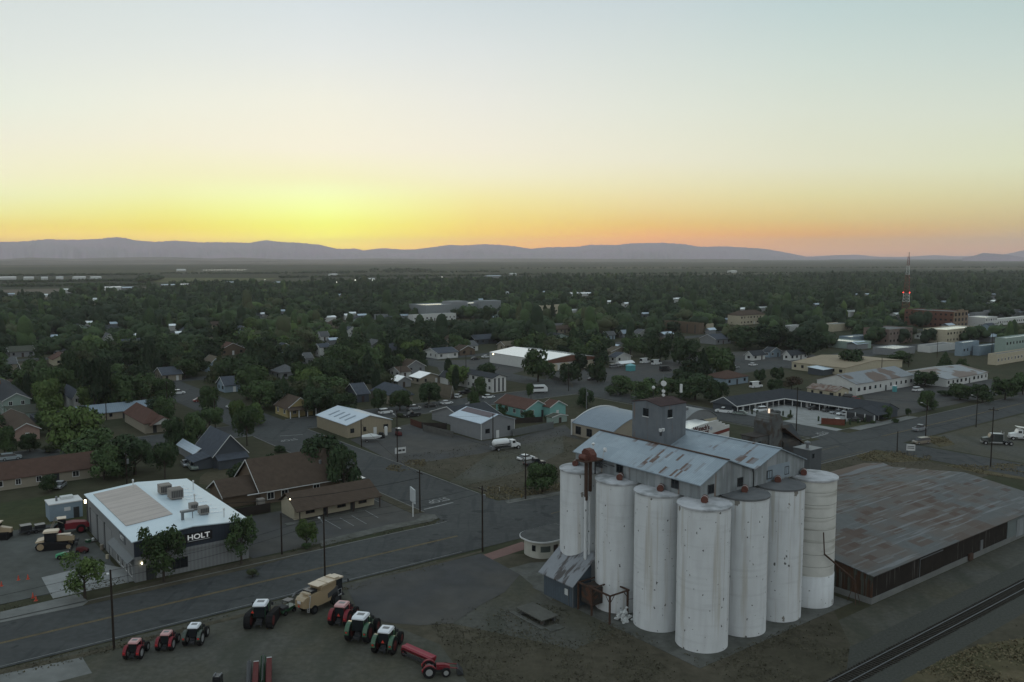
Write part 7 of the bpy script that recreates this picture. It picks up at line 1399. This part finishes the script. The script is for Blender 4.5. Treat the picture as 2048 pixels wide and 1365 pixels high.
# --- far pale roofs and sheds
for i, (x0, x1, yb, h, m) in enumerate([(-10,33,560,5,'w'),(48,68,560,5,'w'),(83,96,560,5,'w'),(113,127,559.5,5,'w'),(147,172,559.5,5,'w'),(182,203,559.5,5,'w'),(125,146,587,5,'w'),(192,244,583,5,'w'),(246,275,583,5,'g'),(325,355,577,5,'g'),(358,392,576,5,'w'),(430,460,583,4.5,'w'),(455,480,571,5,'g'),(550,566,571,5,'g'),(660,676,553,5,'w'),(827,850,575,6,'w'),(896,911,570,6,'w'),(738,750,563,5,'w'),(700,712,577,5,'g'),(975,1003,557,5,'g'),(1021,1033,551.5,5,'w'),(355,372,543,6,'w'),(1462,1474,546,6,'w'),(1818,1832,562,6,'w'),(1648,1664,575,4,'w'),(1140,1160,594,4,'w'),(1164,1182,594,4,'w'),(1345,1365,606,4,'w'),(1520,1545,626,4,'w'),(88,96,597,4,'w'),(186,194,606,4,'w'),(165,188,656,3.4,'w'),(268,292,682,3.2,'w'),(340,356,662,3.4,'w'),(1215,1235,612,4,'w'),(1250,1265,616,4,'w'),(1480,1500,628,4,'w'),(650,672,645,3.6,'w'),(700,712,636,3.6,'w'),(560,600,605,4,'g'),(1700,1722,634,4,'w'),(690,700,640,3.6,'w')]+EXTRA):
    u, v = guv(x0, yb); L_ = solve_len(u, v, x1, 'u'); t = thing('shed', SLAB(x0, yb), 'shed', u, v, group='distant pale sheds' if yb < 590 else 'pale roofs in the canopy'); W_ = min(14, L_*.5); t['_L'] = L_; t['_W'] = W_; foot(u, v, L_, W_)
    b = MB(); b.box(0, L_, 0, W_, 0, h); b.build('wall', white_wall if m == 'w' else grey_wall, t); roof_geo(L_, W_, h, 'gu', 1., .4).build('roof', r_white if m == 'w' else r_silver, t)
VIS = []
for o in list(bpy.data.objects):           # what the photograph shows clear of trees
    if o.parent is None and o.get('category') in ('house','building','workshop','warehouse','garage','shop','school','shed','car','pickup','van','carport','motel','truck','minivan') and '_L' in o.keys():
        u, v = UV(o.location.x, o.location.y); L_, W_ = o['_L'], o['_W']; c = [PR(*XY(u+a*L_, v+b*W_), z) for a in (0, 1) for b in (0, 1) for z in (0, 4)]
        xs = [p[0] for p in c]; ys = [p[1] for p in c]; VIS.append((min(xs), max(xs), min(ys)-6, max(ys), max(ys)))
    elif o.parent is None and o.get('category') in ('car','pickup','van','minivan'): p = PR(o.location.x, o.location.y, 0); VIS.append((p[0]-12, p[0]+12, p[1]-9, p[1]+4, p[1]))
def hides(px, py, wpx, hpx):
    x0, x1, y0, y1 = px-wpx/2, px+wpx/2, py-hpx, py-hpx*.15
    for a in VIS:
        if py > a[4]-1 and x0 < a[1] and x1 > a[0] and y0 < a[3] and y1 > a[2]:
            ox = min(x1, a[1])-max(x0, a[0]); oy = min(y1, a[3])-max(y0, a[2])
            Ab = (a[1]-a[0])*(a[3]-a[2])
            if ox*oy > (.78 if py > 690 else .45)*Ab or (Ab > 1100 and ox*oy > .28*(x1-x0)*(y1-y0)): return True
    return False
def edge(px):    # photo row where the town's canopy ends
    return float(np.interp(px, [-100, 0, 150, 330, 420, 600, 700, 1000, 1100, 1400, 1700, 2150], [594, 592, 590, 578, 570, 567, 562, 556, 552, 551, 545, 540]))
# --- further houses, row on row along the streets
hp = []
def proto(i):
    L_, W_, h, rt, rise, wm, rm = [(13,9,2.8,'gu',2.2,white_wall,r_grey),(11,10,2.8,'gv',2.6,beige_wall,r_brown),(14,9,2.8,'hip',2.2,grey_wall,r_dark),(12,9,2.8,'gu',2.4,cream,r_red),(10,9,2.8,'gv',3.0,blue_wall,r_slate),(15,8,2.7,'gu',1.6,white_wall,r_tan),(11,9,4.9,'gv',1.8,pale_green,r_dark),(12,10,2.8,'hip',2.4,pink_wall,r_brown),(14,9,2.8,'gu',1.8,white_wall,r_white),(9,7,2.6,'gv',1.4,grey_wall,r_silver)][i]
    t = thing('house', '', 'house', 0, 0); walls(t, L_, W_, h, wm, roof=rt, rise=rise); roof_geo(L_, W_, h, rt, rise).build('roof', rm, t)
    for a in (L_*.2, L_*.8): window(t, 'v-', a, 1., 1.4, 1.2, (L_, W_), detail=False)
    for a in (W_*.3, W_*.75): window(t, 'u-', a, 1., 1.3, 1.2, (L_, W_), detail=False)
    door(t, 'v-', L_*.5, 1., 2.1, (L_, W_)); t['lk'] = ['white house with grey roof','beige house with brown roof','grey hip-roofed house','cream house with red-brown roof','pale blue house with slate roof','white house with tan roof','two-storey pale green house','pink house with brown hip roof','house with bright white roof','small shed with silver roof'][i]; return t
rr = random.Random(21)
for bu in range(-4, 9):
    for bv in range(0, 9):
        U0, V0 = 95+121*bu, 242+116*bv
        for row in (0, 1):
            for k in range(5):
                u = U0+14+k*20+rr.uniform(-3, 3); v = V0+(14 if row == 0 else 84)+rr.uniform(-4, 5); px, py = PR(*XY(u+6, v), 0)
                if not (-40 < px < 2090) or py < edge(px)+12: continue
                if rr.random() < .12 or blocked(u+6, v+5, 16, px, py, False): continue
                if any(a[0]-3 < u+12 and u < a[1]+3 and a[2]-3 < v+10 and v < a[3]+3 for a in FOOT): continue
                if hides(px, py, 14*(py-513)/H, 5*(py-513)/H): continue
                hp.append((py, u, v, px, rr.randrange(10), rr.choice((0, 0, 1)))); FOOT.append((u, u+13, v, v+10))
hp.sort(reverse=True)
used = set(o['label'] for o in bpy.data.objects if 'label' in o.keys())
def auto_label(what, px, py, salt=0):
    ms = sorted(MARK, key=lambda m: (m[1]-px)**2+((m[2]-py)*2.2)**2)[:7]
    for m in ms:
        if len((what+' just left of the '+m[0]).split()) > 16: continue
        dx, dy = px-m[1], py-m[2]; rel = ('right of' if dx > 0 else 'left of') if abs(dx) > abs(dy)*1.3 else ('in front of' if dy > 0 else 'behind')
        d = math.hypot(dx, dy); pre = 'just ' if d < 45 else ''
        s = f"{what} {pre}{rel} the {m[0]}"
        if len(s.split()) <= 16 and s not in used: used.add(s); return s, None
    return None, 1
protos = {}
N_H = 150
for i, (py, u, v, px, k, rot) in enumerate(hp[:N_H]):
    if k not in protos: o = protos[k] = proto(k)
    else: o = copy_tree(protos[k])
    at_uv(o, u, v); 
    if rot and k not in (6, 9): o.rotation_euler.z = ROT+math.pi/2; x, y = XY(u+11, v); o.location = (x, y, 0)
    lb, _ = auto_label(protos[k]['lk'], px, py)
    o['label'] = lb or protos[k]['lk']+' half hidden in the far canopy'; o['group'] = 'houses of the old neighbourhood'
far = MB(); fr = MB(); far2 = MB(); fr2 = MB()
for i, (py, u, v, px, k, rot) in enumerate(hp[N_H:]):
    A_, B_ = (far, fr) if i % 2 else (far2, fr2); x, y = u, v; L_, W_ = 12, 9
    c = [XY(x, y), XY(x+L_, y), XY(x+L_, y+W_), XY(x, y+W_)]; A_.add([(*p, 0) for p in c]+[(*p, 2.9) for p in c], [(0,1,5,4),(1,2,6,5),(2,3,7,6),(3,0,4,7)])
    o_ = .5; q = [XY(x-o_, y-o_), XY(x+L_+o_, y-o_), XY(x+L_+o_, y+W_+o_), XY(x-o_, y+W_+o_)]; e0, e1 = XY(x-o_, y+W_/2), XY(x+L_+o_, y+W_/2); B_.add([(*p, 2.8) for p in q]+[(*e0, 5.), (*e1, 5.)], [(0,1,5,4),(2,3,4,5),(0,4,3),(1,2,5)])
for n_, mb, m in (('distant_houses', far, white_wall), ('distant_houses', far2, beige_wall), ('distant_roofs', fr, r_grey), ('distant_roofs', fr2, r_tan)):
    if mb.v: o = mb.build(n_, m); o['kind'] = 'stuff'
# --- trees between them: the nearest as things, the far canopy as one mass
cand = []
cell = {}
def far_ok(u, v, r):
    i, j = int(u//12), int(v//12)
    for a in (-1, 0, 1):
        for b in (-1, 0, 1):
            for (x, y, q) in cell.get((i+a, j+b), ()):
                if (x-u)**2+(y-v)**2 < ((r+q)*(.54 if v < 480 else .60))**2: return False
    cell.setdefault((i, j), []).append((u, v, r)); return True
for o in bpy.data.objects:
    if o.get('category') == 'tree': u, v = UV(o.location.x, o.location.y); r = o.scale.x*5; cell.setdefault((int(u//12), int(v//12)), []).append((u, v, r))
rs = np.random.RandomState(5)
for it in range(60000):
    py = 545+ (900-545)*rs.rand()**2.2 if it % 3 else 545+75*rs.rand(); px = rs.uniform(-60, 2110)
    if it < 60000*.75:        # even over the ground rather than over the picture
        D = math.sqrt(rs.uniform(180**2, 1500**2)); a = rs.uniform(-.56, .56); px, py = PR(D*math.sin(a), D*math.cos(a), 0)
    if py < edge(px)+9 or py > 930: continue
    x, y = G(px, py); u, v = UV(x, y); D = math.hypot(x, y)
    r = rs.uniform(4.2, 8.8) if D < 520 else rs.uniform(4.2, 9.0) if D < 900 else rs.uniform(5, 8.5)
    if blocked(u, v, r, px, py): continue
    hh = r*rs.uniform(1.15, 1.75)+1.5; sc_ = (py-513)/H
    if not far_ok(u, v, r): continue
    if D < 1700 and hides(px, py, 2*r*sc_, hh*sc_): continue
    cand.append((D, u, v, px, py, r, hh))
cand.sort()
tones = ['dark green', 'green', 'dark green', 'dark green', 'olive', 'green', 'dark green', 'green', 'blackish green', 'bright green', 'blackish green']
NT = 300-len(TREES)-6
kn = {'round': 'round-crowned tree', 'broad': 'spreading tree', 'oval': 'tall oval tree', 'conifer': 'pointed conifer', 'cypress': 'narrow cypress', 'sparse': 'thin airy tree'}
for D, u, v, px, py, r, hh in cand[:NT]:
    k = rs.choice(['round', 'round', 'broad', 'broad', 'oval', 'oval', 'conifer', 'cypress', 'sparse'], p=[.2,.16,.16,.12,.12,.1,.06,.04,.04]); tn = tones[rs.randint(len(tones))]
    if k == 'cypress': r *= .35; hh *= 1.2; tn = 'blackish green'
    if k == 'conifer': r *= .7; hh *= 1.4; tn = rs.choice(['blackish green', 'dark green'])
    lb, _ = auto_label(tn+' '+kn[k], px, py)
    tree(px, py, 0, 0, k, tn, lb or tn+' '+kn[k]+' in the crowded town canopy', uv=(u, v), hw=(r, hh), group='trees of the town canopy')
def ico():
    p = (1+5**.5)/2; V_ = np.array([(-1,p,0),(1,p,0),(-1,-p,0),(1,-p,0),(0,-1,p),(0,1,p),(0,-1,-p),(0,1,-p),(p,0,-1),(p,0,1),(-p,0,-1),(-p,0,1)], float)
    F_ = [(0,11,5),(0,5,1),(0,1,7),(0,7,10),(0,10,11),(1,5,9),(5,11,4),(11,10,2),(10,7,6),(7,1,8),(3,9,4),(3,4,2),(3,2,6),(3,6,8),(3,8,9),(4,9,5),(2,4,11),(6,2,10),(8,6,7),(9,8,1)]
    V_ /= np.linalg.norm(V_[0]); E_ = {}; F2 = []; V_ = list(V_)
    def mid(a, b):
        k = (min(a, b), max(a, b))
        if k not in E_: m = (V_[a]+V_[b])/2; V_.append(m/np.linalg.norm(m)); E_[k] = len(V_)-1
        return E_[k]
    for a, b, c in F_: x, y, z = mid(a, b), mid(b, c), mid(c, a); F2 += [(a,x,z),(b,y,x),(c,z,y),(x,y,z)]
    return np.array(V_), np.array(F2), np.array(F_)
IV, IF, IF0 = ico(); IV0 = IV[:12]; Bv, Bf, Bm, Bn = [], [], [], [0]
def lumps(x, y, r, hh, n, hi, tone, k):
    V_, F_ = (IV, IF) if hi else (IV0, IF0); rows = []
    if k in ('conifer', 'cypress'): rows = [(0, 0, hh*.28, r, hh*.34), (0, 0, hh*.6, r*.7, hh*.35)]
    else:
        for i in range(n): t = rs.uniform(0, 6.28); q = math.sqrt(rs.rand())*.62; zc = rs.uniform(.34, .74); rows.append((r*q*math.cos(t), r*q*math.sin(t), hh*zc*(1-.25*q), r*rs.uniform(.34, .56), hh*rs.uniform(.2, .3)))
    for a, b, c, s1, s2 in rows:
        P = V_*(1+rs.uniform(-.20, .22, (len(V_), 1)))*np.array([s1, s1, s2])+np.array([x+a, y+b, c]); Bv.append(P); Bf.append(F_+Bn[0]); Bm.append(np.full(len(F_), tone)); Bn[0] += len(V_)
Qs, Ms = [], []
tl = ['dark green', 'green', 'olive', 'bright green', 'blackish green']
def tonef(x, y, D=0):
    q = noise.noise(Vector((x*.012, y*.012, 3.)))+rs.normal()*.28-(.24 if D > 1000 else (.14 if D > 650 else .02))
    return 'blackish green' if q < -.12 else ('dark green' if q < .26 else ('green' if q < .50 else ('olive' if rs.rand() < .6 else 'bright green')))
def mass(x, y, r, hh, D, tone, kind=None):
    n, s = (330, .62) if D < 480 else ((80, .75) if D < 800 else ((26, 1.1) if D < 1300 else (8, 1.6)))
    k = kind or rs.choice(['round', 'broad', 'oval', 'conifer', 'cypress'], p=[.36, .3, .2, .09, .05])
    if k == 'cypress': r *= .35; hh *= 1.3; s *= .6
    if k == 'conifer': r *= .65; hh *= 1.5
    if D >= 480: lumps(x, y, r, hh, 6 if D < 800 else (5 if D < 1300 else 3), D < 800, tl.index(tone), k)
    P, d = crown_pts(k, n, rs); P = P*np.array([r, r, hh]); P[:, 0] += x; P[:, 1] += y; nr = d+rs.normal(size=d.shape)*.38; nr /= np.linalg.norm(nr, axis=1)[:, None]
    Qs.append(quads(P, nr, rs.uniform(.6, 1.3, n)*s, rs)); Ms.append(np.full(n, tl.index(tone)))
tp = [.36, .33, .14, .05, .12]
for D, u, v, px, py, r, hh in cand[NT:]: mass(*XY(u, v), r, hh, D, tonef(*XY(u, v), D))
for it in range(9000):      # the last band of canopy toward the fields
    px = rs.uniform(-60, 2110); e = edge(px); py = e+8+rs.rand()**1.3*30
    if px < 1000 and rs.rand() < .25: continue
    x, y = G(px, py); D = math.hypot(x, y)
    if D < 1250: continue
    if px < 620 and rs.rand() < .45: continue
    mass(x, y, rs.uniform(6, 10), rs.uniform(7, 13), D, tonef(x, y, D))
# field hedges and tree lines
for (x0, y0, x1, y1, n, hmin, hmax) in [(-40,566,300,562,420,5,9),(-40,574,310,571,240,5,8),(280,565,320,560,60,14,24),(340,571,480,569,70,8,16),(560,556,1000,552,300,6,10),(-40,553,300,550,260,6,10),(600,546,1000,545,240,6,12),(1000,551,2100,545,400,7,12),(740,543,860,543,60,12,24),(1000,538,2100,536,300,7,12),(420,548,700,547,160,5,9),(150,588,200,584,40,14,26),(320,548,560,548,120,5,9)]:
    for i in range(n): t_ = rs.rand(); px = x0+(x1-x0)*t_; py = y0+(y1-y0)*t_+rs.normal()*.5; x, y = G(px, py); mass(x, y, rs.uniform(.7, 1.1)*hmin*.8, rs.uniform(hmin, hmax)*.62, 2000, rs.choice(['dark green', 'blackish green', 'green'], p=[.5,.3,.2]), kind='round')
me = mesh_quads('woodland', np.concatenate(Qs), [LEAF[k] for k in tl], np.concatenate(Ms)); o = bpy.data.objects.new('woodland', me); col.objects.link(o); o['kind'] = 'stuff'; o['label'] = 'dark canopy of trees covering the far side of town'
V_ = np.concatenate(Bv); F_ = np.concatenate(Bf); M_ = np.concatenate(Bm); me = bpy.data.meshes.new('woodland'); me.vertices.add(len(V_)); me.vertices.foreach_set('co', V_.reshape(-1).astype(np.float32)); me.loops.add(len(F_)*3); me.loops.foreach_set('vertex_index', F_.reshape(-1).astype(np.int32)); me.polygons.add(len(F_)); me.polygons.foreach_set('loop_start', np.arange(0, len(F_)*3, 3, dtype=np.int32)); me.polygons.foreach_set('material_index', M_.astype(np.int32))
for k in tl: me.materials.append(LEAF[k])
me.update(calc_edges=True); o = bpy.data.objects.new('woodland', me); col.objects.link(o); o['kind'] = 'stuff'; o['label'] = 'rounded crowns massed over the far side of town'
# --- dry grass and weed tufts on the near ground
def tufts(name, polys, n, size, m, seed):
    r_ = np.random.RandomState(seed); C_ = []; 
    for pl, share in polys:
        us = [p[0] for p in pl]; vs_ = [p[1] for p in pl]; k = 0; tgt = int(n*share); tries = 0
        while k < tgt and tries < tgt*6:
            tries += 1; u, v = r_.uniform(min(us), max(us)), r_.uniform(min(vs_), max(vs_))
            if not inpoly(u, v, pl) or noise.noise(Vector((u*.16, v*.16, seed)))+r_.normal()*.18 < -.02: continue
            if any(a[0]+1 < u < a[1]-1 and a[2]+1 < v < a[3]-1 for a in FOOT): continue
            C_.append((*XY(u, v), .10)); k += 1
    C_ = np.array(C_); nn = r_.normal(size=(len(C_), 3)); nn[:, 2] = np.abs(nn[:, 2])*.6+.9; nn /= np.linalg.norm(nn, axis=1)[:, None]
    me = mesh_quads(name, quads(C_, nn, r_.uniform(.5, 1.4, len(C_))*size, r_), [m]); o = bpy.data.objects.new(name, me); col.objects.link(o); o['kind'] = 'stuff'
DG = [pp((770,940),(790,922),(850,920),(852,932),(800,945)), pp((965,996),(975,975),(1030,968),(1126,966),(1126,982),(1060,992),(1010,1002)), pp((1712,912),(1750,901),(1800,903),(1862,912),(1866,921),(1790,926),(1725,922)), pp((1890,932),(1950,926),(2060,930),(2060,962),(1960,948)), pp((1800,1365),(1880,1322),(1960,1290),(2060,1275),(2060,1380)), pp((1850,872),(1890,874),(1910,890),(1880,895),(1856,884))]
tufts('dry_grass', [(DG[0],.12),(DG[1],.2),(DG[2],.2),(DG[3],.18),(DG[4],.2),(DG[5],.1)], 8000, .17, mat('dry_grass_blades', (.135,.115,.072), .95, .05, var=.2), 3)
tufts('weeds', [(pp((860,1250),(1000,1190),(1180,1230),(1400,1320),(1640,1230),(1700,1290),(1690,1365),(960,1400)),.35), (rect(104,160,137.5,186),.25), (rect(70,200,12,49),.15), (rect(114,207,99,117),.1), (rect(-14,31,137.4,141.5),.05),(rect(32,87,134.5,137.3),.04),(rect(10,75,114.5,117.5),.06)], 17000, .12, mat('weed_blades', (.078,.074,.052), .95, .05, var=.25), 4)
print('trees', len(cand), 'mass quads', sum(map(len, Qs)), 'houses', len(hp))
for i in range(16):
    px = 408+i*5.5+rr.uniform(-1, 1); t = thing('far_light', 'white light in a row across the far valley', 'light', *guv(px, 545+rr.uniform(-.4, .4)), group='row of far valley lights'); b = MB(); b.tube((0,0,0),(0,0,7),.3,5); b.build('pole', steel, t); b = MB(); b.box(-.45,.45,-.45,.45,7,7.7); b.build('lamp', whitelamp, t)
